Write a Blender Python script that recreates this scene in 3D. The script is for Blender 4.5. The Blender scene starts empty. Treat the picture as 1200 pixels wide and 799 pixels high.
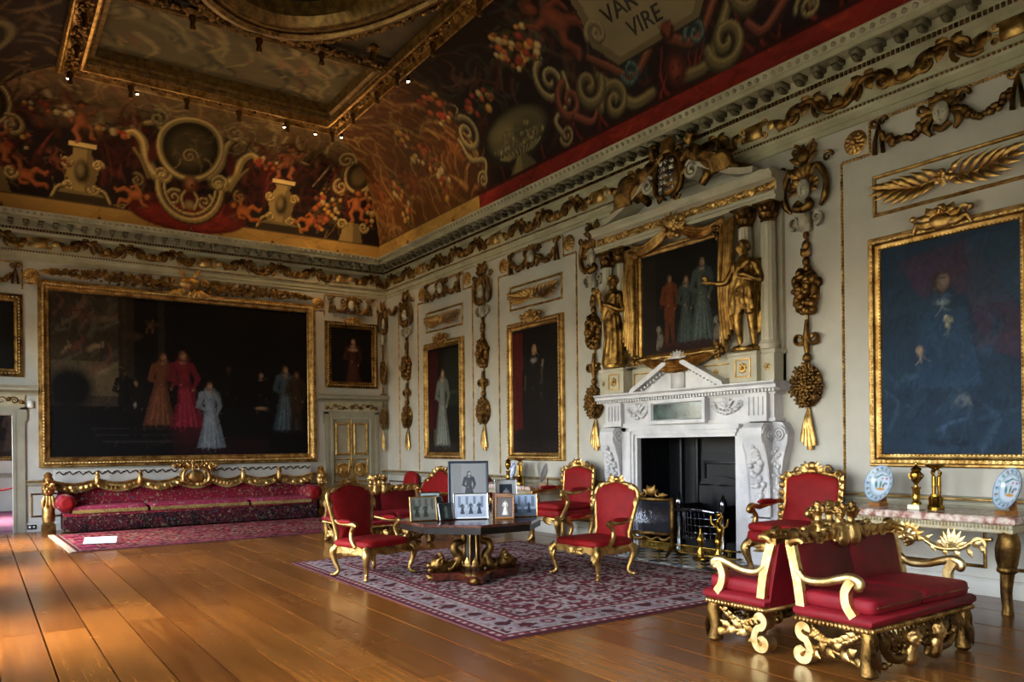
import bpy, math, random
import numpy as np
from mathutils import Matrix, Vector, noise as mnoise
random.seed(7); rng=np.random.default_rng(7)
PI=math.pi
scene=bpy.context.scene
COL=scene.collection
# ------------------------------------------------------------------ camera
cd=bpy.data.cameras.new('camera'); cam=bpy.data.objects.new('camera',cd); COL.objects.link(cam); scene.camera=cam
YAW,ROLL,FPX=math.radians(34.5159),math.radians(-.6256),912.65
fv=Vector((math.sin(YAW),math.cos(YAW),0)); rv=Vector((math.cos(YAW),-math.sin(YAW),0)); uv=Vector((0,0,1))
r2=math.cos(ROLL)*rv+math.sin(ROLL)*uv; u2=-math.sin(ROLL)*rv+math.cos(ROLL)*uv
mw=Matrix.Identity(4)
for i in range(3):
    mw[i][0]=r2[i]; mw[i][1]=u2[i]; mw[i][2]=-fv[i]
mw[0][3],mw[1][3],mw[2][3]=-8.3187,0.8313,1.5586
cam.matrix_world=mw
cd.sensor_width=36; cd.lens=FPX/1200*36; cd.shift_y=(521.18-399.5)/1200; cd.clip_start=.05; cd.clip_end=300
# ------------------------------------------------------------------ daylight and exposure
XL,YB,YF=-9.166,-1.3,18.3           # window wall, end wall behind the camera, far wall (fireplace wall is x=0)
WINS=[(8.5+k*3.8) for k in (-2,-1,0,1,2)]; WW,WZ0,WZ1=1.75,.35,4.0
world=bpy.data.worlds.new('sky'); scene.world=world; world.use_nodes=True
bg=world.node_tree.nodes['Background']; sky=world.node_tree.nodes.new('ShaderNodeTexSky'); sky.sky_type='NISHITA'; sky.sun_disc=False; sky.sun_elevation=math.radians(55); sky.sun_rotation=math.radians(270); sky.air_density=1.0; sky.dust_density=2.5; sky.ozone_density=1.0
world.node_tree.links.new(sky.outputs[0],bg.inputs[0]); bg.inputs[1].default_value=3.0
def portal(y,w,z0,z1,x=XL-.55):
    l=bpy.data.lights.new('window_portal','AREA'); l.shape='RECTANGLE'; l.size=w; l.size_y=z1-z0; l.cycles.is_portal=True
    o=bpy.data.objects.new('window_portal',l); COL.objects.link(o); o.location=(x,y,(z0+z1)/2); o.rotation_euler=(PI/2,0,-PI/2)
for y in WINS: portal(y,WW,WZ0,WZ1)
portal(21.2,2.0,.4,3.6)
vs=scene.view_settings; vs.view_transform='Standard'; vs.look='None'; vs.gamma=1; vs.use_curve_mapping=False; vs.exposure=.95
# ------------------------------------------------------------------ colour / material helpers
def C(h,a=1):
    h=h.lstrip('#'); c=[int(h[i:i+2],16)/255 for i in (0,2,4)]
    return tuple([x/12.92 if x<=.04045 else ((x+.055)/1.055)**2.4 for x in c])+((a,) if a is not None else ())
def C3(h): return np.array(C(h,None))
class N:
    def __init__(s,name):
        s.m=bpy.data.materials.new(name); s.m.use_nodes=True; s.t=s.m.node_tree; s.b=s.t.nodes['Principled BSDF']; s.out=s.t.nodes['Material Output']
    def n(s,ty,**k):
        x=s.t.nodes.new(ty)
        for a,v in k.items():
            if a.startswith('i_'):
                key=a[2:]; x.inputs[int(key) if key.isdigit() else key].default_value=v
            else: setattr(x,a,v)
        return x
    def l(s,a,b): s.t.links.new(a,b)
    def coord(s,kind='Object',scale=(1,1,1),rot=(0,0,0)):
        c=s.n('ShaderNodeTexCoord'); m=s.n('ShaderNodeMapping'); m.inputs['Scale'].default_value=scale; m.inputs['Rotation'].default_value=rot
        s.l(c.outputs[kind],m.inputs[0]); return m.outputs[0]
    def ramp(s,fac,stops,interp='LINEAR'):
        r=s.n('ShaderNodeValToRGB'); e=r.color_ramp; e.interpolation=interp
        while len(e.elements)<len(stops): e.elements.new(.5)
        for el,(p,c) in zip(e.elements,stops): el.position=p; el.color=C(c) if isinstance(c,str) else c
        s.l(fac,r.inputs[0]); return r.outputs[0]
    def mix(s,f,a,b,mode='MIX'):
        x=s.n('ShaderNodeMix',data_type='RGBA',blend_type=mode)
        for i,v in ((0,f),(6,a),(7,b)):
            if hasattr(v,'is_output'): s.l(v,x.inputs[i])
            else: x.inputs[i].default_value=v
        return x.outputs[2]
    def bump(s,h,st,dist=.01):
        b=s.n('ShaderNodeBump'); b.inputs['Strength'].default_value=st; b.inputs['Distance'].default_value=dist; s.l(h,b.inputs['Height']); s.l(b.outputs[0],s.b.inputs['Normal'])
    def noise(s,vec,scale,detail=4,rough=.55):
        x=s.n('ShaderNodeTexNoise'); x.inputs['Scale'].default_value=scale; x.inputs['Detail'].default_value=detail; x.inputs['Roughness'].default_value=rough
        s.l(vec,x.inputs['Vector']); return x.outputs[0]
MATS={}
def mat(name,c1,c2=None,scale=4,rough=.5,metal=0,bump=0,bscale=30,sheen=0,coat=0,lo=.35,hi=.65,stretch=(1,1,1),spec=.5,rr=None):
    if name in MATS: return MATS[name]
    a=N(name); b=a.b; b.inputs['Roughness'].default_value=rough; b.inputs['Metallic'].default_value=metal
    b.inputs['Specular IOR Level'].default_value=spec; b.inputs['Coat Weight'].default_value=coat; b.inputs['Coat Roughness'].default_value=.15
    if sheen: b.inputs['Sheen Weight'].default_value=sheen; b.inputs['Sheen Roughness'].default_value=.35; b.inputs['Sheen Tint'].default_value=C(c2 or c1)
    v=a.coord('Object',stretch); nz=a.noise(v,scale)
    a.l(a.ramp(nz,[(lo,c1),(hi,c2 or c1)]),b.inputs['Base Color'])
    if rr: 
        mr=a.n('ShaderNodeMapRange',i_3=rr[0],i_4=rr[1]); a.l(a.noise(v,scale*2.3),mr.inputs[0]); a.l(mr.outputs[0],b.inputs['Roughness'])
    if bump: a.bump(a.noise(v,bscale),bump)
    MATS[name]=a.m; return a.m
GOLD=mat('gilding','#d6b06c','#8a6430',8,.36,1,.35,55,rr=(.26,.55))
GOLDD=mat('old_gilding','#8f6c38','#47301a',8,.42,1,.4,50,rr=(.3,.6))
GOLDB=mat('bright_gilding','#ecd398','#b48c4c',9,.34,1,.25,60,rr=(.28,.5))
WHITE=mat('painted_panelling','#b1ada1','#a39f92',1.6,.5,0,.05,20)
STONEW=mat('white_painted_carving','#b4ae9a','#8c8672',9,.55)
MARBLE=mat('white_marble','#c4c2c2','#94949c',3.2,.28,0,.05,8,lo=.45,hi=.85)
BLACKI=mat('black_iron','#07080b','#0f1014',8,.4,.3,.1,30,spec=.3)
STEEL=mat('polished_steel','#a4a8b0','#5c6068',6,.12,1)
BRASS=mat('brass','#c49a44','#7d5b20',8,.25,1)
VELVET=mat('crimson_velvet','#820507','#700405',5,.7,0,.15,90,sheen=.12,spec=.25)
VELVETP=mat('faded_crimson_velvet','#7c0a17','#66070f',4,.65,0,.15,90,sheen=.2,spec=.3)
DARKWOOD=mat('dark_mahogany','#54210f','#2a0f08',3,.22,0,0,10,coat=.5,stretch=(1,8,8))
BLACKW=mat('ebonised_wood','#0e0a08','#1c130e',4,.35,0,spec=.25)
GREENM=mat('verde_marble','#0e211d','#46605a',7,.15,0,lo=.35,hi=.8)
PINKM=mat('breccia_marble','#8e5a4c','#cfc0b2',14,.16,0,lo=.38,hi=.62)
GREYP=mat('grey_green_paint','#938e78','#827c66',3,.5)
WHITEG=mat('white_and_gold_paint','#ada489','#98875f',12,.45)
BROWNG=mat('brown_gold_paint','#8a6c38','#5a431f',10,.42,.6)
STONE=mat('hearth_white','#b9b6ae','#9d9a94',4,.3)
TILEB=mat('hearth_black','#101114','#1d1e22',4,.22)
PAPER=mat('white_card','#dfe4ea','#d2d8e0',3,.7)
PLASTIC=mat('white_plastic','#d8d6cc','#cfccc0',2,.5)
OAK=mat('light_oak','#a06a34','#7c4c20',6,.4,stretch=(1,6,6))
LEATHERB=mat('dark_blue_leather','#1c2740','#141c30',6,.4)
SILVER=mat('silver_frame','#b4b8bc','#8c9094',6,.25,1)
PLINTHW=mat('white_stone_plinth','#e2dccb','#cfc7b2',6,.35)
SHADE=mat('joint_dark','#1a0e07','#120a05',3,.8)
def wood_floor():
    a=N('oak_floorboards'); v=a.coord('Object'); g=a.n('ShaderNodeNewGeometry'); oi=a.n('ShaderNodeObjectInfo')
    m=a.n('ShaderNodeMapping'); m.inputs['Scale'].default_value=(14,.45,14); a.l(g.outputs['Position'],m.inputs[0])
    ad=a.n('ShaderNodeVectorMath',operation='ADD'); mu=a.n('ShaderNodeVectorMath',operation='SCALE'); mu.inputs['Scale'].default_value=37
    a.l(oi.outputs['Random'],mu.inputs[0]); a.l(m.outputs[0],ad.inputs[0]); a.l(mu.outputs[0],ad.inputs[1])
    grain=a.noise(ad.outputs[0],2.2,6,.62); pat=a.noise(g.outputs['Position'],1.1,3,.5); pat2=a.noise(g.outputs['Position'],3.7,4,.6)
    c=a.ramp(grain,[(.25,'#40200b'),(.5,'#6f4217'),(.75,'#915d25')])
    c=a.mix(.42,c,a.ramp(oi.outputs['Random'],[(0,'#4c280d'),(.5,'#704218'),(1,'#8e5a23')]))
    c=a.mix(a.ramp(pat2,[(.5,(0,0,0,1)),(.8,(.3,.3,.3,1))]),c,C('#4f2408'))
    a.l(c,a.b.inputs['Base Color'])
    mr=a.n('ShaderNodeMapRange',i_3=.16,i_4=.34); a.l(pat,mr.inputs[0]); a.l(mr.outputs[0],a.b.inputs['Roughness'])
    a.bump(grain,.06,.003); return a.m
FLOORM=wood_floor()
def vcol(name,rough=.6,coat=0,spec=.4,bump=0,bscale=80,sheen=0):
    a=N(name); at=a.n('ShaderNodeVertexColor'); at.layer_name='Col'; a.l(at.outputs[0],a.b.inputs['Base Color'])
    a.b.inputs['Roughness'].default_value=rough; a.b.inputs['Coat Weight'].default_value=coat; a.b.inputs['Coat Roughness'].default_value=.2; a.b.inputs['Specular IOR Level'].default_value=spec
    if sheen: a.b.inputs['Sheen Weight'].default_value=sheen
    if bump: a.bump(a.noise(a.coord('Object'),bscale),bump)
    return a.m
CANVAS=vcol('oil_on_canvas',.62,0,.14,.1,60); FRESCO=vcol('painted_plaster',.75,0,.2); WOOL=vcol('woven_wool',1.0,0,.03,.3,120); PHOTO=vcol('photographic_print',.35,.2); GLAZE=vcol('painted_porcelain',.18,.5)
def tapestry(name,base,stops,scale,dark):
    a=N(name); v=a.coord('Object'); w=a.n('ShaderNodeVectorMath',operation='ADD'); nz=a.n('ShaderNodeTexNoise'); nz.inputs['Scale'].default_value=14; nz.inputs['Detail'].default_value=4; a.l(v,nz.inputs['Vector'])
    sc=a.n('ShaderNodeVectorMath',operation='SCALE'); sc.inputs['Scale'].default_value=.12; a.l(nz.outputs[1],sc.inputs[0]); a.l(v,w.inputs[0]); a.l(sc.outputs[0],w.inputs[1])
    def layer(sc_,r0,r1,k):
        vo=a.n('ShaderNodeTexVoronoi'); vo.inputs['Scale'].default_value=sc_; a.l(w.outputs[0],vo.inputs['Vector']); sp=a.n('ShaderNodeSeparateColor'); a.l(vo.outputs['Color'],sp.inputs[0])
        return a.ramp(sp.outputs[k],stops,'CONSTANT'),a.ramp(vo.outputs['Distance'],[(r0,(1,1,1,1)),(r1,(0,0,0,1))]),a.ramp(vo.outputs['Distance'],[(.1,(1,1,1,1)),(.2,(0,0,0,1))])
    big=a.noise(v,2.6,2); b=a.mix(a.ramp(big,[(.46,(0,0,0,1)),(.58,(1,1,1,1))]),C(base),C(dark))
    c2,m2,_=layer(scale*2.6,.3,.45,1); b=a.mix(.75,b,a.mix(m2,b,c2)); c1,m1,h1=layer(scale,.26,.34,0); b=a.mix(m1,b,c1); b=a.mix(h1,b,C(stops[4][1])); c3,m3,_=layer(scale*5,.25,.4,2); b=a.mix(.35,b,a.mix(m3,b,c3))
    a.l(b,a.b.inputs['Base Color']); a.b.inputs['Roughness'].default_value=.95; a.b.inputs['Specular IOR Level'].default_value=.1; a.bump(a.noise(v,120),.3); return a.m
TAP=tapestry('crimson_floral_tapestry','#721226',[(0,'#7c1a2c'),(.22,'#75644c'),(.38,'#82283a'),(.52,'#34394a'),(.62,'#8a7656'),(.78,'#6a1626'),(.9,'#4c563e')],11,'#5e0e1e')
TAPD=tapestry('dark_floral_tapestry','#140d10',[(0,'#645442'),(.2,'#6a202c'),(.4,'#3c434c'),(.55,'#7a6a50'),(.72,'#20141a'),(.86,'#54242e')],11,'#380c16')
TAPP=tapestry('rose_floral_tapestry','#842a40',[(0,'#8a3044'),(.3,'#905c66'),(.5,'#7e2238'),(.7,'#8c7468'),(.88,'#6c263c')],10,'#781e34')
TAPG=tapestry('gold_fringed_brocade','#8a7442',[(0,'#a98d50'),(.3,'#6b5a3a'),(.5,'#b59c62'),(.7,'#3c3226'),(.85,'#7a2a2c')],26,'#6e5a34')
# ------------------------------------------------------------------ mesh builder
_SPH={}
def _sph(nu,nv):
    k=(nu,nv)
    if k not in _SPH:
        th=np.linspace(0,PI,nv+1)[1:-1]; ph=np.linspace(0,2*PI,nu,endpoint=False)
        v=[(0,0,1)]+[(math.sin(t)*math.cos(p),math.sin(t)*math.sin(p),math.cos(t)) for t in th for p in ph]+[(0,0,-1)]
        T=[];Q=[]
        for j in range(nu):
            T.append((0,1+j,1+(j+1)%nu)); b=1+(nv-2)*nu; T.append((len(v)-1,b+(j+1)%nu,b+j))
            for i in range(nv-2):
                a=1+i*nu; Q.append((a+j,a+nu+j,a+nu+(j+1)%nu,a+(j+1)%nu))
        _SPH[k]=(np.array(v),np.array(Q,int).reshape(-1,4),np.array(T,int))
    return _SPH[k]
def XF(loc=(0,0,0),rz=0,rx=0,ry=0,s=1):
    S=Matrix.Diagonal(Vector((s,s,s,1)) if not hasattr(s,'__len__') else Vector((*s,1)))
    return np.array(Matrix.Translation(loc)@Matrix.Rotation(rz,4,'Z')@Matrix.Rotation(ry,4,'Y')@Matrix.Rotation(rx,4,'X')@S)
class G:
    def __init__(s): s.V=[];s.n=0;s.Q=[];s.T=[];s.P=[];s.M=None;s.col=None
    def at(s,M=None): s.M=M; return s
    def add(s,v,q=None,t=None,p=None):
        v=np.asarray(v,float)
        flip=False
        if s.M is not None:
            flip=np.linalg.det(s.M[:3,:3])<0; v=v@s.M[:3,:3].T+s.M[:3,3]
        if q is not None and len(q): q=np.asarray(q,int)+s.n; s.Q.append(q[:,::-1] if flip else q)
        if t is not None and len(t): t=np.asarray(t,int)+s.n; s.T.append(t[:,::-1] if flip else t)
        if p:
            for f in p: f=[i+s.n for i in f]; s.P.append(f[::-1] if flip else f)
        s.V.append(v); s.n+=len(v); return s
    def box(s,x0,x1,y0,y1,z0,z1):
        v=[(x,y,z) for z in (z0,z1) for y in (y0,y1) for x in (x0,x1)]
        return s.add(v,[(0,2,3,1),(4,5,7,6),(0,1,5,4),(2,6,7,3),(0,4,6,2),(1,3,7,5)])
    def cbox(s,x0,x1,y0,y1,z0,z1,b=.01):
        def lo(z,d): return [(x0+d,y0+d,z),(x1-d,y0+d,z),(x1-d,y1-d,z),(x0+d,y1-d,z)]
        v=lo(z0,b)+lo(z0+b,0)+lo(z1-b,0)+lo(z1,b); q=[]
        for k in range(3): 
            for j in range(4): a=k*4; q.append((a+j,a+(j+1)%4,a+4+(j+1)%4,a+4+j))
        return s.add(v,q+[(3,2,1,0),(12,13,14,15)])
    def sph(s,c,r,nu=8,nv=6,R=None):
        v,q,t=_sph(nu,nv); r=np.array(r if hasattr(r,'__len__') else (r,r,r),float); w=v*r
        if R is not None: w=w@np.array(R)[:3,:3].T
        return s.add(w+np.array(c),q,t)
    def puff(s,c,h,e=.35,nu=28,nv=12):
        v,q,t=_sph(nu,nv); f=lambda a,ex: np.sign(a)*np.abs(a)**ex
        th=np.arccos(np.clip(v[:,2],-1,1)); ph=np.arctan2(v[:,1],v[:,0])
        w=np.stack([f(np.sin(th),e*1.4)*f(np.cos(ph),e)*h[0],f(np.sin(th),e*1.4)*f(np.sin(ph),e)*h[1],f(np.cos(th),e*2)*h[2]],1)
        return s.add(w+np.array(c),q,t)
    def tube(s,pts,r,n=6,ry=1.,up=None,cap=True,rot=0,closed=False):
        p=np.asarray(pts,float); k=len(p); r=np.full(k,r,float) if not hasattr(r,'__len__') else np.asarray(r,float)
        if len(r)!=k: r=np.interp(np.linspace(0,1,k),np.linspace(0,1,len(r)),r)
        if 3<=k<=9 and not closed:      # round the path off
            e_=np.vstack([2*p[0]-p[1],p,2*p[-1]-p[-2]]); P_=[];R_=[]
            for i in range(k-1):
                for t in (0,.25,.5,.75):
                    a0,a1,a2,a3=e_[i:i+4]; P_.append(.5*(2*a1+(a2-a0)*t+(2*a0-5*a1+4*a2-a3)*t*t+(3*a1-a0-3*a2+a3)*t**3)); R_.append(r[i]+(r[i+1]-r[i])*t)
            p=np.array(P_+[p[-1]]); r=np.array(R_+[r[-1]]); k=len(p)
        if closed: T=np.roll(p,-1,0)-np.roll(p,1,0)
        else: T=np.gradient(p,axis=0)
        T/=np.maximum(np.linalg.norm(T,axis=1,keepdims=True),1e-9)
        if up is not None:
            U=np.tile(np.asarray(up,float),(k,1)); S=np.cross(T,U)
            S/=np.maximum(np.linalg.norm(S,axis=1,keepdims=True),1e-6); Nn=np.cross(S,T)
        else:
            a=np.array([0,0,1.]) if abs(T[0][2])<.9 else np.array([1.,0,0]); S=np.zeros((k,3)); Nn=np.zeros((k,3))
            for i in range(k):
                nn=(a if i==0 else Nn[i-1]); nn=nn-T[i]*nn.dot(T[i]); nn/=max(np.linalg.norm(nn),1e-9); Nn[i]=nn; S[i]=np.cross(T[i],nn)
        an=np.arange(n)*2*PI/n+rot
        v=(p[:,None,:]+r[:,None,None]*(np.cos(an)[None,:,None]*S[:,None,:]+ry*np.sin(an)[None,:,None]*Nn[:,None,:])).reshape(-1,3)
        q=[];kk=k if closed else k-1
        for i in range(kk):
            a=i*n; b=((i+1)%k)*n
            for j in range(n): q.append((a+j,a+(j+1)%n,b+(j+1)%n,b+j))
        P=[] if closed or not cap else [list(range(n))[::-1],[(k-1)*n+j for j in range(n)]]
        return s.add(v,q,None,P)
    def band(s,pts,up,w,t):   # rectangular section: half-width w along up, half-thickness t
        return s.tube(pts,np.asarray(t)*math.sqrt(2) if hasattr(t,'__len__') else t*math.sqrt(2),4,(w/(t if not hasattr(t,'__len__') else t[0])),up,True,PI/4)
    def lathe(s,prof,n=16,c=(0,0,0),flute=None):
        k=len(prof); an=np.arange(n)*2*PI/n
        v=[]
        for (r,z) in prof:
            for j,a in enumerate(an):
                rr=r*(1-(flute if flute and j%2 else 0)); v.append((c[0]+rr*math.cos(a),c[1]+rr*math.sin(a),c[2]+z))
        q=[(i*n+j,i*n+(j+1)%n,(i+1)*n+(j+1)%n,(i+1)*n+j) for i in range(k-1) for j in range(n)]
        return s.add(v,q,None,[list(range(n))[::-1],[(k-1)*n+j for j in range(n)]])
    def prism(s,poly,y0,y1):
        k=len(poly); v=[(x,y0,z) for x,z in poly]+[(x,y1,z) for x,z in poly]
        ar=sum(poly[i][0]*poly[(i+1)%k][1]-poly[(i+1)%k][0]*poly[i][1] for i in range(k))
        o=list(range(k)); b=[k+i for i in o]
        if ar<0: return s.add(v,[(i,(i+1)%k,k+(i+1)%k,k+i) for i in o],None,[o[::-1],b])
        return s.add(v,[(i,k+i,k+(i+1)%k,(i+1)%k) for i in o],None,[o,b[::-1]])
    def prismz(s,poly,z0,z1):
        k=len(poly); v=[(x,y,z0) for x,y in poly]+[(x,y,z1) for x,y in poly]; o=list(range(k))
        return s.add(v,[(i,(i+1)%k,k+(i+1)%k,k+i) for i in o],None,[o[::-1],[k+i for i in o]])
    def ext(s,prof,x0,x1):    # profile of (out,z) extruded along x; out is -y
        k=len(prof); v=[(x0,-d,z) for d,z in prof]+[(x1,-d,z) for d,z in prof]; o=list(range(k))
        return s.add(v,[(i,k+i,k+(i+1)%k,(i+1)%k) for i in o],None,[o,[k+i for i in o][::-1]])
    def frame(s,w,h,prof,x=0,z=0):   # mitred frame, centred on x, from z up; prof of (inset,out)
        v=[]
        for d,o in prof: v+=[(x-w/2+d,-o,z+d),(x+w/2-d,-o,z+d),(x+w/2-d,-o,z+h-d),(x-w/2+d,-o,z+h-d)]
        q=[(k*4+j,k*4+(j+1)%4,k*4+4+(j+1)%4,k*4+4+j) for k in range(len(prof)-1) for j in range(4)]
        return s.add(v,q)
    def leaf(s,p0,d,nrm,L,w,curl=.25,lob=3,bend=0,n=13):
        n=max(n,9)
        d=np.array(d,float)/np.linalg.norm(d); nrm=np.array(nrm,float); side=np.cross(d,nrm); t=np.linspace(0,1,n)
        curl*=.6; p=np.array(p0)+d*(t*L)[:,None]+nrm*(np.sin(t*PI)*curl*L*.5+curl*L*.3*t**3)[:,None]+side*(bend*L*t**2)[:,None]
        ww=w*np.sin(np.clip(t*1.02+.03,0,1)**.75*PI)**.8*(1-.2*np.abs(np.sin(t*PI*lob)))*1.2+.003
        return s.tube(p,ww,6,.34,nrm)
    def volute(s,c,r0,r1,a0,a1,w,n=22,m=5,ry=1.,y=None):
        a=np.linspace(a0,a1,n); r=np.linspace(1,0,n)**1.0*(r0-r1)+r1
        p=np.stack([c[0]+r*np.cos(a),np.full(n,c[1]),c[2]+r*np.sin(a)],1); s.tube(p,w,m,ry,(0,-1,0)); return p
    def fruit(s,c,size,cnt,r=(.03,.05),depth=.5,leaves=True):   # cluster of fruit and leaves in an ellipsoid against the wall
        cx,cy,cz=c; sx,sy,sz=size
        for i in range(cnt):
            for _ in range(20):
                a,b=rng.uniform(-1,1,2)
                if a*a+b*b<1: break
            dd=math.sqrt(max(0,1-a*a-b*b)); rad=rng.uniform(*r)
            s.sph((cx+a*sx,cy-dd*sy*rng.uniform(.6,1),cz+b*sz),(rad,rad*rng.uniform(.8,1.1),rad*rng.uniform(.85,1.25)),7,5)
            if leaves and i%2==0:
                an=math.atan2(b,a)+rng.uniform(-.5,.5); s.leaf((cx+a*sx*.9,cy-dd*sy*.5,cz+b*sz*.9),(math.cos(an),-.3,math.sin(an)),(0,-1,0),rad*2.6,rad*.8,.3,2,0,6)
        return s
    def flower(s,c,r,n=8,out=.4):
        for k in range(n):
            a=k*2*PI/n; s.sph((c[0]+r*.62*math.cos(a),c[1]-r*.12,c[2]+r*.62*math.sin(a)),(r*.42,r*.18,r*.26),6,4,Matrix.Rotation(-a,3,'Y'))
        return s.sph((c[0],c[1]-r*.2,c[2]),(r*.3,r*out,r*.3),7,5)
    def mesh(s,name,smooth=62):
        V=np.concatenate(s.V) if s.V else np.zeros((0,3)); me=bpy.data.meshes.new(name)
        loops=[];starts=[];o=0
        for arrs,k in ((s.Q,4),(s.T,3)):
            if arrs:
                A=np.concatenate(arrs); loops.append(A.ravel()); starts.append(o+np.arange(len(A))*k); o+=A.size
        for f in s.P: loops.append(np.array(f)); starts.append(np.array([o])); o+=len(f)
        loops=np.concatenate(loops); starts=np.concatenate(starts)
        me.vertices.add(len(V)); me.vertices.foreach_set('co',V.ravel()); me.loops.add(len(loops)); me.loops.foreach_set('vertex_index',loops.astype(np.int32))
        me.polygons.add(len(starts)); me.polygons.foreach_set('loop_start',starts.astype(np.int32)); me.update(calc_edges=True); me.validate()
        if smooth: me.shade_smooth(); me.set_sharp_from_angle(angle=math.radians(smooth))
        else: me.shade_flat()
        return me
def link(name,me,m,parent=None,loc=None,rz=0):
    o=bpy.data.objects.new(name,me); COL.objects.link(o)
    if me is not None and m is not None and not me.materials: me.materials.append(m)
    if parent is not None: o.parent=parent
    if loc is not None: o.location=loc
    if rz: o.rotation_euler[2]=rz
    return o
def O(name,g,m,parent=None,loc=None,rz=0,smooth=62): return link(name,g.mesh(name,smooth),m,parent,loc,rz)
def tag(o,label=None,cat=None,group=None,kind=None):
    for k,v in (('label',label),('category',cat),('group',group),('kind',kind)):
        if v: o[k]=v
    return o
def E(name,label,cat,loc=(0,0,0),rz=0,group=None,kind=None):
    o=bpy.data.objects.new(name,None); COL.objects.link(o); o.location=loc; o.rotation_euler[2]=rz; o.empty_display_size=.1
    return tag(o,label,cat,group,kind)
def clone(o,loc=None,rz=None,label=None,parent=None):
    c=o.copy(); COL.objects.link(c)
    if parent is not None: c.parent=parent
    if loc is not None: c.location=loc
    if rz is not None: c.rotation_euler[2]=rz
    if label: c['label']=label
    for ch in list(o.children): clone(ch,parent=c)
    return c
def blob(g,voxel,smooth=4):   # merge overlapping closed shapes into one continuous surface
    o=link('tmp',g.mesh('tmp',0),None); m=o.modifiers.new('r','REMESH'); m.mode='VOXEL'; m.voxel_size=voxel
    s=o.modifiers.new('s','SMOOTH'); s.iterations=smooth; s.factor=.5
    dg=bpy.context.evaluated_depsgraph_get(); me=bpy.data.meshes.new_from_object(o.evaluated_get(dg)); bpy.data.objects.remove(o); me.shade_smooth(); return me
def limb(g,pts,r,n=10):
    g.tube(pts,r,n); r=np.interp(np.linspace(0,1,len(pts)),np.linspace(0,1,len(r)),r)
    for p,q in zip(pts,r): g.sph(p,q,n,6)
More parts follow.
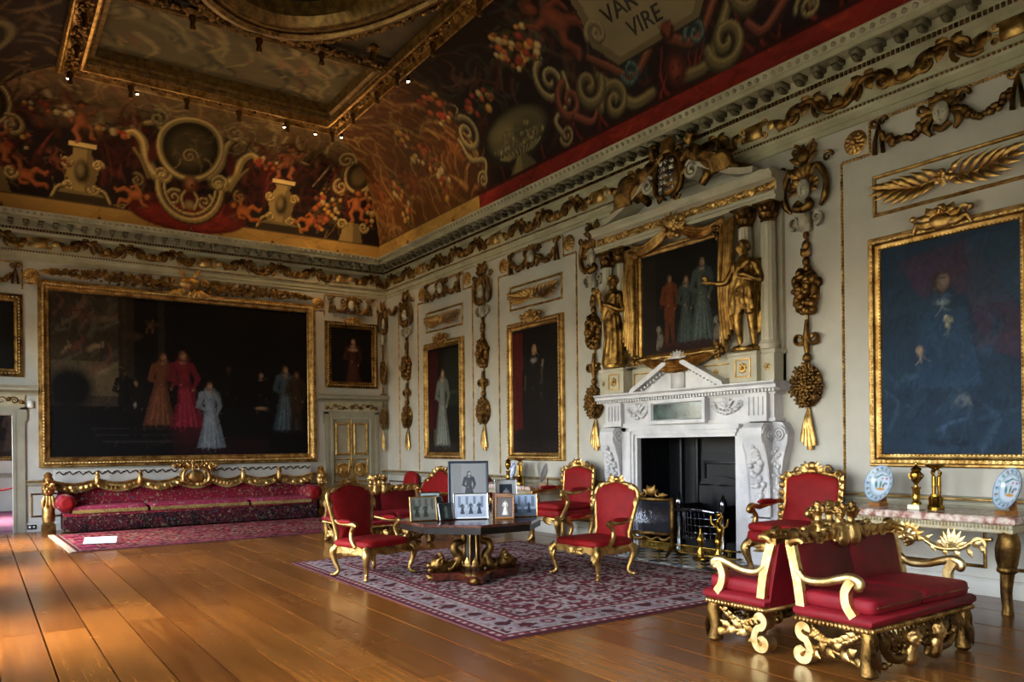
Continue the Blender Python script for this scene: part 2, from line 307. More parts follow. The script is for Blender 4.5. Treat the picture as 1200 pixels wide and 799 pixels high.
# ------------------------------------------------------------------ painter (colours laid on the vertices of a canvas)
class Paint:
    def __init__(s,u,v,bgc): s.u=np.asarray(u,float);s.v=np.asarray(v,float);s.c=np.tile(C3(bgc) if isinstance(bgc,str) else np.array(bgc),(s.u.size,1))
    def put(s,a,col):
        col=C3(col) if isinstance(col,str) else np.array(col); k=a>0; s.c[k]=s.c[k]*(1-a[k,None])+col*a[k,None]; return s
    def putk(s,k,a,col):
        col=C3(col) if isinstance(col,str) else np.array(col); s.c[k]=s.c[k]*(1-a[:,None])+col*a[:,None]; return s
    def rel(s,pts,r0,r1,lo,mid,hi):      # modelled stroke: dark edge, body, light ridge
        if len(pts)<9:
            q=np.array(pts); tt=np.linspace(0,len(q)-1,4*len(q)); e_=np.vstack([2*q[0]-q[1],q,2*q[-1]-q[-2]]); o=[]
            for t in tt: i=min(int(t),len(q)-2); f=t-i; a0,a1,a2,a3=e_[i:i+4]; o.append(tuple(.5*(2*a1+(a2-a0)*f+(2*a0-5*a1+4*a2-a3)*f*f+(3*a1-a0-3*a2+a3)*f**3)))
            pts=o
        s.path([(a+r0*.18,b-r0*.25) for a,b in pts],r0*1.3,r1*1.3,lo,.5); s.path(pts,r0,r1,mid,.6); return s.path([(a-r0*.2,b+r0*.3) for a,b in pts],r0*.42,r1*.42,hi,.9,.85)
    def rect(s,u0,u1,v0,v1,col,a=1.): return s.put(((s.u>=u0)&(s.u<=u1)&(s.v>=v0)&(s.v<=v1))*a,col)
    def ell(s,u,v,ru,rv,col,rot=0,soft=.2,a=1.):
        R=max(ru,rv); k=np.flatnonzero((np.abs(s.u-u)<R)&(np.abs(s.v-v)<R)); du=s.u[k]-u;dv=s.v[k]-v;c_,s_=math.cos(rot),math.sin(rot); d=np.hypot((du*c_+dv*s_)/ru,(-du*s_+dv*c_)/rv); return s.putk(k,np.clip((1-d)/soft,0,1)*a,col)
    def ring(s,u,v,ru,rv,w,col,a=1.):
        d=np.hypot((s.u-u)/ru,(s.v-v)/rv); return s.put(np.clip(1.4-np.abs(d-1)/w*1.4,0,1)*a,col)
    def seg(s,u0,v0,u1,v1,r0,r1,col,soft=.3,a=1.):
        R=max(r0,r1); k=np.flatnonzero((s.u>min(u0,u1)-R)&(s.u<max(u0,u1)+R)&(s.v>min(v0,v1)-R)&(s.v<max(v0,v1)+R)); U=s.u[k];V=s.v[k]; dx,dy=u1-u0,v1-v0; L=dx*dx+dy*dy+1e-9; t=np.clip(((U-u0)*dx+(V-v0)*dy)/L,0,1); d=np.hypot(U-u0-t*dx,V-v0-t*dy)/(r0+(r1-r0)*t); return s.putk(k,np.clip((1-d)/soft,0,1)*a,col)
    def path(s,pts,r0,r1,col,soft=.3,a=1.):
        n=len(pts)-1
        for i in range(n): s.seg(*pts[i],*pts[i+1],r0+(r1-r0)*i/n,r0+(r1-r0)*(i+1)/n,col,soft,a)
        return s
    def spiral(s,u,v,r,a0,turns,w,col,hi=None):
        n=int(18*abs(turns))+4; an=a0+np.linspace(0,2*PI*turns,n); rr=np.linspace(1,.12,n)*r; pts=[(u+q*math.cos(t),v+q*math.sin(t)) for q,t in zip(rr,an)]
        c0=C3(col) if isinstance(col,str) else col; return s.rel(pts,w,w*.55,c0*.35,c0,C3(hi) if hi else c0*1.35)
    def poly(s,pts,col,a=1.):
        x,y=s.u,s.v; ins=np.zeros(x.size,bool); n=len(pts)
        for i in range(n):
            x0,y0=pts[i];x1,y1=pts[(i+1)%n]
            if y0==y1: continue
            ins^=((y0>y)!=(y1>y))&(x<(x1-x0)*(y-y0)/(y1-y0)+x0)
        return s.put(ins*a,col)
    def mott(s,scale,amt,seed=0,mono=True):
        g=np.random.default_rng(seed); f=np.zeros(s.u.size)
        for o in range(4):
            k=scale*2**o
            for _ in range(5):
                th,ph=g.uniform(0,2*PI,2); f+=np.sin((s.u*math.cos(th)+s.v*math.sin(th))*k*g.uniform(.6,1.4)+ph+1.3*np.sin(s.v*k*.7+th*3))/(1.6**o)
        f/=5; s.c*=np.clip(1+amt*f,.2,3)[:,None]; return s
    def impasto(s,n,ln,w,seed=0,amp=.5,vert=1.):      # visible brushwork: short strokes in the colours already laid down
        g=np.random.default_rng(seed); W,H=s.u.max(),s.v.max(); nu,nv=s.shape; src=s.c.copy(); lum=src.sum(1)
        for i in range(n):
            for _ in range(3):
                a,b=g.uniform(0,1,2); k=int(a*(nu-1))*nv+int(b*(nv-1))
                if lum[k]>.05 or g.random()<.25: break
            u,v=a*W,b*H; t=PI/2+g.normal(0,.5/vert); l=ln*g.uniform(.4,1.3); c=src[k]*g.uniform(1-amp,1+amp)*g.uniform(.94,1.06,3); q=g.uniform(-.8,.8)
            s.path([(u+l*f*math.cos(t+q*f),v-l*f*math.sin(t+q*f)) for f in (0,.5,1)],w*g.uniform(.5,1.2),w*.35,c,.9,.75)
        return s
    def fruits(s,u,v,ru,rv,n,r,cols,seed=0):
        g=np.random.default_rng(seed)
        for i in range(n):
            a=g.uniform(0,2*PI); d=math.sqrt(g.uniform(0,1)); q=r*g.uniform(.7,1.3); cu,cv=u+ru*d*math.cos(a),v+rv*d*math.sin(a); col=C3(cols[g.integers(len(cols))])
            s.ell(cu,cv,q,q*g.uniform(.8,1.1),col*.55,0,.3); s.ell(cu-q*.15,cv+q*.2,q*.7,q*.7,col,0,.6)
        return s
    def putto(s,u,v,h,rot=0,sk='#a0603a'):
        sk=C3(sk); c_,s_=math.cos(rot),math.sin(rot); f=lambda a,b:(u+(a*c_-b*s_)*h,v+(a*s_+b*c_)*h)
        for sd in (-1,1): s.path([f(sd*.06,.22),f(sd*.3,.34),f(sd*.36,.16)],.07*h,.03*h,C3('#5a4630')*.8,.7,.6)      # wings
        for pts,r in (((( -.06,.0),(-.16,-.18),(-.08,-.36),(-.14,-.42)),.085),(((.06,.0),(.2,-.1),(.16,-.3),(.24,-.34)),.085),(((-.1,.22),(-.24,.14),(-.2,.0)),.06),(((.1,.22),(.25,.28),(.3,.42)),.06)):
            q=[f(*a) for a in pts]; s.path(q,r*h,r*.55*h,sk*.55,.5); s.path([(a-.012*h,b+.015*h) for a,b in q],r*.6*h,r*.3*h,sk*.95,.9)
        s.ell(*f(0,.1),.15*h,.22*h,sk*.55,rot,.3); s.ell(*f(-.03,.14),.11*h,.17*h,sk,rot,.8); s.ell(*f(-.02,.02),.12*h,.09*h,sk*.9,rot,.8); s.ell(*f(.03,.42),.1*h,.115*h,sk*.6,rot,.3); s.ell(*f(.01,.42),.075*h,.085*h,sk*1.05,rot,.8); s.path([f(-.08,.45),f(0,.53),f(.1,.47)],.05*h,.05*h,'#4a2812',.6); return s
    def person(s,u,v,h,dress,skin='#b08868',hair='#3a2012',gown=True,lean=0,hi=None,arm=1):
        d=C3(dress) if isinstance(dress,str) else dress; hi=C3(hi) if hi else d*1.5; L=lean*h
        if gown:
            s.poly([(u+L*.5-.07*h,v+.6*h),(u+L*.5+.07*h,v+.6*h),(u+.14*h,v+.3*h),(u+.21*h,v+.02*h),(u-.2*h,v+.02*h),(u-.13*h,v+.3*h)],d*.55); s.poly([(u+L*.5-.06*h,v+.6*h),(u+L*.5+.03*h,v+.6*h),(u+.06*h,v+.2*h),(u+.05*h,v+.04*h),(u-.15*h,v+.04*h),(u-.1*h,v+.3*h)],d,.8)
            for k in (-.1,-.03,.05,.11): s.seg(u+L*.5+k*.3*h,v+.55*h,u+k*h,v+.04*h,.008*h,.02*h,hi,.8,.5)
        else:
            for k in (-.06,.06): s.seg(u+k*h*.6+L*.4,v+.5*h,u+k*h,v+.04*h,.06*h,.035*h,d*.6); s.seg(u+k*h,v+.03*h,u+k*h+.06*h,v+.015*h,.025*h,.02*h,d*.35)
            s.seg(u+L*.6,v+.62*h,u+L*.3,v+.42*h,.09*h,.12*h,d*.8)
        s.seg(u+L,v+.8*h,u+L*.6,v+.58*h,.1*h,.075*h,d*.75); s.seg(u+L-.02*h,v+.79*h,u+L*.6-.01*h,v+.6*h,.06*h,.05*h,d)
        s.seg(u+L-.1*h,v+.79*h,u+L-.15*h,v+.62*h,.045*h,.04*h,d*.85); s.seg(u+L-.15*h,v+.62*h,u+L-.03*h,v+.55*h,.035*h,.022*h,d*.8); s.ell(u+L-.02*h,v+.55*h,.022*h,.016*h,C3(skin)*.8,0,.8)
        s.seg(u+L+.1*h,v+.79*h,u+L+.15*h*arm,v+.63*h,.045*h,.04*h,d*.7); s.seg(u+L+.15*h*arm,v+.63*h,u+L+.1*h*arm,v+.5*h,.035*h,.022*h,d*.7); s.ell(u+L+.1*h*arm,v+.49*h,.018*h,.022*h,C3(skin)*.8,0,.8)
        s.ell(u+L,v+.825*h,.055*h,.03*h,C3(skin)*.85 if gown else d*1.6,0,.8); s.ell(u+L,v+.91*h,.062*h,.08*h,hair,0,.4); s.ell(u+L+.006*h,v+.9*h,.042*h,.058*h,C3(skin)*.7,0,.4); s.ell(u+L+.014*h,v+.905*h,.03*h,.045*h,skin,0,.8); s.ell(u+L+.012*h,v+.925*h,.012*h,.006*h,C3(skin)*.4); s.ell(u+L-.01*h,v+.925*h,.012*h,.006*h,C3(skin)*.4); s.ell(u+L+.004*h,v+.877*h,.014*h,.006*h,C3(skin)*.5); return s
def grid_mesh(name,X,Y,Z,col,nu,nv,flip=False):
    V=np.stack([X,Y,Z],1); i=np.arange(nu-1); j=np.arange(nv-1); I,J=np.meshgrid(i,j,indexing='ij'); a=(I*nv+J).ravel(); q=np.stack([a,a+nv,a+nv+1,a+1],1)
    if flip: q=q[:,::-1]
    me=bpy.data.meshes.new(name); me.vertices.add(len(V)); me.vertices.foreach_set('co',V.ravel()); me.loops.add(q.size); me.loops.foreach_set('vertex_index',q.ravel().astype(np.int32))
    me.polygons.add(len(q)); me.polygons.foreach_set('loop_start',(np.arange(len(q))*4).astype(np.int32)); me.update(calc_edges=True)
    ca=me.color_attributes.new('Col','FLOAT_COLOR','POINT'); ca.data.foreach_set('color',np.concatenate([np.clip(col,0,1),np.ones((len(col),1))],1).ravel().astype(np.float32)); me.shade_smooth(); return me
def painted(name,w,h,res,fn,m,parent,y=0,x=0,z=0,bg='#101010'):   # flat upright painted surface facing -y
    nu,nv=max(2,int(w/res)),max(2,int(h/res)); U,V=np.meshgrid(np.linspace(0,w,nu),np.linspace(0,h,nv),indexing='ij'); p=Paint(U.ravel(),V.ravel(),bg); p.shape=(nu,nv); fn(p)
    return link(name,grid_mesh(name,p.u-w/2+x,np.full(p.u.size,y),p.v+z,p.c,nu,nv),m,parent)
# ================================================================== THE ROOM
def S(o,label=None): o['kind']='structure'; return tag(o,label)
RW=-PI/2     # rotation of things fixed to the fireplace wall (their front faces -x)
# floor: boards run along the room, each its own piece over a dark sub-floor
fl=S(O('floor',G().box(XL-.6,0.05,YB-.1,YF+.05,-.2,-.03),SHADE,smooth=0))
pm=G().cbox(-.5,.5,-.5,.5,-.5,.5,.004).mesh('plank',0); pm.materials.append(FLOORM)
PWD=.327; x=XL; k=0
while x<-.02:
    w=min(PWD*random.choice((.96,1,1.03,1)),-.005-x)
    if w<.08: break
    y=YB-random.uniform(0,2.5)
    while y<YF:
        L=random.uniform(2.4,4.6); y0,y1=max(y,YB),min(y+L,YF-.005)
        if y1-y0>.25:
            p=link('plank',pm,None,fl,((x+w/2),(y0+y1)/2,-.0175+random.uniform(-.0015,.0012))); p.scale=(w-.014,y1-y0-.01,.035)
        y+=L
    x+=w
# fireplace wall, with the opening for the hearth
FY0,FY1,FZ=7.58,9.42,1.64
wr=S(O('wall_right',G().box(0,.3,YB,FY0,0,8.7).box(0,.3,FY1,YF,0,8.7).box(0,.3,FY0,FY1,FZ,8.7),WHITE,smooth=0))
# far wall with two doorways
D1=(-1.41,-.48); D2=(-8.686,-7.756); DZ=2.23
wf=S(O('wall_far',G().box(XL,D2[0],YF,YF+.35,0,8.7).box(D2[1],D1[0],YF,YF+.35,0,8.7).box(D1[1],.3,YF,YF+.35,0,8.7).box(D2[0],D2[1],YF,YF+.35,DZ,8.7).box(D1[0],D1[1],YF,YF+.35,DZ,8.7),WHITE,smooth=0))
# window wall and end wall
g=G(); e=YB
for y in WINS:
    g.box(XL-.5,XL,e,y-WW/2,0,8.7).box(XL-.5,XL,y-WW/2,y+WW/2,0,WZ0).box(XL-.5,XL,y-WW/2,y+WW/2,WZ1,8.7); e=y+WW/2
g.box(XL-.5,XL,e,YF+.35,0,8.7); S(O('wall_left',g,WHITE,smooth=0))
S(O('wall_back',G().box(XL-.5,.3,YB-.3,YB,0,8.7),WHITE,smooth=0))
ga=N('window_glass'); tr=ga.n('ShaderNodeBsdfTransparent'); gl=ga.n('ShaderNodeBsdfGlossy'); gl.inputs['Roughness'].default_value=.03; mx=ga.n('ShaderNodeMixShader',i_0=.06); ga.l(tr.outputs[0],mx.inputs[1]); ga.l(gl.outputs[0],mx.inputs[2]); ga.l(mx.outputs[0],ga.out.inputs[0]); WGLASS=ga.m
wnm=None
for i,y in enumerate(WINS):
    w=E('window_%d'%(i+1),None,None,(XL-.3,y,WZ0),0); w['kind']='structure'
    if wnm is None:
        h=WZ1-WZ0; f=G().box(-.04,.04,-WW/2,-WW/2+.07,0,h).box(-.04,.04,WW/2-.07,WW/2,0,h).box(-.04,.04,-WW/2,WW/2,0,.08).box(-.04,.04,-WW/2,WW/2,h-.08,h).box(-.03,.03,-WW/2,WW/2,h/2-.03,h/2+.03)
        b=G()
        for q in (-1/6,1/6): b.box(-.015,.015,q*WW-.012,q*WW+.012,0,h)
        for q in (1,2,4,5): b.box(-.015,.015,-WW/2,WW/2,h*q/6-.012,h*q/6+.012)
        wnm=(f.mesh('window_frame',0),b.mesh('glazing_bars',0),G().box(-.004,.004,-WW/2,WW/2,0,h).mesh('pane',0))
    for nm,me,m in zip(('window_frame','glazing_bars','pane'),wnm,(WHITE,WHITE,WGLASS)): link(nm,me,m,w)
bounce_ground=mat('bounce_ground_tone','#77774a','#8a825c',.4,.9); S(O('floor_bounce',G().box(-90,XL-.6,-50,70,-1.3,-1.2),bounce_ground,smooth=0))  # unseen ground added outside, toned to bounce daylight onto the upper walls
# room beyond the open doorway
PINK=mat('pink_carpet','#7c3c50','#6c3244',8,.95)
S(O('floor_beyond',G().box(XL-.5,-4.2,YF+.35,24.5,-.1,.01).box(D2[0],D2[1],YF,YF+.35,-.1,0),PINK,smooth=0))
S(O('wall_beyond',G().box(XL-.5,XL,YF+.35,20.2,0,4.6).box(XL-.5,XL,22.2,24.5,0,4.6).box(XL-.5,XL,20.2,22.2,0,.4).box(XL-.5,XL,20.2,22.2,3.6,4.6).box(XL-.5,-4.2,24.5,24.7,0,4.6).box(-4.4,-4.2,YF+.35,24.5,0,4.6),WHITE,smooth=0))
S(O('ceiling_beyond',G().box(XL-.5,-4.2,YF+.35,24.7,4.6,4.7),WHITE,smooth=0))
# ------------------------------------------------------------------ cornice
CP=[(0,5.17),(.02,5.17),(.02,5.235),(.038,5.24),(.038,5.31),(.06,5.33),(.06,5.365),(.045,5.38),(.045,5.68),(.08,5.70),(.12,5.72),(.12,5.78),(.14,5.79),(.14,5.90),(.34,5.90),(.34,5.955),(.36,5.962),(.42,6.03),(.42,6.045),(0,6.045)]
CORN=mat('cornice_paint','#a8a388','#8f8a70',2.2,.5)
def mod_mesh():
    g=G().cbox(-.05,.05,-.31,-.14,5.835,5.90,.008); g.tube([(0,-.3,5.83),(0,-.24,5.80),(0,-.16,5.815)],[.034,.036,.03],8,1,(1,0,0)); g.leaf((0,-.15,5.8),(0,-1,.12),(0,0,-1),.16,.034,.15,3); return g.mesh('modillion')
MODM=mod_mesh(); MODM.materials.append(mat('modillion_paint','#6e684e','#5a5440',6,.5))
def scroll_unit():
    g=G(); y=-.05; z=5.53
    g.tube([(-.4,y,z-.1),(-.3,y-.01,z-.11),(-.18,y-.015,z-.03),(-.1,y-.015,z+.08),(.02,y-.01,z+.11),(.16,y,z+.06),(.27,y,z-.06),(.4,y,z-.1)],[.02,.032,.036,.032,.032,.036,.032,.02],6)
    g.volute((-.2,y-.015,z+.0),.118,.03,-1.2,7.5,[.03,.016],20); g.volute((.17,y-.015,z-.01),.115,.03,2.2,-6.2,[.03,.016],20)
    g.flower((-.2,y-.01,z),.06,7); g.flower((.17,y-.01,z-.01),.055,6)
    for a,b,an,L in ((-.34,-.08,2.2,.13),(-.3,-.1,.9,.12),(-.02,.1,1.2,.12),(-.02,.1,-1.2,.13),(.05,.1,-.4,.12),(.32,-.08,.7,.14),(.32,-.08,2.6,.12),(-.1,.07,2.4,.11)): g.leaf((a,y,z+b),(math.cos(an),-.1,math.sin(an)),(0,-1,0),L*1.35,.055,.35,3,0,7)
    return g.mesh('frieze_scroll')
SCR=scroll_unit(); SCR.materials.append(GOLDD)
def plaque_unit():
    g=G().cbox(-.12,.12,-.075,-.045,5.43,5.63,.01)
    for s_ in (-1,1): g.volute((s_*.16,-.06,5.6),.05,.01,0,s_*7,.014,14); g.volute((s_*.16,-.06,5.46),.05,.01,0,-s_*7,.014,14); g.leaf((s_*.2,-.05,5.53),(s_,0,.2),(0,-1,0),.18,.05,.3,3)
    return g.mesh('frieze_plaque')
PLQ=plaque_unit(); PLQ.materials.append(GOLD)
def cornice(n,loc,rz,L,detail=True):
    o=S(O('trim_%d'%n,G().ext(CP,0,L),CORN,None,loc,rz,smooth=20))
    if not detail: return o
    d=G(); e=G()
    for i in range(int(L/.055)): d.box(i*.055+.01,i*.055+.042,-.14,-.11,5.725,5.772)
    for i in range(int(L/.05)): d.sph((i*.05+.025,-.062,5.348),(.02,.016,.016),5,4); 
    tag(O('bead_and_dentil_row',d,GOLDD,o),kind='stuff')
    for i in range(int(L/.115)): e.sph((i*.115+.06,-.395,5.995),(.036,.024,.034),6,4)
    tag(O('egg_moulding',e,GREYP,o),kind='stuff')
    for i in range(int(L/.242)): link('modillion',MODM,None,o,(i*.242+.2,0,0))
    i=0; x=.42
    while x<L-.3:
        if i%4==2: link('frieze_plaque',PLQ,None,o,(x-.05,0,0)); x+=.72
        else:
            s_=link('frieze_scroll',SCR,None,o,(x,0,0)); 
            if i%2: s_.scale=(-1,1,1)
            x+=.8
        i+=1
        if i%4==2: x-=.08
    return o
cornice(1,(0,YF,0),RW,YF-YB); cornice(2,(XL,YF,0),0,-XL)
cornice(3,(XL,YB,0),PI/2,YF-YB,False); cornice(4,(0,YB,0),PI,-XL,False)
# ------------------------------------------------------------------ ceiling: painted coves, flat with gilt compartments
Z0,Z1,P0,P1=6.045,8.15,.30,2.05
def cove_pts(nv):
    T=np.linspace(0,1,nv); p=P0+(P1-P0)*(1-np.cos(T*PI/2)); z=Z0+(Z1-Z0)*np.sin(T*PI/2); L=np.concatenate([[0],np.cumsum(np.hypot(np.diff(p),np.diff(z)))]); return p,z,L
CR=('#c4552a','#d9a03c','#b8402a','#d8b878','#a8602c')
def swirl(p,seed,box,n,cols,ln=.5,w=.06):
    g=np.random.default_rng(seed)
    for i in range(n):
        u,v=g.uniform(box[0],box[1]),g.uniform(box[2],box[3]); a=g.uniform(-.6,.6); l=ln*g.uniform(.4,1.2); c=C3(cols[g.integers(len(cols))])
        p.path([(u+l*t*math.cos(a+t*1.2),v+l*t*math.sin(a+t*1.2)+.08*math.sin(5*t)) for t in np.linspace(0,1,5)],w*g.uniform(.5,1.3),w*.3,c*g.uniform(.6,1.1),.8,.7)
def strokes(p,seed,box,n,cols,ln,w,al=.6,ang=None):
    g=np.random.default_rng(seed)
    for i in range(n):
        u,v=g.uniform(box[0],box[1]),g.uniform(box[2],box[3]); a=g.uniform(0,2*PI) if ang is None else ang+g.uniform(-.5,.5); l=ln*g.uniform(.4,1.3); b=g.uniform(-1.5,1.5); c=C3(cols[g.integers(len(cols))])*g.uniform(.6,1.2)
        p.path([(u+l*t*math.cos(a+b*t),v+l*t*math.sin(a+b*t)) for t in (0,.33,.66,1)],w*g.uniform(.5,1.3),w*.3,c,.9,al)
def leafy(p,seed,u,v,ru,rv,n,cols=('#2c3018','#3c3c1c','#1c2010')):
    g=np.random.default_rng(seed)
    for i in range(n): a=g.uniform(0,2*PI); d=math.sqrt(g.random()); x,y=u+ru*d*math.cos(a),v+rv*d*math.sin(a); b=g.uniform(0,6.3); p.seg(x,y,x+.14*math.cos(b),y+.14*math.sin(b),.04,.01,C3(cols[g.integers(3)]),.6,.8)
FR=('#a8552a','#b8883c','#8c3422','#b09a64','#7c4a22')
def paint_far(p):
    p.c[:]=C3('#160a07')
    up=np.clip((p.v-1.7-.2*np.sin(p.u*2.1)-.1*np.sin(p.u*5.3))/.45,0,1); p.put(up,'#6a5230')
    strokes(p,3,(-8.9,-.4,1.9,2.95),260,('#8c7040','#5c4426','#a08450','#704024','#b09860','#4c3a24','#8a5c38'),.55,.07)
    strokes(p,4,(-8.6,-.6,.5,2.0),200,('#3a120b','#4c1c10','#240d08','#2c1408','#54281a'),.6,.08,.6,1.4)
    for u in (-5.9,-3.3,-7.6,-1.5): strokes(p,int(-u*10),(u-.35,u+.35,.7,1.8),26,('#501a12','#381009','#64281a'),.6,.06,.7,1.5)
    p.rect(-9.2,0,0,.30,'#98763a'); strokes(p,8,(-9,-.3,.03,.27),60,('#b08c48','#7c5c2a','#a07c40'),.8,.04,.5,0); p.rect(-9.2,0,.275,.31,'#46341a')
    p.ell(-4.63,.4,1.2,.4,'#4c120c',0,.06); p.ell(-4.63,.32,1.05,.28,'#742018',0,.3); strokes(p,9,(-5.5,-3.8,.05,.5),40,('#882c1e','#58160e'),.5,.04,.6,0)
    LO,ST,SH='#2c2210','#86703f','#c8aa68'; SD='#3c301a'
    for s_ in (-1,1):
        x=lambda a:-4.63+s_*a
        p.rel([(x(1.28),1.75),(x(1.12),1.82),(x(.95),1.66),(x(.86),1.35),(x(.68),1.06),(x(.45),1.1)],.07,.13,LO,ST,SH); p.rel([(x(1.1),1.5),(x(.95),1.3),(x(.8),.98)],.035,.03,LO,'#6a5830',ST)
        p.rel([(x(.95),2.05),(x(.75),2.1),(x(.6),1.9),(x(.56),1.5),(x(.36),1.18)],.06,.09,LO,ST,SH); p.ell(x(.74),1.5,.12,.3,'#4c1a12',s_*.2,.4)
        p.spiral(x(.55),1.1,.17,0,s_*1.5,.04,ST,SH); p.spiral(x(.3),.68,.17,1,-s_*1.5,.038,ST,SH); p.spiral(x(.74),2.22,.2,2,s_*1.4,.045,'#7c6840','#a88c54'); p.spiral(x(1.0),.9,.13,2,s_*1.4,.03,'#6a5830',ST); p.rel([(x(.1),.5),(x(.16),.7),(x(.08),.85)],.04,.03,LO,ST,SH)
        strokes(p,int(40+s_),(x(.7)-.35,x(.7)+.35,1.9,2.5),18,('#8a744a','#5c4a2c','#a89260'),.3,.04)
    p.ell(-4.7,1.72,.66,.7,LO,0,.1); p.ring(-4.7,1.72,.58,.62,.15,ST); p.ring(-4.71,1.74,.6,.64,.05,SH); p.ring(-4.7,1.72,.5,.54,.06,LO); p.ell(-4.7,1.72,.45,.49,'#4e4024',0,.3); strokes(p,14,(-5.0,-4.4,1.4,2.05),26,('#7c6438','#5c4828','#94783f'),.25,.035); p.spiral(-4.7,1.55,.16,0,1.5,.025,'#947a48')
    th=np.linspace(PI*1.0,PI*2.0,17)
    for r_,w_ in ((.62,.07),(.5,.035)): p.rel([(-4.63+r_*math.cos(t),.93+(r_+.04)*math.sin(t)) for t in th],w_,w_,LO,ST,SH)
    p.ell(-4.63,1.0,.18,.22,'#5c3018',0,.4); p.ell(-4.64,1.02,.11,.15,'#a06c40',0,.8); p.ell(-4.6,.97,.03,.03,'#4c2412'); p.ell(-4.63,.58,.13,.12,ST,0,.6)
    for u in (-6.6,-2.73,-8.4):
        p.poly([(u-.6,.3),(u+.6,.3),(u+.4,.5),(u-.4,.5)],LO); p.poly([(u-.42,.45),(u+.42,.45),(u+.24,.58),(u-.24,.58)],'#6a5830')
        p.poly([(u-.2,.5),(u+.2,.5),(u+.3,1.0),(u+.14,1.22),(u+.2,1.38),(u-.2,1.38),(u-.14,1.22),(u-.3,1.0)],ST); p.poly([(u+.05,.5),(u+.2,.5),(u+.3,1.0),(u+.14,1.22),(u+.2,1.38),(u+.08,1.38)],'#54452a',.7); p.ell(u,.88,.16,.27,LO,0,.4); p.ell(u-.03,.92,.1,.18,'#74623c',0,.7); p.rect(u-.24,u+.24,1.34,1.41,SH); p.rect(u-.22,u+.22,1.3,1.34,LO)
        for s_ in (-1,1): p.spiral(u+s_*.27,1.03,.1,0,s_*1.5,.03,ST,SH); p.spiral(u+s_*.22,.58,.1,PI,s_*1.4,.028,ST,SH); p.rel([(u+s_*.5,.36),(u+s_*.4,.55),(u+s_*.24,.62)],.03,.03,LO,ST,SH)
        p.putto(u-.03,1.78,.85,.12 if u<-4 else -.1,'#96552f')
    p.putto(-7.45,.66,.75,1.35,'#9c5428'); p.putto(-5.72,.6,.7,-1.5,'#a8602c'); p.putto(-3.45,.62,.75,1.3,'#a85c26'); p.putto(-2.1,.6,.7,-1.2,'#a85c26'); p.putto(-7.0,1.0,.5,.8,'#6c381e')
    for u,v,a,b,n,sd in ((-1.82,.95,.18,.5,26,1),(-7.8,1.35,.35,.4,26,2),(-1.5,1.2,.12,.5,16,5),(-.62,1.1,.14,.45,16,6),(-6.1,1.75,.35,.12,12,7),(-3.1,1.7,.35,.12,12,8),(-7.2,1.95,.4,.12,12,9)): leafy(p,sd,u,v,a*1.3,b*1.2,n); p.fruits(u,v,a,b,n,.062,FR,sd)
    for u in (-1.1,-8.1):
        p.ell(u,1.85,.38,.46,LO,0,.2); p.ring(u,1.85,.32,.4,.14,ST); p.ring(u,1.87,.33,.41,.05,SH); p.ell(u,1.85,.22,.3,'#5c4c2c',0,.4); p.spiral(u-.4,2.15,.22,0,1.5,.05,ST,SH); p.spiral(u+.36,1.5,.2,2,-1.4,.045,ST,SH); p.spiral(u-.36,1.5,.18,2,1.4,.04,ST,SH); p.putto(u+.1,1.1,.8,.1,'#a8602f'); p.poly([(u-.25,.3),(u+.35,.3),(u+.22,.75),(u-.12,.75)],ST); p.poly([(u+.1,.3),(u+.35,.3),(u+.22,.75),(u+.08,.75)],'#54452a',.7); p.spiral(u-.2,.68,.12,0,1.4,.035,ST,SH); p.spiral(u+.34,.68,.12,0,-1.4,.035,ST,SH)
    p.mott(3.2,.16,1)
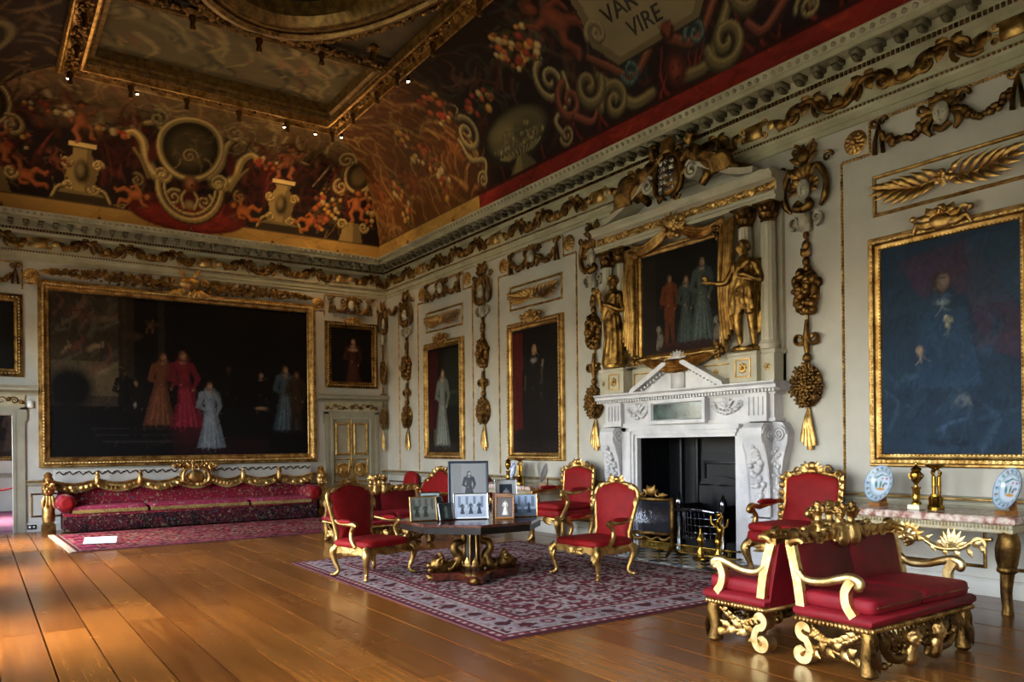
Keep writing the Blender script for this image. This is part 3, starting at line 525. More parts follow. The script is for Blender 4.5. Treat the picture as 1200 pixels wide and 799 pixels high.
def paint_right(p):
    p.c[:]=C3('#180a08')
    warm=np.clip((p.u-13.0)/1.6,0,1); p.put(warm*.85,'#5c3414'); strokes(p,11,(13.2,17.9,.4,2.9),260,('#8a6030','#744820','#4c2a10','#9a7440','#804820','#a8823f'),.6,.08,.45,1.0)
    strokes(p,12,(-1,13.3,1.2,2.95),260,('#3c1c14','#2c1410','#4c2418','#28302a','#1c2420','#4c3424','#3a2c1e'),.7,.09,.6); strokes(p,15,(-1,13.3,.4,1.4),160,('#30100c','#200a08','#401812'),.7,.08,.6)
    p.rect(-2,13.5,0,.34,'#701a12'); strokes(p,13,(-1,13.4,.03,.31),160,('#8a2a1c','#581008','#7c2216'),.7,.05,.6,0); p.rect(-2,13.5,.32,.36,'#2c0a06'); p.rect(13.5,18.3,0,.34,'#98763a'); strokes(p,18,(13.6,18.2,.03,.31),60,('#b08c48','#7c5c2a'),.7,.04,.5,0); p.rect(13.5,18.3,.31,.35,'#46341a')
    LO,ST,SH='#1c170c','#665a3a','#9a8a5c'
    for c0 in (12.0,5.0):
        p.ell(c0,.95,1.02,.48,LO,.0,.1); p.ell(c0-.02,1.0,.92,.4,'#544a30',0,.25); p.ell(c0+.25,1.12,.6,.2,'#74663f',0,.9); p.ell(c0-.3,.9,.5,.3,'#3c341f',0,.9)
        p.fruits(c0,.86,.8,.09,60,.04,('#94845a','#6e6040'),3); p.fruits(c0,1.05,.5,.07,30,.035,('#84764e','#5e5236'),4)
        for k in range(-5,6): p.rel([(c0+k*.12,.72),(c0+k*.07,.62)],.03,.02,LO,ST,SH)
        p.poly([(c0-.4,.36),(c0+.4,.36),(c0+.12,.64),(c0-.12,.64)],'#544a30'); p.poly([(c0,.36),(c0+.3,.36),(c0+.1,.64),(c0+.02,.64)],'#80703f',.7)
        for s_ in (-1,1):
            p.spiral(c0+s_*1.28,1.42,.34,PI/2,s_*1.6,.065,ST,SH); p.rel([(c0+s_*1.6,1.4),(c0+s_*1.5,1.0),(c0+s_*1.08,.85),(c0+s_*1.2,.55)],.06,.05,LO,ST,SH); p.spiral(c0+s_*1.27,.55,.17,0,s_*1.6,.034,ST,SH); p.rel([(c0+s_*1.35,1.76),(c0+s_*1.12,1.88),(c0+s_*1.2,2.02)],.03,.02,LO,ST,SH)
    for u,v,a,b,n,sd in ((11.0,2.15,.55,.35,40,21),(12.5,1.75,.4,.18,16,22),(13.6,2.1,.35,.35,20,23),(16.4,.95,.25,.5,26,24),(15.0,1.7,.4,.5,26,25),(6.0,2.1,.55,.3,24,26),(14.6,1.0,.2,.5,16,27)): leafy(p,sd,u,v,a*1.25,b*1.25,int(n*1.3)); p.fruits(u,v,a,b,n,.075,FR,sd)
    p.putto(9.9,2.0,1.3,-.5,'#6c3422'); p.putto(7.1,2.0,1.3,.5,'#6c3422'); p.putto(17.2,1.2,.9,.2,'#8a4c26'); p.putto(15.7,1.1,.9,-.3,'#7c4022')
    D2_,M2,H2='#1c140c','#54482c','#7c6c44'
    for s_ in (-1,1):
        c=8.5; p.spiral(c+s_*1.98,1.0,.3,PI/2,-s_*1.4,.075,'#5a2c20','#7c4430'); p.rel([(c+s_*1.95,.75),(c+s_*1.6,.55),(c+s_*1.4,.72)],.07,.05,'#200c08','#5a2c20','#7c4430')
        p.rel([(c+s_*.3,.5),(c+s_*.7,.5),(c+s_*1.0,.82),(c+s_*1.25,1.1)],.1,.08,D2_,M2,H2); p.spiral(c+s_*1.05,.66,.3,0,s_*1.5,.08,M2,H2); p.spiral(c+s_*1.5,1.05,.3,PI,s_*1.3,.09,M2,H2); p.ell(c+s_*.55,.9,.3,.2,'#16262a',0,.5); p.rel([(c+s_*.2,1.05),(c+s_*.6,.85),(c+s_*1.0,1.15),(c+s_*1.3,1.4)],.08,.05,'#24120a','#5c3020','#7c4a30'); p.spiral(c+s_*.62,.93,.18,0,-s_*1.4,.04,'#34423c','#5c6c60')
    p.ell(8.3,.62,.22,.28,'#3c140e',0,.4); p.ell(8.32,.64,.13,.18,'#6a2e1c',0,.8); p.ell(8.25,.68,.03,.02,'#200a06'); p.ell(8.36,.68,.03,.02,'#200a06'); p.ell(8.31,.52,.05,.025,'#200a06')
    p.poly([(9.67,1.5),(9.32,1.06),(7.73,1.06),(7.38,1.5),(7.55,2.32),(8.0,2.64),(9.0,2.64),(9.52,2.32)],LO); p.poly([(9.65,1.5),(9.3,1.08),(7.75,1.08),(7.4,1.5),(7.55,2.3),(8.0,2.62),(9.0,2.62),(9.5,2.3)],'#5c5034'); p.poly([(9.5,1.52),(9.22,1.17),(7.83,1.17),(7.52,1.52),(7.66,2.25),(8.04,2.52),(8.96,2.52),(9.38,2.25)],'#75674a'); p.spiral(9.45,1.62,.2,0,1.3,.05,'#6c5e42','#8a7a54')
    p.ell(8.3,1.14,.14,.15,'#30100a',0,.3)
    for k in range(-3,4): p.seg(8.3,1.05,8.3+k*.035,1.25,.008,.014,'#642c1e')
    p.mott(2.6,.18,2)
ce=E('ceiling',None,None,(0,0,0)); ce['kind']='structure'
def cove(side,res,fn):
    nv=int(2.96/res)+1; pz,zz,LL=cove_pts(nv)
    if side in('far','back'): a,b=XL,0.
    else: a,b=YB,YF
    nu=int((b-a)/res)+1; U,J=np.meshgrid(np.linspace(a,b,nu),np.arange(nv),indexing='ij'); U=U.ravel();J=J.ravel(); pp=pz[J]; U=np.clip(U,a+pp,b-pp); p=Paint(U,LL[J],'#241410'); fn(p)
    if side=='far': me=grid_mesh('cove',U,YF-pp,zz[J],p.c,nu,nv)
    elif side=='back': me=grid_mesh('cove',U,YB+pp,zz[J],p.c,nu,nv,True)
    elif side=='right': me=grid_mesh('cove',-pp,U,zz[J],p.c,nu,nv,True)
    else: me=grid_mesh('cove',XL+pp,U,zz[J],p.c,nu,nv)
    link('cove',me,FRESCO,ce)
cove('far',.026,paint_far); cove('right',.026,paint_right)
def paint_left(p):
    p.c[:]=C3('#241410'); strokes(p,33,(9,17.5,.3,2.9),260,('#5c4a30','#401810','#6a5638','#30282a','#70502c','#84683c','#2c1c18'),.7,.09,.6)
    for u in (15.0,11.5): p.ell(u,1.7,.75,.7,'#2c2416',0,.1); p.ring(u,1.7,.62,.6,.16,'#7c6c48'); p.ell(u,1.7,.45,.42,'#4c4230',0,.4); p.spiral(u+.9,1.3,.3,0,1.5,.07,'#7c6c48','#a8946a'); p.spiral(u-.9,1.3,.3,0,-1.5,.07,'#7c6c48','#a8946a'); p.spiral(u+.3,.8,.25,1,1.4,.06,'#6c5c3c','#94825a'); p.spiral(u-.3,.8,.25,1,-1.4,.06,'#6c5c3c','#94825a')
    p.rect(-2,18.3,0,.3,'#8a6c36'); p.putto(16.3,1.4,.9,.2,'#8a4c2a'); p.fruits(13.3,1.5,.4,.5,26,.08,FR,5); p.mott(3,.2,6)
plain=lambda p: (swirl(p,31,(-9,18,.5,2.9),60,('#5c4a30','#401810','#6a5638'),.9,.15),None)
cove('left',.05,paint_left); cove('back',.12,plain)
# inscription on the cove tablet
def cove_text(s_,u,v,size):
    cu=bpy.data.curves.new('t','FONT'); cu.body=s_; cu.size=size; cu.extrude=.004; cu.resolution_u=3; to=bpy.data.objects.new('t',cu); COL.objects.link(to)
    dg=bpy.context.evaluated_depsgraph_get(); me=bpy.data.meshes.new_from_object(to.evaluated_get(dg)); bpy.data.objects.remove(to)
    pz,zz,LL=cove_pts(200)
    for vt in me.vertices:
        uu=u-vt.co.x; vv=v+vt.co.y; a=np.interp(vv,LL,pz); z=np.interp(vv,LL,zz); vt.co=(-a-.012-vt.co.z,uu,z-.006)
    me.name='inscription'; return link('inscription',me,mat('inscription_brown','#2c2214','#241a10',4,.8),ce)
cove_text('VAR',9.2,1.62,.34); cove_text('VIRE',8.9,1.30,.32)
# flat: compartments
CX,CY=XL/2,8.5; HX,HYF=-XL/2-P1,YF-P1; YN=YB+P1
def paint_sky(p):
    p.c[:]=C3('#5c5034'); swirl(p,41,(0,4.2,0,2.3),90,('#7c6c48','#5c5238','#8a7448','#3c3826','#6a5c3c','#907c50'),.9,.13); swirl(p,42,(0,4.2,0,2.3),16,('#8a5c3c','#7c4c34','#9c7850'),.5,.07); p.mott(3,.2,5)
def flat_paint(x0,x1,y0,y1,z,res,fn,name):
    nu,nv=int((x1-x0)/res)+2,int((y1-y0)/res)+2; U,V=np.meshgrid(np.linspace(x0,x1,nu),np.linspace(y0,y1,nv),indexing='ij'); p=Paint(U.ravel()-x0,V.ravel()-y0,'#2c2418'); fn(p)
    return link(name,grid_mesh(name,U.ravel(),V.ravel(),np.full(U.size,z),p.c,nu,nv,True),FRESCO,ce)
def paint_oval(p):
    p.c[:]=C3('#1c1a14'); swirl(p,51,(0,4.4,0,9.5),80,('#2c281c','#3a3424','#14140f','#463c28'),1.0,.15)
flat_paint(CX-2.2,CX+2.2,CY-4.7,CY+4.7,8.42,.08,paint_oval,'painted_sky')
flat_paint(-6.72,-2.45,13.25,15.6,8.3,.03,paint_sky,'painted_panel')
flat_paint(-6.72,-2.45,2*CY-15.6,2*CY-13.25,8.3,.1,paint_sky,'painted_panel')
# carcase of the flat: band between cove and panels, with the oval cut out
CBR=mat('ceiling_ground','#54452a','#3c3020',3,.7)
g=G()
def slab(poly,z0,z1): g.prismz(poly,z0,z1)
slab([(CX-HX,15.62),(CX+HX,15.62),(CX+HX,HYF),(CX-HX,HYF)],8.15,8.5); slab([(CX-HX,13.0),(CX+HX,13.0),(CX+HX,13.28),(CX-HX,13.28)],8.15,8.5)
slab([(CX-HX,13.2),(-6.68,13.2),(-6.68,15.7),(CX-HX,15.7)],8.15,8.5); slab([(-2.5,13.2),(CX+HX,13.2),(CX+HX,15.7),(-2.5,15.7)],8.15,8.5)
slab([(CX-HX,YN),(CX+HX,YN),(CX+HX,2*CY-13.0),(CX-HX,2*CY-13.0)],8.15,8.5)
n=48
for q in range(4):
    sx,sy=((1,1),(-1,1),(-1,-1),(1,-1))[q]; arc=[(CX+sx*2.12*math.cos(t),CY+sy*4.5*math.sin(t)) for t in np.linspace(0,PI/2,14)]
    poly=[(CX+sx*HX,CY),]+arc+[(CX,CY+sy*4.52),(CX+sx*HX,CY+sy*4.52)]
    if sx*sy<0: poly=poly[::-1]
    slab(poly,8.22,8.5)
O('ceiling_ground',g,CBR,ce,smooth=0); O('light_seal_slab',G().box(XL-.5,.3,YB-.3,YF+.35,8.62,8.75),CBR,ce,smooth=0)  # the upper slab is unseen, added to seal out stray sky light
# gilt borders
def rect_bar(g,x0,x1,y0,y1,prof):   # moulding hanging under the flat round a rectangle; prof of (inset,drop)
    v=[]
    for d,o in prof: v+=[(x0+d,y0+d,8.16-o),(x1-d,y0+d,8.16-o),(x1-d,y1-d,8.16-o),(x0+d,y1-d,8.16-o)]
    q=[(k*4+j,k*4+4+j,k*4+4+(j+1)%4,k*4+(j+1)%4) for k in range(len(prof)-1) for j in range(4)]
    g.add(v,q)
g=G(); rect_bar(g,CX-HX-.02,CX+HX+.02,YN,HYF+.02,[(0,0),(0,.1),(.03,.13),(.06,.13),(.09,.05),(.30,.05),(.33,.13),(.37,.13),(.40,0)]); O('outer_border',g,GOLD,ce,smooth=20)
g=G(); rect_bar(g,-6.80,-2.36,13.2,15.68,[(-.02,0),(0,.1),(.05,.12),(.09,.08),(.1,.04),(.17,.02),(.2,-.16)]); rect_bar(g,-6.80,-2.36,2*CY-15.68,2*CY-13.2,[(-.02,0),(0,.1),(.05,.12),(.09,.08),(.1,.04),(.17,.02),(.2,-.16)]); O('panel_border',g,BROWNG,ce,smooth=20)
g=G(); L=len([0]); pr=[(2.22,4.66,8.2),(2.22,4.66,8.06),(2.14,4.56,8.04),(2.10,4.52,8.08),(2.0,4.4,8.1),(1.96,4.36,8.05),(1.88,4.26,8.08),(1.8,4.16,8.2),(1.78,4.14,8.44)]; nn=72; v=[]
for a,b,z in pr: v+=[(CX+a*math.cos(t),CY+b*math.sin(t),z) for t in np.arange(nn)*2*PI/nn]
g.add(v,[(k*nn+j,k*nn+(j+1)%nn,(k+1)*nn+(j+1)%nn,(k+1)*nn+j) for k in range(len(pr)-1) for j in range(nn)]); O('oval_border',g,BROWNG,ce,smooth=30)
# carved fruit and leaf along the borders
g=G(); gg=G()
def run(x0,y0,x1,y1,step=.1,w=.07):
    L=math.hypot(x1-x0,y1-y0); n=int(L/step)
    for i in range(n):
        t=(i+.5)/n; a,b=rng.uniform(-w,w,2); r=rng.uniform(.03,.055); g.sph((x0+(x1-x0)*t+(a if x0==x1 else 0),y0+(y1-y0)*t+(a if y0==y1 else 0),8.09+b*.2),(r,r,r*.9),6,4)
        if i%2==0: an=rng.uniform(0,2*PI); g.leaf((x0+(x1-x0)*t,y0+(y1-y0)*t,8.1),(math.cos(an),math.sin(an),-.2),(0,0,-1),.13,.035,.3,2,0,6)
ox0,ox1,oy1,oy0=CX-HX+.18,CX+HX-.18,HYF-.18,YN+.2
for off in (0,.07): run(ox0,oy1-off,ox1,oy1-off,.09); run(ox1-off,6,ox1-off,oy1,.09); run(ox0+off,9,ox0+off,oy1,.09)
run(-6.8,13.08,-2.4,13.08,.08)
for t in np.arange(0,2*PI,.012):
    if math.sin(t)>-.3:
        r=rng.uniform(.03,.055); q=rng.uniform(-.05,.05); g.sph((CX+(2.3+q)*math.cos(t),CY+(4.8+q)*math.sin(t),8.1),(r,r,r),6,4)
tag(O('carved_border_fruit',g,GOLDD,ce),kind='stuff')
g=G()
for i in range(int(4.3/.05)): 
    for yy in (13.26,15.62): g.sph((-6.72+i*.05,yy,8.055),(.02,.03,.02),5,4)
for i in range(int(2.4/.05)):
    for xx in (-6.74,-2.42): g.sph((xx,13.25+i*.05,8.055),(.03,.02,.02),5,4)
for t in np.arange(0,2*PI,.012):
    for a,b in ((2.06,4.46),(1.92,4.31)): g.sph((CX+a*math.cos(t),CY+b*math.sin(t),8.07),(.02,.02,.02),5,4)
tag(O('border_beading',g,GOLDD,ce),kind='stuff')
# drops hanging from the border crossings
g=G(); g.sph((0,0,0),(.1,.1,.07),10,6); g.lathe([(.03,-.28),(.05,-.24),(.03,-.18),(.06,-.1),(.04,-.04),(.1,0),(.03,.08)],10)
for k in range(6): a=k*PI/3; g.leaf((0,0,.02),(math.cos(a),math.sin(a),-.2),(0,0,-1),.15,.045,.4,2,0,7)
DROP=g.mesh('pendant_boss'); DROP.materials.append(GOLDD)
for x,y in [(ox0,oy1),(ox1,oy1)]+[(ox0+(ox1-ox0)*k/5,oy1) for k in (1,2,3,4)]+[(ox1,yy) for yy in (15.0,13.9,13.08,11.8,10.4,9.2,7.8)]+[(ox0,yy) for yy in (15,13.9)]+[(-5.6,13.08),(-3.6,13.08),(-4.58,13.2),(-2.9,12.6)]: link('pendant_boss',DROP,None,ce,(x,y,8.08))
# ------------------------------------------------------------------ lamps: small spots under the border, uplighters on the cornice
LENS=N('lamp_lens'); LENS.b.inputs['Emission Color'].default_value=(1,.75,.4,1); LENS.b.inputs['Emission Strength'].default_value=25; LENS=LENS.m
gb=G().lathe([(.015,-.05),(.03,-.05),(.035,-.01),(.02,.03),(.012,.06)],10).mesh('lamp_body'); gl_=G().sph((0,0,-.05),(.024,.024,.012),8,4).mesh('lens')
def lamp(name,label,loc,aim,power,size,body=GOLDD,blend=.8,grp=None):
    e=E(name,label,'lamp',loc,0,grp); link('lamp_body',gb,body,e); link('lens',gl_,LENS,e)
    l=bpy.data.lights.new('bulb','SPOT'); l.energy=power; l.color=(1,.62,.28); l.spot_size=size; l.spot_blend=blend; l.shadow_soft_size=.05
    o=bpy.data.objects.new('bulb',l); COL.objects.link(o); o.parent=e; d=Vector(aim)-Vector(loc); o.rotation_euler=d.to_track_quat('-Z','Y').to_euler(); o.location=d.normalized()*.08
    return e
for i,((x,y),aim) in enumerate([((-6.95,16.33),(-6.9,17.7,6.4)),((-5.85,16.33),(-5.6,17.8,6.3)),((-3.15,16.33),(-3.2,17.8,6.3)),((-2.5,16.33),(-2.2,17.8,6.3)),((-1.98,16.2),(-1.0,17.4,6.3)),((-1.96,13.2),(-.6,14.2,6.3))]):
    lamp('ceiling_spotlight','tiny lit spotlight '+('at the window-side corner of the gilt ceiling border','on the gilt ceiling border between the window-side corner and the great cartouche','on the gilt ceiling border between the great cartouche and the fireplace-side corner','close beside the corner spotlight on the far gilt ceiling border','at the fireplace-side corner of the gilt ceiling border','on the gilt ceiling border above the fireplace wall cove')[i],(x,y,8.06),aim,(28,22,40,52,80,50)[i],1.5,grp='ceiling border spotlights')
ug=[(x,YF-.37) for x in (-7.9,-6.3,-4.6,-2.9,-1.4)]
for x,y in ug: lamp('cornice_uplighter','small gilt uplighter standing on the cornice of the far wall',(x,y,6.085),(x*.9-.4,14.6,8.3),27,1.25,grp='far cornice uplighters')
for y in (16.4,14.4,12.0): lamp('cornice_uplighter','small gilt uplighter standing on the cornice of the fireplace wall',(-.37,y,6.085),(-3.6,y-.6,8.3),18 if y>13 else 6,1.25,grp='fireplace wall cornice uplighters')
# ------------------------------------------------------------------ gilt mouldings, dado and skirting on the walls
def strip(parent,pts,r=.016,name='gilt_strip',m=GOLD):
    g=G()
    for a,b in zip(pts[:-1],pts[1:]): 
        a=np.array(a,float);b=np.array(b,float); L=np.linalg.norm(b-a); n=max(2,int(L/.04))
        g.tube([a,b],r*.8,4); 
        for i in range(n): g.sph(a+(b-a)*(i+.5)/n,r*1.25,5,4)
    return O(name,g,m,parent)
RX=-.008
BAYS=[15.46,12.14,4.92]
for c in BAYS:
    for s_ in (-1,1):
        strip(wr,[(RX,c+s_*1.18,1.0),(RX,c+s_*1.18,4.78),(RX,c+s_*.83,4.78),(RX,c+s_*.83,5.14)])
    strip(wr,[(RX,c-.83,5.14),(RX,c+.83,5.14)])
strip(wr,[(RX,17.62,1.0),(RX,17.62,4.78)])
for c in (-.92,XL+.92):
    strip(wf,[(c-.67,YF+RX,4.62),(c-.67,YF+RX,5.12),(c+.67,YF+RX,5.12),(c+.67,YF+RX,4.62)])
for x in (-1.74,XL+1.74): strip(wf,[(x+.14,YF+RX,4.74),(x-.14,YF+RX,4.74)])
RAIL=[(0,.86),(.015,.86),(.02,.885),(.03,.89),(.03,.925),(.05,.935),(.055,.96),(.04,.98),(0,.985)]
def dado(n,loc,rz,x0,x1):
    t=S(O('trim_%d'%n,G().ext(RAIL,x0,x1),GREYP,None,loc,rz,20)); O('gilt_line',G().tube([(x0,-.05,.955),(x1,-.05,.955)],.014,6),GOLD,t)
    L=x1-x0; k=max(1,round(L/1.1)); 
    for i in range(k):
        a=x0+L*i/k+.08;b=x0+L*(i+1)/k-.08
        if b-a>.1: O('dado_panel',G().frame(b-a,.46,[(0,0),(0,.012),(.018,.018),(.03,.01),(.034,0)],(a+b)/2,.27),GOLDD,t,smooth=0)
BASE=[(0,0),(.03,0),(.03,.12),(.022,.15),(.012,.17),(0,.175)]
i=11
for x0,x1 in ((0,YF-10.2),(YF-6.8,YF-YB)):
    dado(i,(0,YF,0),RW,x0,x1); S(O('baseboard_right',G().ext(BASE,x0,x1),WHITE,None,(0,YF,0),RW,20)); i+=1
for x0,x1 in ((D2[1]+.2,D1[0]-.2),(D1[1]+.28,-.0)):
    dado(i,(0,YF,0),0,x0,x1); S(O('baseboard_far',G().ext(BASE,x0,x1),WHITE,None,(0,YF,0),0,20)); i+=1
# ------------------------------------------------------------------ doors
def doorcase(n,c):
    d=E('door_%d'%n,None,None,(c,YF,0)); d['kind']='structure'; hw=.465; a=[(0,0),(0,.05),(.03,.05),(.05,.03),(.11,.03),(.13,.02),(.15,0)]
    g=G()
    for s_ in (-1,1):
        for (p0,o0),(p1,o1) in zip([(0,.05),(.05,.035),(.12,.045)],[(.05,0),(.12,0),(.2,0)]):
            x0,x1=s_*(hw+p0),s_*(hw+p1); g.box(min(x0,x1),max(x0,x1),-o0,0.0,0,DZ+.14)
    g.box(-hw,hw,-.05,0,DZ,DZ+.05).box(-hw-.05,hw+.05,-.035,0,DZ+.05,DZ+.12).box(-hw-.23,hw+.23,-.045,0,DZ+.10,DZ+.16); 
    for s_ in (-1,1): g.box(min(s_*(hw+.2),s_*(hw+.235)),max(s_*(hw+.2),s_*(hw+.235)),-.045,0,DZ-.12,DZ+.16)
    O('architrave',g,GREYP,d,smooth=0)
    O('frieze',G().box(-hw-.2,hw+.2,-.03,0,DZ+.16,DZ+.38),WHITEG,d,smooth=0)
    O('door_cornice',G().ext([(0,DZ+.38),(.05,DZ+.38),(.06,DZ+.42),(.12,DZ+.44),(.18,DZ+.46),(.18,DZ+.5),(.22,DZ+.54),(.22,DZ+.555),(0,DZ+.555)],-hw-.42,hw+.42),GREYP,d,smooth=20)
    f=G()
    for s_ in (-1,1):
        for k in range(3):
            x=s_*(.1+.2*k); f.volute((x,-.035,DZ+.27),.075,.012,0 if k%2 else PI,s_*(7 if k%2 else -7),[.014,.008],18); f.leaf((x+s_*.07,-.03,DZ+.27),(s_,0,.6 if k%2 else -.6),(0,-1,0),.12,.035,.3,2,0,7)
    f.flower((0,-.035,DZ+.27),.06); O('frieze_carving',f,GOLDD,d); return d
d1=doorcase(1,-.945); d2=doorcase(2,XL+.945)
# the closed door: two leaves, gilt panels and round bosses
for s_ in (-1,1):
    lf=O('door_leaf',G().box(min(0,s_*.462)+.002,max(0,s_*.462)-.002,.02,.07,.01,DZ-.005),GREYP,d1,smooth=0); cx=s_*.23; g=G(); h=G()
    for z0,z1 in ((.12,.62),(1.36,2.12)): g.frame(.36,z1-z0,[(0,-.02),(0,.012),(.02,.022),(.045,.012),(.05,-.015)],cx,z0)
    g.frame(.38,.56,[(0,-.02),(0,.01),(.015,.014),(.03,-.015)],cx,.71)
    O('gilt_panel_moulding',g,GOLD,lf,smooth=0); h.lathe([(.17,0),(.17,.012),(.15,.03),(.13,.02),(.08,.02),(.06,.04),(.0,.05)],24).M=None
    h2=G().at(XF((cx,.02,1.0),0,PI/2)).lathe([(.17,0),(.175,.015),(.155,.035),(.13,.022),(.09,.022),(.07,.045),(.001,.06)],24)
    for k in range(8): a=k*PI/4; h2.at(None).leaf((cx+.04*math.cos(a),.0,1.0+.04*math.sin(a)),(math.cos(a),-.1,math.sin(a)),(0,-1,0),.08,.03,.2,1,0,5)
    O('round_boss',h2,GOLD,lf)
O('meeting_bead',G().tube([(0,.01,.02),(0,.01,DZ-.02)],.016,6),GOLD,d1); O('door_knob',G().sph((-.03,-.02,1.08),.028,8,6),BRASS,d1)
# ------------------------------------------------------------------ pictures
FPROF=lambda w,o=.09:[(0,-.0),(0,o*.55),(w*.08,o*.7),(w*.2,o*.72),(w*.3,o),(w*.52,o*.98),(w*.62,o*.7),(w*.8,o*.55),(w*.92,o*.5),(w,o*.28)]
def crest(m=GOLD,w=.62):
    g=G(); k=w/.62
    for s_ in (-1,1):
        g.tube([(0,-.1,.02),(s_*.14*k,-.11,-.02),(s_*.24*k,-.1,.03),(s_*.3*k,-.09,-.06)],[.03,.035,.03,.015],6); g.volute((s_*.22*k,-.1,.07),.07*k,.012,0,s_*7,[.024,.012],18)
        for an,L in ((1.0,.15),(.4,.17),(-.3,.17)): g.leaf((s_*.06*k,-.09,.04),(s_*math.cos(an),-.15,math.sin(an)),(0,-1,0),L*k,.045,.4,3)
        g.sph((s_*.29*k,-.1,.1),.035,7,5)
    g.sph((0,-.1,.02),(.15*k,.05,.085),14,8)
    for a in (-.5,0,.5): g.leaf((.16*a*k,-.1,.07),(math.sin(a),-.1,math.cos(a)),(0,-1,0),.13,.05,.3,2,0,7)
    g.fruit((0,-.11,.13),(.07,.03,.04),8,(.018,.028),.5,False)
    return g.mesh('crest')
CREST=crest(); CREST.materials.append(GOLD)
def eggs(w,h,d,o,step,r):
    g=G(); 
    for L,hz in ((w-2*d,1),(h-2*d,0)):
        n=int(L/step)
        for i in range(n):
            t=(i+.5)/n*L
            for s_ in (0,1):
                c=(-w/2+d+t,-o,d if s_ else h-d) if hz else ((-w/2+d if s_ else w/2-d),-o,d+t)
                g.sph(c,(r*(1.5 if hz else 1),r*.8,r*(1 if hz else 1.5)),6,4)
    return g
def picture(label,loc,rz,w,h,fw,fn,res,bgc,cr=True,depth=.09,m=GOLD,tilt=0,cat='painting',name='framed_painting',grp=None,cs=1.,eg=.062):
    e=E(name,label,cat,loc,rz,grp); f=O('frame',G().frame(w,h,FPROF(fw,depth)),m,e,smooth=25)
    tag(O('carved_border',eggs(w,h,fw*.41,depth*.98,eg,fw*.1),GOLDB,f),kind='stuff'); tag(O('inner_beading',eggs(w,h,fw*.86,depth*.5,.04,fw*.06),GOLDD,f),kind='stuff')
    painted('canvas',w-2*fw+.02,h-2*fw+.02,res,fn,CANVAS,e,-depth*.3,0,fw-.01,bgc)
    if cr: c=link('crest',CREST,None,e,(0,-.02,h-.02)); c.scale=(cs,1,cs)
    e.rotation_euler[0]=tilt; return e
def curtain(p,u0,u1,v0,v1,col,n=5,seed=0):
    g=np.random.default_rng(seed); c=C3(col); p.poly([(u0,v0),(u1,v0),(u1+(u1-u0)*.15,v1),(u0,v1)],c*.7)
    for i in range(n): u=u0+(u1-u0)*(i+.5)/n; p.path([(u+g.uniform(-.05,.05),v0),(u,(v0+v1)/2),(u+g.uniform(-.05,.1),v1)],.02+.02*g.random(),.03,c*g.uniform(.9,1.5),.8,.7)
def group_portrait(p):     # loose group of sitters before columns and an evening sky
    p.c[:]=C3('#0c0908'); p.rect(0,1.25,1.0,3.4,'#3c3024'); p.rect(0,1.2,1.2,1.9,'#6a5a42',.7)
    swirl(p,61,(0,1.1,1.6,3.2),30,('#6a5a44','#7c4438','#3c342c','#8a7454','#5c5648'),.6,.09); p.ell(.35,1.35,.5,.5,'#0a0806',0,.4); p.putto(.6,2.75,.35,.4,'#6c3830'); p.putto(.35,2.85,.3,-.6,'#5c3028')
    p.rect(1.2,1.5,.9,3.4,'#2c2218'); p.rect(1.95,2.08,1.9,3.4,'#2c2620'); p.rect(1.28,1.34,.9,3.4,'#3a2e20',.7); p.ell(1.45,2.45,.25,.1,'#3c2c1e',0,.4); p.putto(1.8,2.65,.34,-.3,'#6c4030')
    for k,y in enumerate((.28,.42,.55)): p.rect(.9-.1*k,2.6,y,y+.03,'#3c3834',.6)
    p.rect(2.2,4.2,.0,.35,'#241012',.8); p.ell(2.55,.6,.5,.5,'#3a1416',0,.6)
    p.person(1.95,.6,1.6,'#6c3e28','#a07454','#4c2a14',True,.05,'#94603c'); p.person(2.5,.55,1.7,'#7a1f2c','#ac8062','#5c3420',True,-.05,'#a83848',1.2)
    p.person(1.5,.35,1.25,'#14100e','#9c7454','#1c120c',False); p.ell(1.5,1.05,.04,.07,'#8c887e',0,.8); p.person(1.3,.6,1.2,'#120e0d','#4c3626','#140c08',False)
    p.person(2.98,.12,1.5,'#7c848c','#a88468','#4c2c18',True,-.02,'#a4acb2'); p.person(3.35,.5,1.5,'#100c0b','#5c4230','#1c120c',False)
    p.person(4.05,.62,1.25,'#0e0b0b','#8c6c54','#2c1c12',True); p.ell(4.05,1.02,.16,.05,'#8c6c54',0,.5); p.person(4.6,.5,1.55,'#46525a','#a8866a','#3c2414',True,0,'#7c8890'); p.person(4.85,.48,1.45,'#3c2a1c','#8c6444','#3a2212',False)
    p.impasto(2600,.11,.02,1,.55); p.mott(4,.2,9); p.c*=.5
BIGC=(-4.583,YF,1.22)
big=picture('vast dark group portrait in a gilt frame above the tapestry sofa',BIGC,0,5.5,3.615,.2,group_portrait,.018,'#0c0908',False,.12)
def lady_white(p):
    p.c[:]=C3('#14120e'); curtain(p,.0,.42,.5,2.2,'#3a0f15'); p.rect(.75,1.4,1.0,2.2,'#20241c'); p.rect(0,1.4,0,.22,'#241e18'); p.rect(1.0,1.4,1.25,1.32,'#3a382c'); p.person(.62,.12,1.75,'#6c7068','#b08c74','#2c1810',True,.02,'#a4a89c'); p.ell(.3,.32,.07,.12,'#4c3c2c'); p.ell(.3,.46,.05,.06,'#5c4a38'); p.impasto(900,.1,.016,2,.45); p.mott(5,.2,11); p.c*=.75
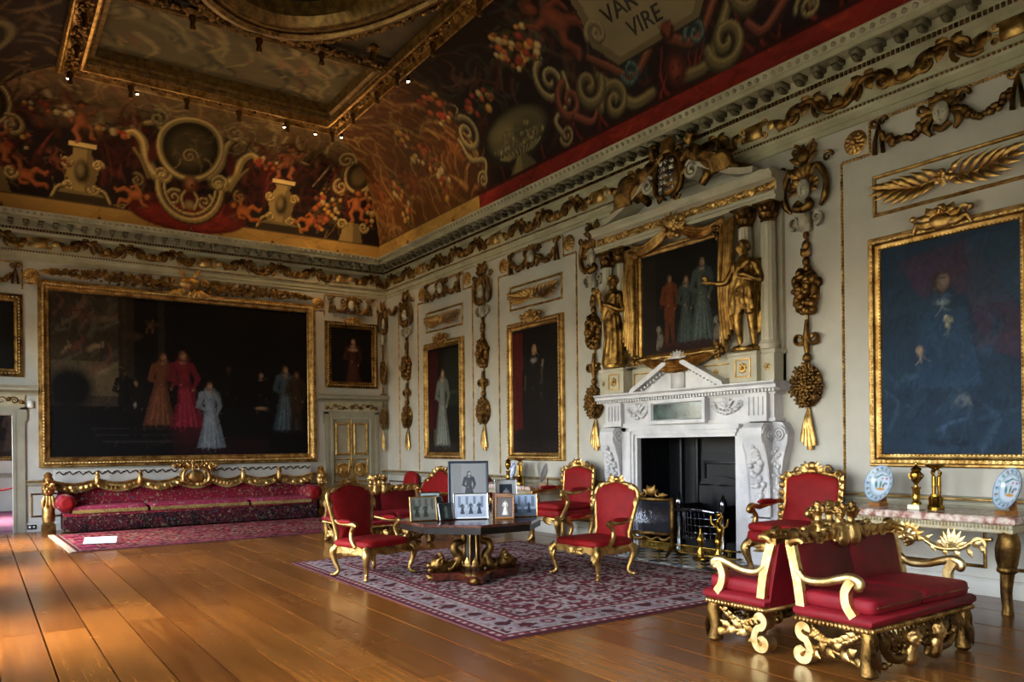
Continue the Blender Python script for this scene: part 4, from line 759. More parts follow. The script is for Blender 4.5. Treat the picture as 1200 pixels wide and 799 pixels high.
def man_black(p):
    p.c[:]=C3('#120c0a'); curtain(p,.0,.3,.45,2.2,'#501411'); p.rect(0,1.4,0,.2,'#1e1412'); p.person(.68,.1,1.95,'#17110f','#a8805e','#2a180e',False,0,'#2c2422',1.1); p.ell(.68,1.67,.13,.06,'#8c867a',0,.9); p.seg(.95,1.65,.9,1.25,.03,.025,'#80705c'); p.seg(.42,1.4,.4,1.15,.025,.02,'#80705c'); p.poly([(.4,1.55),(.98,1.55),(1.05,.75),(.36,.75)],'#15100e',.8); p.impasto(900,.1,.016,3,.5); p.mott(5,.2,12); p.c*=.7
def man_blue(p):
    p.c[:]=C3('#1c2e40'); p.poly([(.2,2.1),(.9,2.2),(1.4,1.4),(1.4,.95),(1.2,1.0),(.9,1.4),(.4,1.7)],'#34283a',.8); swirl(p,71,(.6,1.4,.9,1.9),14,('#44303c','#283c50','#3a2c38'),.5,.07); p.rect(.9,1.4,1.5,2.2,'#26384a',.6)
    p.ell(.68,1.3,.3,.5,'#22384e',0,.3); p.person(.66,.08,1.9,'#22364a','#6a5c56','#2c221e',False,.0,'#304a62',1.0); p.poly([(.45,1.5),(.9,1.5),(1.05,.7),(.35,.7)],'#223850',.8); p.ell(.66,1.58,.1,.05,'#6c7878',0,.9); p.fruits(.72,1.38,.05,.05,6,.03,('#8c8c74','#a09c84'),3); p.ell(.42,1.1,.05,.07,'#8a7868',0,.5); p.ell(.85,.55,.1,.08,'#5c6468',.3,.6); swirl(p,72,(0,1.4,.0,.9),20,('#24384c','#1c2c3c','#2c4458'),.5,.06); p.impasto(1200,.12,.02,5,.35); p.mott(6,.2,13); p.c*=.95
def small_lady(p): p.c[:]=C3('#0a0706'); p.person(.55,-.25,1.35,'#3a1c18','#b08868','#241409',True,0,'#5c3428'); p.ell(.55,.78,.15,.06,'#8c7058',0,.5); p.impasto(400,.08,.014,6,.5); p.mott(6,.1,14); p.c*=.8
def dim_man(p): p.c[:]=C3('#0a0807'); p.person(.5,-.2,1.35,'#1c1412','#7c5c44','#1c120c',False)
PW,PH=1.68,2.54
for c,fn,lab,bgc in ((15.46,lady_white,'tall portrait of a lady in a pale satin gown, gilt frame',None),(12.14,man_black,'tall portrait of a man in black beside a red curtain, gilt frame',None),(4.92,man_blue,'tall blue-toned portrait of a standing man, gilt frame above the marble-topped console',None)):
    picture(lab,(0,c,1.275),RW,PW,PH,.145,fn,.014,'#101010',True,.1,tilt=0)
picture('small half-length portrait of a lady above the closed door',(-.93,YF,2.95),0,1.32,1.56,.15,small_lady,.016,'#0a0706',True,.08,GOLDD,cs=.8)
picture('small dark portrait above the open doorway',(XL+.93,YF,2.95),0,1.32,1.56,.15,dim_man,.03,'#0a0706',True,.08,GOLDD,cs=.8)
def over_group(p): 
    p.c[:]=C3('#120e0c'); p.rect(0,1.6,0,.14,'#2c1410'); p.rect(.0,.28,0,1.4,'#241c14'); p.person(.55,.1,1.05,'#6a3414','#9c785c','#3c2210',False,0,'#8c4a1c'); p.person(.86,.1,.98,'#3a4442','#a08468','#4c3018',True,0,'#5c6864'); p.person(1.15,.1,1.2,'#46524e','#a88c74','#2c1a10',True,0,'#6c7a74')
    for u in (.36,1.42): p.ell(u,.2,.08,.12,'#6c6458',0,.4); p.ell(u-.03,.36,.05,.06,'#7c7468',0,.4); p.seg(u-.05,.2,u-.06,.08,.02,.02,'#6c6458')
    p.impasto(900,.08,.014,4,.5); p.mott(6,.2,15); p.c*=.65
# ------------------------------------------------------------------ carved pendants, swags, sprays and rosettes
FACE=STONEW
def face_mesh(w,h):
    g=G(); g.sph((0,-.03,0),(w,.07,h),14,10); g.sph((0,-.1,-.02*h/.1),(w*.16,.022,h*.26),8,6); g.sph((0,-.085,-h*.48),(w*.26,.016,h*.07),8,5)
    for s_ in (-1,1): g.sph((s_*w*.36,-.088,h*.14),(w*.17,.012,h*.07),7,5); g.sph((s_*w*.38,-.087,h*.28),(w*.26,.014,h*.045),7,5); g.sph((s_*w*.45,-.07,-h*.2),(w*.24,.025,h*.2),7,5)
    g.sph((0,-.075,-h*.78),(w*.28,.025,h*.16),7,5); return g
def pendant_parts():
    P=[]
    g=G()      # knotted cloth tail
    for k,(a,b) in enumerate(((-.05,-.07),(-.02,-.03),(.015,.02),(.04,.07))): g.tube([(a*.3,-.03,.52),(a*.8,-.05,.35),(b*1.1,-.045,.03+.05*abs(k-2))],[.012,.035,.042],6,.7,(0,-1,0))
    P.append(('cloth_tail',g,GOLD))
    g=G()
    for i in range(34):
        for _ in range(30):
            a,b=rng.uniform(-1,1,2)
            if a*a+b*b<1: break
        dd=math.sqrt(1-a*a-b*b); g.flower((a*.2,-.03-dd*.1,.8+b*.26),rng.uniform(.055,.08),6)
    g.sph((0,-.03,.8),(.2,.07,.26),12,8); P.append(('flower_cluster',g,GOLDD))
    g=G().lathe([(.02,1.08),(.055,1.12),(.05,1.17),(.02,1.2)],10,(0,-.05,0)); g.tube([(0,-.05,1.2),(0,-.06,1.35),(0,-.05,1.6)],[.03,.045,.025],8); g.tube([(0,-.03,.45),(0,-.03,3.0)],.016,6); P.append(('stem',g,GOLDD))
    g=G()
    for s_ in (-1,1): g.volute((s_*.1,-.06,1.38),.085,.02,PI if s_>0 else 0,(PI+s_*6.5) if s_>0 else -6.5,[.03,.018],18,5,1.4)
    P.append(('ribbon_bow',g,GOLDD))
    g=G().fruit((0,-.03,1.95),(.17,.14,.29),60,(.038,.06),.5,False); g.sph((0,-.02,1.95),(.16,.08,.28),12,8); P.append(('fruit_cluster',g,GOLDD))
    g=G()
    for z,r in ((2.3,.05),(2.4,.035),(2.5,.055),(2.62,.04)): g.sph((0,-.05,z),(r,r*.8,r*1.2),8,6)
    g.tube([(0,-.04,2.25),(0,-.04,2.72)],.02,6)
    for s_ in (-1,1): g.leaf((0,-.05,2.35),(s_*.5,-.1,1),(0,-1,0),.14,.035,.3,2)
    P.append(('chain',g,GOLDD))
    g=G()
    for s_ in (-1,1): g.volute((s_*.15,-.05,2.8),.085,.015,-PI/2,-PI/2+s_*7,[.026,.014],20,6,1.5)
    g.cbox(-.07,.07,-.1,0,2.66,2.9,.02); P.append(('scroll_bracket',g,STONEW))
    g=face_mesh(.085,.13).at(None); m=g
    P.append(('mask',('f',3.17),FACE))
    g=G()
    for s_ in (-1,1):
        g.tube([(s_*.06,-.06,3.42),(s_*.2,-.08,3.4),(s_*.29,-.07,3.22),(s_*.27,-.06,3.03),(s_*.2,-.05,2.93)],[.03,.045,.035,.045,.02],7); g.volute((s_*.3,-.05,3.48),.07,.012,0,s_*7,[.022,.012],16)
        for an in (1.1,.5,0,-.6): g.leaf((s_*.07,-.06,3.2),(s_*math.cos(an),-.2,math.sin(an)),(0,-1,0),.17,.04,.35,2)
        g.tube([(s_*.05,-.08,3.03),(s_*.1,-.1,2.96),(0,-.11,2.92)],[.04,.05,.05],7)
    for a in (-.9,-.45,0,.45,.9): g.leaf((.05*a,-.06,3.3),(math.sin(a),-.25,math.cos(a)),(0,-1,0),.2,.045,.4,3)
    P.append(('headdress',g,GOLDD))
    g=G()
    for a in np.linspace(-1.2,1.2,7): g.leaf((0,-.05,3.5),(math.sin(a),-.1,math.cos(a)),(0,-1,0),.22,.05,.25,1)
    for s_ in (-1,1): g.volute((s_*.13,-.06,3.66),.07,.012,PI/2,PI/2+s_*7,[.025,.014],16)
    g.sph((0,-.08,3.56),(.1,.06,.09),10,6); P.append(('shell',g,GOLDD)); return P
def build_parts(e,P):
    for nm,g,m in P:
        if isinstance(g,tuple): O(nm,face_mesh(.085,.13),m,e,(0,-.05,g[1]))
        else: O(nm,g,m,e)
pd=E('carved_pendant','gilt pendant with mask and fruit between the fireplace and the blue-toned portrait','carving',(0,6.55,1.43),RW,'carved wall pendants'); build_parts(pd,pendant_parts())
clone(pd,(0,10.48,1.43),RW,'gilt pendant with mask and fruit between the fireplace and the man in black')
clone(pd,(0,13.84,1.43),RW,'gilt carved pendant with mask and fruit between the two tall portraits')
clone(pd,(0,17.15,1.43),RW,'gilt carved pendant on the fireplace wall between the room corner and the lady in satin')
c=clone(pd,(-.135,YF,1.43),0,'narrow gilt carved pendant on the far wall beside the closed door'); c.scale=(.42,1,.98)
g=G()
for k in range(26):
    t=k/25; g.sph((-.05-.38*0-.0+0,-.05,0),.001,4,3) if False else None
    g.sph((t*.4-.2,-.06,-.12*math.sin(t*PI)),(.04,.05,.05),7,5)
tag(O('corner_garland',g,GOLDD,None,(0,17.85,4.85),RW),'short gilt fruit garland at the top of the wall by the room corner','carving')
def swag(label,loc,rz,w):
    e=E('carved_swag',label,'carving',loc,rz,'carved swags with masks'); k=w/1.5
    O('mask',face_mesh(.085,.12),FACE,e,(0,-.06,.0))
    g=G()
    for s_ in (-1,1):
        for an in (1.9,1.2,.5,-.3): g.leaf((s_*.06,-.05,.02),(s_*math.cos(an),-.2,math.sin(an)),(0,-1,0),.17,.045,.35,2)
        g.volute((s_*.2,-.07,.1),.075,.012,0,s_*7,[.026,.014],16); g.tube([(s_*.1,-.06,0),(s_*.17,-.07,-.1),(s_*.12,-.06,-.2)],[.03,.05,.02],7)
    for a in (-.8,-.3,.3,.8): g.leaf((.05*a,-.06,.1),(math.sin(a),-.2,math.cos(a)),(0,-1,0),.14,.04,.3,2)
    g.tube([(-.08,-.07,-.12),(0,-.09,-.17),(.08,-.07,-.12)],.035,7); O('headdress',g,GOLDD,e)
    for s_ in (-1,1):
        g=G()
        for i in range(30):
            t=(i+.5)/30; x=s_*(.17+.5*t)*k; z=-.03-.14*math.sin(t*PI)+.04*t; q=rng.uniform(-.03,.03,2); g.sph((x+q[0],-.05-rng.uniform(0,.03),z+q[1]),rng.uniform(.028,.045),6,5)
        O('garland',g,GOLDD,e); g=G(); x=s_*.7*k
        for d in (-1,1): g.volute((x+d*.05,-.05,.15),.05,.012,0,d*6.6,[.022,.012],14); g.tube([(x,-.05,.12),(x+d*.035,-.06,-.05),(x+d*.05,-.05,-.2)],[.02,.03,.035],6,.7)
        O('ribbon_bow',g,GOLDD,e)
    return e
for c,lab in zip(BAYS,('over the lady in satin','over the man in black','over the blue-toned portrait')): swag('carved and gilt swag with a white mask high '+lab,(0,c,4.94),RW,1.5)
swag('small carved swag with a white mask over the closed door portrait',(-.95,YF,4.9),0,1.05); swag('small carved swag with a white mask over the open doorway portrait',(XL+.92,YF,4.9),0,1.2)
leafm=G().leaf((0,0,0),(1,-.15,0),(0,-1,0),.27,.028,.5,2,.22).mesh('leaf'); leafm.materials.append(GOLD)
for c,lab in zip(BAYS,('lady in satin','man in black','blue-toned portrait')):
    e=E('leaf_spray_panel','gilt-edged panel with a crossed leaf spray above the '+lab,'carving',(0,c,4.06),RW,'leaf spray panels'); O('panel_frame',G().frame(1.6,.46,[(0,0),(0,.012),(.012,.022),(.03,.02),(.04,.008),(.042,0)]),GOLD,e,smooth=0)
    k=G().fruit((0,-.03,.23),(.1,.06,.07),12,(.025,.04)); O('knot',k,GOLD,e); st=G()
    for s_ in (-1,1):
        st.tube([(s_*.05,-.02,.22),(s_*.3,-.03,.2),(s_*.62,-.03,.27)],[.018,.016,.008],5)
        for i in range(7):
            t=i/6; x=s_*(.06+.54*t); z=.22-.03*math.sin(t*PI)+.05*t*t
            for d in (-1,1):
                l=link('leaf',leafm,None,e,(x,-.03,z)); an=d*(1.0-.5*t)*(1 if s_>0 else -1); l.rotation_euler=(0,-(an if s_>0 else PI+an),0); l.scale=(.75+.25*math.sin(t*PI),1,1 if d*s_>0 else -1)
    O('stem',st,GOLD,e)
ros=G().flower((0,-.01,0),.13,12).flower((0,-.035,0),.08,8); ros.at(XF((0,0,0),0,PI/2)).lathe([(.135,0),(.14,.01),(.125,.02),(.1,.01),(.001,.012)],20); rosm=ros.mesh('rosette'); rosm.materials.append(GOLD)
for c,lab in zip(BAYS,('lady in satin','man in black','blue-toned portrait')):
    for s_ in (-1,1): tag(link('rosette',rosm,None,None,(0,c+s_*1.0,4.97),RW),'round gilt rosette over the '+lab+(', on the side towards the sofa' if s_>0 else ', on the side away from the sofa'),'rosette','wall rosettes')
for x,lab in ((-1.74,'between the vast group portrait and the closed door swag'),(XL+1.74,'between the vast group portrait and the open doorway swag')): tag(link('rosette',rosm,None,None,(x,YF,4.9),0),'round gilt rosette '+lab,'rosette')
# garland over the great picture
e=E('carved_garland','long gilt garland of fruit and scrolls carved along the top of the vast group portrait','carving',(-4.583,YF,4.86)); 
for s_ in (-1,1):
    g=G()
    for i in range(150):
        t=i/149; hgt=.13*(1-.75*max(0,t-.55)/.45); r=rng.uniform(.025,.05)*(1-.4*t); g.sph((s_*(.35+2.2*t),-.06-rng.uniform(0,.05),.14+rng.uniform(-hgt,hgt)),(r,r,r),6,5)
        if i%3==0: an=rng.uniform(0,2*PI); g.leaf((s_*(.35+2.2*t),-.06,.14),(math.cos(an),-.2,math.sin(an)),(0,-1,0),.16*(1-.4*t),.04,.3,2,0,6)
    for k in range(4): g.volute((s_*(.6+.42*k),-.09,.14),.1,.015,0,s_*7*(-1)**k,[.022,.012],18)
    g.leaf((s_*2.4,-.05,.12),(s_,0,.05),(0,-1,0),.35,.05,.15,3); O('garland',g,GOLDD,e)
g=G().sph((0,-.1,.18),(.22,.07,.13),16,8)
for s_ in (-1,1): g.volute((s_*.28,-.09,.2),.1,.02,0,s_*7,[.03,.016],18); g.volute((s_*.25,-.1,-.02),.09,.02,0,-s_*7,[.03,.016],18); g.leaf((s_*.1,-.1,.0),(s_,-.1,-.3),(0,-1,0),.35,.06,.3,3); g.leaf((s_*.1,-.1,.3),(s_*.6,-.1,1),(0,-1,0),.2,.05,.3,2)
g.fruit((0,-.06,-.03),(.4,.08,.07),26,(.03,.045)); O('cartouche',g,GOLD,e)
# wall fittings
tag(O('thermostat_box',G().cbox(-.05,.05,-.04,0,-.07,.07,.01),PLASTIC,None,(-7.46,YF,2.43)),'small white control box on the wall beside the open doorway','wall box')
e=E('wall_socket','double brown wall socket in the skirting beside the sofa pedestal','socket',(-7.46,YF-.03,.09)); O('plate',G().cbox(-.075,.075,-.012,0,-.045,.045,.005),BLACKW,e); [O('switch_rocker',G().cbox(x-.018,x+.018,-.02,-.01,-.02,.02,.003),PLASTIC,e) for x in (-.035,.035)]
# ================================================================== CHIMNEYPIECE
FO=(0,8.5,0)
cp=E('chimneypiece','white marble chimneypiece with scroll brackets and green tablet on the panelled wall','fireplace',FO,RW)
g=G()
for s_ in (-1,1):
    for a,b,o in ((.92,.97,.13),(.97,1.02,.16),(1.02,1.2,.18)): g.box(min(s_*a,s_*b),max(s_*a,s_*b),-o,.02,0,1.64+(a-.92)+.06)
for a,b,o in ((1.64,1.69,.13),(1.69,1.74,.16),(1.74,1.82,.18)): g.box(-1.2,1.2,-o,.02,a,b)
O('surround',g,MARBLE,cp,smooth=0)
g=G().box(-1.6,1.6,-.2,0,1.82,1.86).box(-1.56,1.56,-.17,0,1.86,2.16).box(-1.6,1.6,-.2,0,2.16,2.2)
for s_ in (-1,1): g.box(min(s_*1.15,s_*1.5),max(s_*1.15,s_*1.5),-.24,0,1.82,2.2)
O('frieze_block',g,MARBLE,cp,smooth=0)
g=G()
for i in range(62):
    x=-1.63+i*.0535; g.box(x-.016,x+.016,-.29,-.2,2.185,2.222)
tag(O('dentil_row',g,MARBLE,cp,smooth=0),kind='stuff')
O('mantelshelf',G().ext([(0,2.2),(.22,2.2),(.25,2.225),(.3,2.23),(.3,2.27),(.335,2.295),(.335,2.315),(0,2.315)],-1.68,1.68),MARBLE,cp,smooth=20)
O('tablet_frame',G().frame(1.06,.35,[(0,.15),(0,.27),(.05,.27),(.06,.25),(.07,.235)],0,1.83),MARBLE,cp,smooth=0); O('green_tablet',G().box(-.47,.47,-.24,-.2,1.89,2.12),GREENM,cp,smooth=0)
for s_ in (-1,1):      # carved festoons either side of the tablet
    g=G(); c=s_*.83
    for i in range(22): t=i/21; g.sph((c-.2+.4*t+rng.uniform(-.015,.015),-.19,2.03-.08*math.sin(t*PI)+rng.uniform(-.02,.02)),rng.uniform(.02,.034),6,5)
    g.flower((c,-.18,2.04),.07,8); g.flower((c-.22,-.18,2.06),.05); g.flower((c+.22,-.18,2.06),.05)
    for an in (.5,1.2,2.0,2.7): g.leaf((c,-.18,2.04),(math.cos(an),-.1,math.sin(an)),(0,-1,0),.14,.03,.3,2,0,6)
    O('festoon',g,MARBLE,cp)
    g=G()
    for k in range(4): x=s_*(1.22+.07*k); g.box(x-.02,x+.02,-.255,-.23,1.9,2.13)
    O('fluted_block',g,MARBLE,cp,smooth=0)
    # scroll bracket with fruit drop
    b=G(); x0=s_*1.36
    prof=[(0,.62),(.2,.62),(.21,.8),(.22,1.0),(.24,1.2),(.28,1.4),(.33,1.52),(.36,1.62),(.35,1.74),(.3,1.80),(0,1.82)]
    b.at(XF((x0,0,0))).ext(prof,-.15,.15)
    for e_ in (-.155,.155):
        a=np.linspace(0,4.6*PI,40); r=np.linspace(.115,.015,40); b.tube(np.stack([np.full(40,e_),-.225-r*np.cos(a),1.66+r*np.sin(a)],1),.017,5)
        b.tube([(e_,-.33,1.55),(e_,-.27,1.36),(e_,-.23,1.1),(e_,-.21,.66)],.016,5)
    br=O('scroll_bracket',b,MARBLE,cp,smooth=35)
    d=G(); 
    for i in range(60):
        t=i/59; w=.1*math.sin(PI*min(1,t*1.1))**.6; z=1.5-.75*t; yb=np.interp(z,[.62,1.0,1.2,1.4,1.52],[-.2,-.22,-.24,-.28,-.33]); d.sph((x0+rng.uniform(-w,w),yb-.02,z),rng.uniform(.025,.045),6,5)
    O('fruit_drop',d,MARBLE,br)
    O('bracket_base',G().cbox(x0-.17,x0+.17,-.22,0,0,.6,.012).box(x0-.12,x0+.12,-.235,-.2,.14,.52),MARBLE,cp,smooth=0)
    # outer ear scroll against the wall
    e_=G(); xs=s_*1.6
    e_.prism([(xs-s_*.12,.55),(xs-s_*.02,.55),(xs,.8),(xs+s_*.02,1.1),(xs+s_*.06,1.35),(xs+s_*.12,1.55),(xs+s_*.13,1.68),(xs+s_*.06,1.8),(xs-s_*.12,1.82)],-.14,0)
    a=np.linspace(0,4.4*PI,36); r=np.linspace(.1,.015,36); e_.tube(np.stack([xs+s_*.01+r*np.cos(a),np.full(36,-.15),1.66+r*np.sin(a)],1),.017,5)
    for i in range(26): t=i/25; e_.sph((xs-s_*.03+rng.uniform(-.05,.05),-.15,1.48-.7*t),rng.uniform(.022,.036),6,5)
    e_.box(min(xs-s_*.14,xs+s_*.02),max(xs-s_*.14,xs+s_*.02),-.15,0,0,.55); O('ear_scroll',e_,MARBLE,cp,smooth=30)
    # raking half of the broken pediment
    r_=G().prism([(s_*.8,2.315),(s_*.13,2.66),(s_*.13,2.74),(s_*.86,2.36),(s_*.88,2.315)][::1],-.32,-.04).prism([(s_*.72,2.316),(s_*.13,2.62),(s_*.13,2.316)],-.2,-.04)
    for i in range(9): t=i/8; r_.box(s_*(.68-.5*t)-.014,s_*(.68-.5*t)+.014,-.26,-.2,2.33+.255*t,2.365+.255*t)
    O('raking_pediment',r_,MARBLE,cp,smooth=0)
g=G().sph((0,-.2,2.74),(.1,.07,.11),12,8); 
for k in range(9): a=-1.3+k*.325; g.leaf((0,-.2,2.66),(math.sin(a),-.1,math.cos(a)),(0,-1,0),.21,.04,.2,1)
for s_ in (-1,1): g.volute((s_*.09,-.2,2.58),.08,.015,0,s_*7,[.03,.015],18)
g.cbox(-.1,.1,-.25,-.05,2.316,2.56,.015); O('shell_crest',g,MARBLE,cp)
# iron hearth recess
g=G().box(-.92,.92,0,.55,-.02,.006).box(-.92,-.9,-.05,.55,0,1.66).box(.9,.92,-.05,.55,0,1.66).box(-.92,.92,.53,.55,0,1.66).box(-.92,.92,-.05,.55,1.64,1.66)
for x in (-.62,-.3,.62): g.tube([(x,.5,0),(x,.5,1.62)],.035,8)
g.box(-.2,.62,.47,.53,.1,1.4).frame(.7,1.1,[(0,-.5),(0,-.46),(.04,-.45),(.05,-.47)],.2,.2); th=np.linspace(0,PI,20)
g.tube(np.stack([.22+.34*np.cos(th),np.full(20,.46),.55+.34*np.sin(th)],1),.03,6); g.tube(np.stack([.22+.26*np.cos(th),np.full(20,.46),.55+.26*np.sin(th)],1),.015,6)
O('iron_firebox',g,BLACKI,cp,smooth=30)
# hearth slab with black and white tiles, each its own piece
ht=E('hearth','black and white tiled hearth slab in front of the fire','hearth',FO,RW); O('slab',G().box(-1.25,1.25,-1.02,-.0,-.01,.006),TILEB,ht,smooth=0)
tb=G().cbox(-.098,.098,-.098,.098,0,.012,.003).mesh('tile',0); tw=tb.copy(); tb.materials.append(TILEB); tw.materials.append(STONE)
for i in range(12):
    for j in range(5): link('tile',tb if (i+j)%2 else tw,None,ht,(-1.1+.2*i,-.92+.2*j,.004))
# grate
gr=E('fire_grate','polished steel and black iron basket grate inside the fireplace','grate',(.14,8.32,.008),RW); g=G()
for z in (.3,.4,.5,.6): 
    t=np.linspace(-1,1,15); g.tube(np.stack([t*.36,-.1-.13*(1-t**2),np.full(15,z)],1),.012,6)
for x in np.linspace(-.3,.3,9): yy=-.1-.13*(1-(x/.36)**2); g.tube([(x,yy,.22),(x,yy-.01,.58)],.007,5)
O('fire_bars',g,STEEL,gr); g=G().box(-.38,.38,.28,.32,.1,.95).box(-.38,-.34,-.1,.3,.18,.68).box(.34,.38,-.1,.3,.18,.68).box(-.36,.36,-.12,.3,.18,.22)
th=np.linspace(0,PI,14); g.prism([(.38*math.cos(t),.93+.14*math.sin(t)) for t in th],.28,.32); O('grate_body',g,BLACKI,gr,smooth=0)
g=G()
for s_ in (-1,1): g.lathe([(.05,0),(.06,.03),(.03,.08),(.045,.2),(.02,.3),(.035,.45),(.02,.6),(.05,.66),(.06,.72),(.03,.78),(.01,.84)],10,(s_*.4,-.12,0))
g.tube([(-.36,-.24,.6),(0,-.28,.63),(.36,-.24,.6)],.025,6); O('grate_standard',g,STEEL,gr)
for x,y,lab in ((-.52,7.84,'brass andiron with a pointed finial on the hearth'),(-.5,7.56,'brass andiron shaped as a branching figure beside the grate')):
    a=E('andiron',lab,'andiron',(x,y,.016),RW); g=G().lathe([(.07,0),(.075,.03),(.04,.05),(.05,.12),(.025,.16),(.03,.2),(.05,.24),(.055,.28),(.03,.33),(.012,.38),(.018,.4),(.004,.43)],12); g.cbox(-.1,.1,-.05,.05,0,.05,.01)
    if y<7.7:
        g.tube([(0,0,.3),(.05,-.02,.42),(.0,0,.52),(.06,0,.6)],[.04,.05,.035,.02],8); g.tube([(.02,0,.44),(-.1,0,.5),(-.12,0,.6)],[.02,.016,.01],6); g.tube([(.02,0,.44),(.13,0,.48),(.16,0,.58)],[.02,.016,.01],6); g.sph((.02,0,.62),.035,8,6)
    O('stand',g,BRASS,a); O('log_bar',G().tube([(0,.03,.1),(0,.12,.1)],.012,6),BLACKI,a)
fd=E('fender','low pierced brass fender along the hearth','fender',(-.22,8.5,.016),RW); g=G()
for z in (.03,.13): g.tube([(-.95,.1,z),(-.95,-.04,z),(.95,-.04,z),(.95,.1,z)],.011,6)
for x in np.linspace(-.93,.93,48): g.tube([(x,-.04,.03),(x,-.04,.13)],.005,4)
O('rail',g,BRASS,fd); g=G()
for x in (-.95,-.3,.3,.95): g.sph((x,-.04,.02),(.025,.025,.02),8,5)
O('feet',g,BRASS,fd)
# fire screen
fs=E('fire_screen','glazed gilt wood fire screen with a carved crest before the hearth','fire screen',(-.60,8.66,.016),RW+.24); g=G()
for s_ in (-1,1):
    g.cbox(s_*.33-.025,s_*.33+.025,-.02,.02,.1,.8,.006); g.tube([(s_*.33,-.16,.02),(s_*.33,-.1,.06),(s_*.33,0,.12),(s_*.33,.1,.06),(s_*.33,.16,.02)],[.022,.025,.032,.025,.022],7)
g.cbox(-.33,.33,-.018,.018,.27,.32,.005).cbox(-.33,.33,-.018,.018,.74,.79,.005); O('frame',g,GOLDD,fs)
g=G(); t=np.linspace(-1,1,17); g.tube(np.stack([t*.3,np.zeros(17),.26-.05*np.abs(np.cos(t*PI*1.5))],1),.022,6); O('apron',g,GOLDD,fs)
g=G().sph((0,0,.88),(.09,.03,.07),10,6)
for s_ in (-1,1): g.volute((s_*.12,0,.84),.055,.01,PI/2,PI/2+s_*6.6,[.02,.01],16); g.leaf((0,0,.84),(s_*.5,0,1),(0,-1,0),.14,.04,.2,2); g.leaf((s_*.12,0,.82),(s_,0,.1),(0,-1,0),.15,.03,.2,2)
O('crest',g,GOLDD,fs)
sg=N('screen_glass'); sg.b.inputs['Base Color'].default_value=(.25,.28,.34,1); sg.b.inputs['Roughness'].default_value=.04; sg.b.inputs['Specular IOR Level'].default_value=.3; sg.b.inputs['Transmission Weight'].default_value=.95; sg.b.inputs['IOR'].default_value=1.5
O('glass_pane',G().box(-.306,.306,-.004,.004,.315,.745),sg.m,fs,smooth=0)
# ================================================================== OVERMANTEL
om=E('overmantel','white and gold overmantel with columns and broken pediment on the mantelshelf','overmantel',(0,8.5,2.316),RW); H=2.316
OMW=mat('overmantel_paint','#b4ae9a','#a29b84',3,.5)
g=G().box(-1.62,1.62,-.06,0,0,2.6).box(-1.05,1.05,-.14,0,.0,.36)
for s_ in (-1,1): g.cbox(min(s_*1.0,s_*1.42),max(s_*1.0,s_*1.42),-.32,0,0,.36,.01).cbox(min(s_*1.42,s_*1.62),max(s_*1.42,s_*1.62),-.24,0,0,.36,.01).cbox(min(s_*.98,s_*1.64),max(s_*.98,s_*1.64),-.25,0,.34,.4,.01).cbox(min(s_*.98,s_*1.44),max(s_*.98,s_*1.44),-.34,0,.34,.385,.01)
O('carcase',g,OMW,om,smooth=0)
for s_ in (-1,1):
    O('gilt_flower_square',G().at(XF((s_*1.21,-.32,0))).frame(.24,.24,[(0,0),(0,.012),(.015,.012),(.02,0)],0,.06).flower((0,0,.18),.07,8),GOLD,om,smooth=30); O('gilt_flower',G().at(XF((s_*1.52,-.24,0))).flower((0,0,.18),.05,6),GOLD,om); O('gilt_flower_panel',G().at(XF((s_*.62,-.14,0))).flower((0,0,.18),.05,8).frame(.66,.22,[(0,0),(0,.008),(.012,.01),(.02,0)],0,.07),GOLD,om,smooth=30)
col=G().lathe([(.12,.4),(.12,.44),(.135,.46),(.115,.49),(.1,.52)],20).lathe([(.1,.52),(.1,1.0),(.085,1.98)],24,(0,0,0),.08)
colm=col.mesh('column',50); colm.materials.append(OMW); cap=G().lathe([(.085,1.98),(.1,2.0),(.085,2.02),(.09,2.15),(.13,2.2)],16)
for k in range(8):
    a=k*PI/4; cap.leaf((.08*math.cos(a),.08*math.sin(a),2.02),(.2*math.cos(a),.2*math.sin(a),1),(math.cos(a),math.sin(a),0),.12,.035,.5,2,0,7); a+=PI/8; cap.leaf((.085*math.cos(a),.085*math.sin(a),2.08),(.35*math.cos(a),.35*math.sin(a),1),(math.cos(a),math.sin(a),0),.13,.03,.5,2,0,7)
cap.cbox(-.14,.14,-.14,.14,2.19,2.22,.008); capm=cap.mesh('capital'); capm.materials.append(GOLDD)
for x,y in ((-1.5,-.165),(1.5,-.165),(-1.16,-.18),(1.16,-.18)): cc=link('column',colm,None,om,(x,y,0)); link('capital',capm,None,cc)
EN=[(0,2.22),(.26,2.22),(.26,2.27),(.28,2.275),(.28,2.315),(.3,2.32),(.24,2.33),(.24,2.44),(.28,2.46),(.33,2.47),(.33,2.52),(.38,2.56),(.38,2.58),(0,2.58)]
EN=[(d,z+.0) for d,z in EN]
O('entablature',G().ext(EN,-1.68,1.68),OMW,om,smooth=20); g=G()
for i in range(150): g.sph((rng.uniform(-1.64,1.64),-.245,2.385+rng.uniform(-.04,.04)),rng.uniform(.018,.032),6,4)
for i in range(15): x=-1.55+i*.22; g.volute((x,-.25,2.385),.045,.01,0,7*(-1)**i,[.014,.008],14); g.leaf((x+.06,-.245,2.385),(1,-.1,.5*(-1)**i),(0,-1,0),.12,.03,.3,2,0,6)
g.box(-1.66,1.66,-.243,-.23,2.335,2.438)
for i in range(44): x=-1.6+i*.0745; g.leaf((x,-.245,2.36),(.5*(-1)**i,-.1,1),(0,-1,0),.09,.026,.3,2,0,6)
tag(O('carved_frieze',g,GOLD,om),kind='stuff')
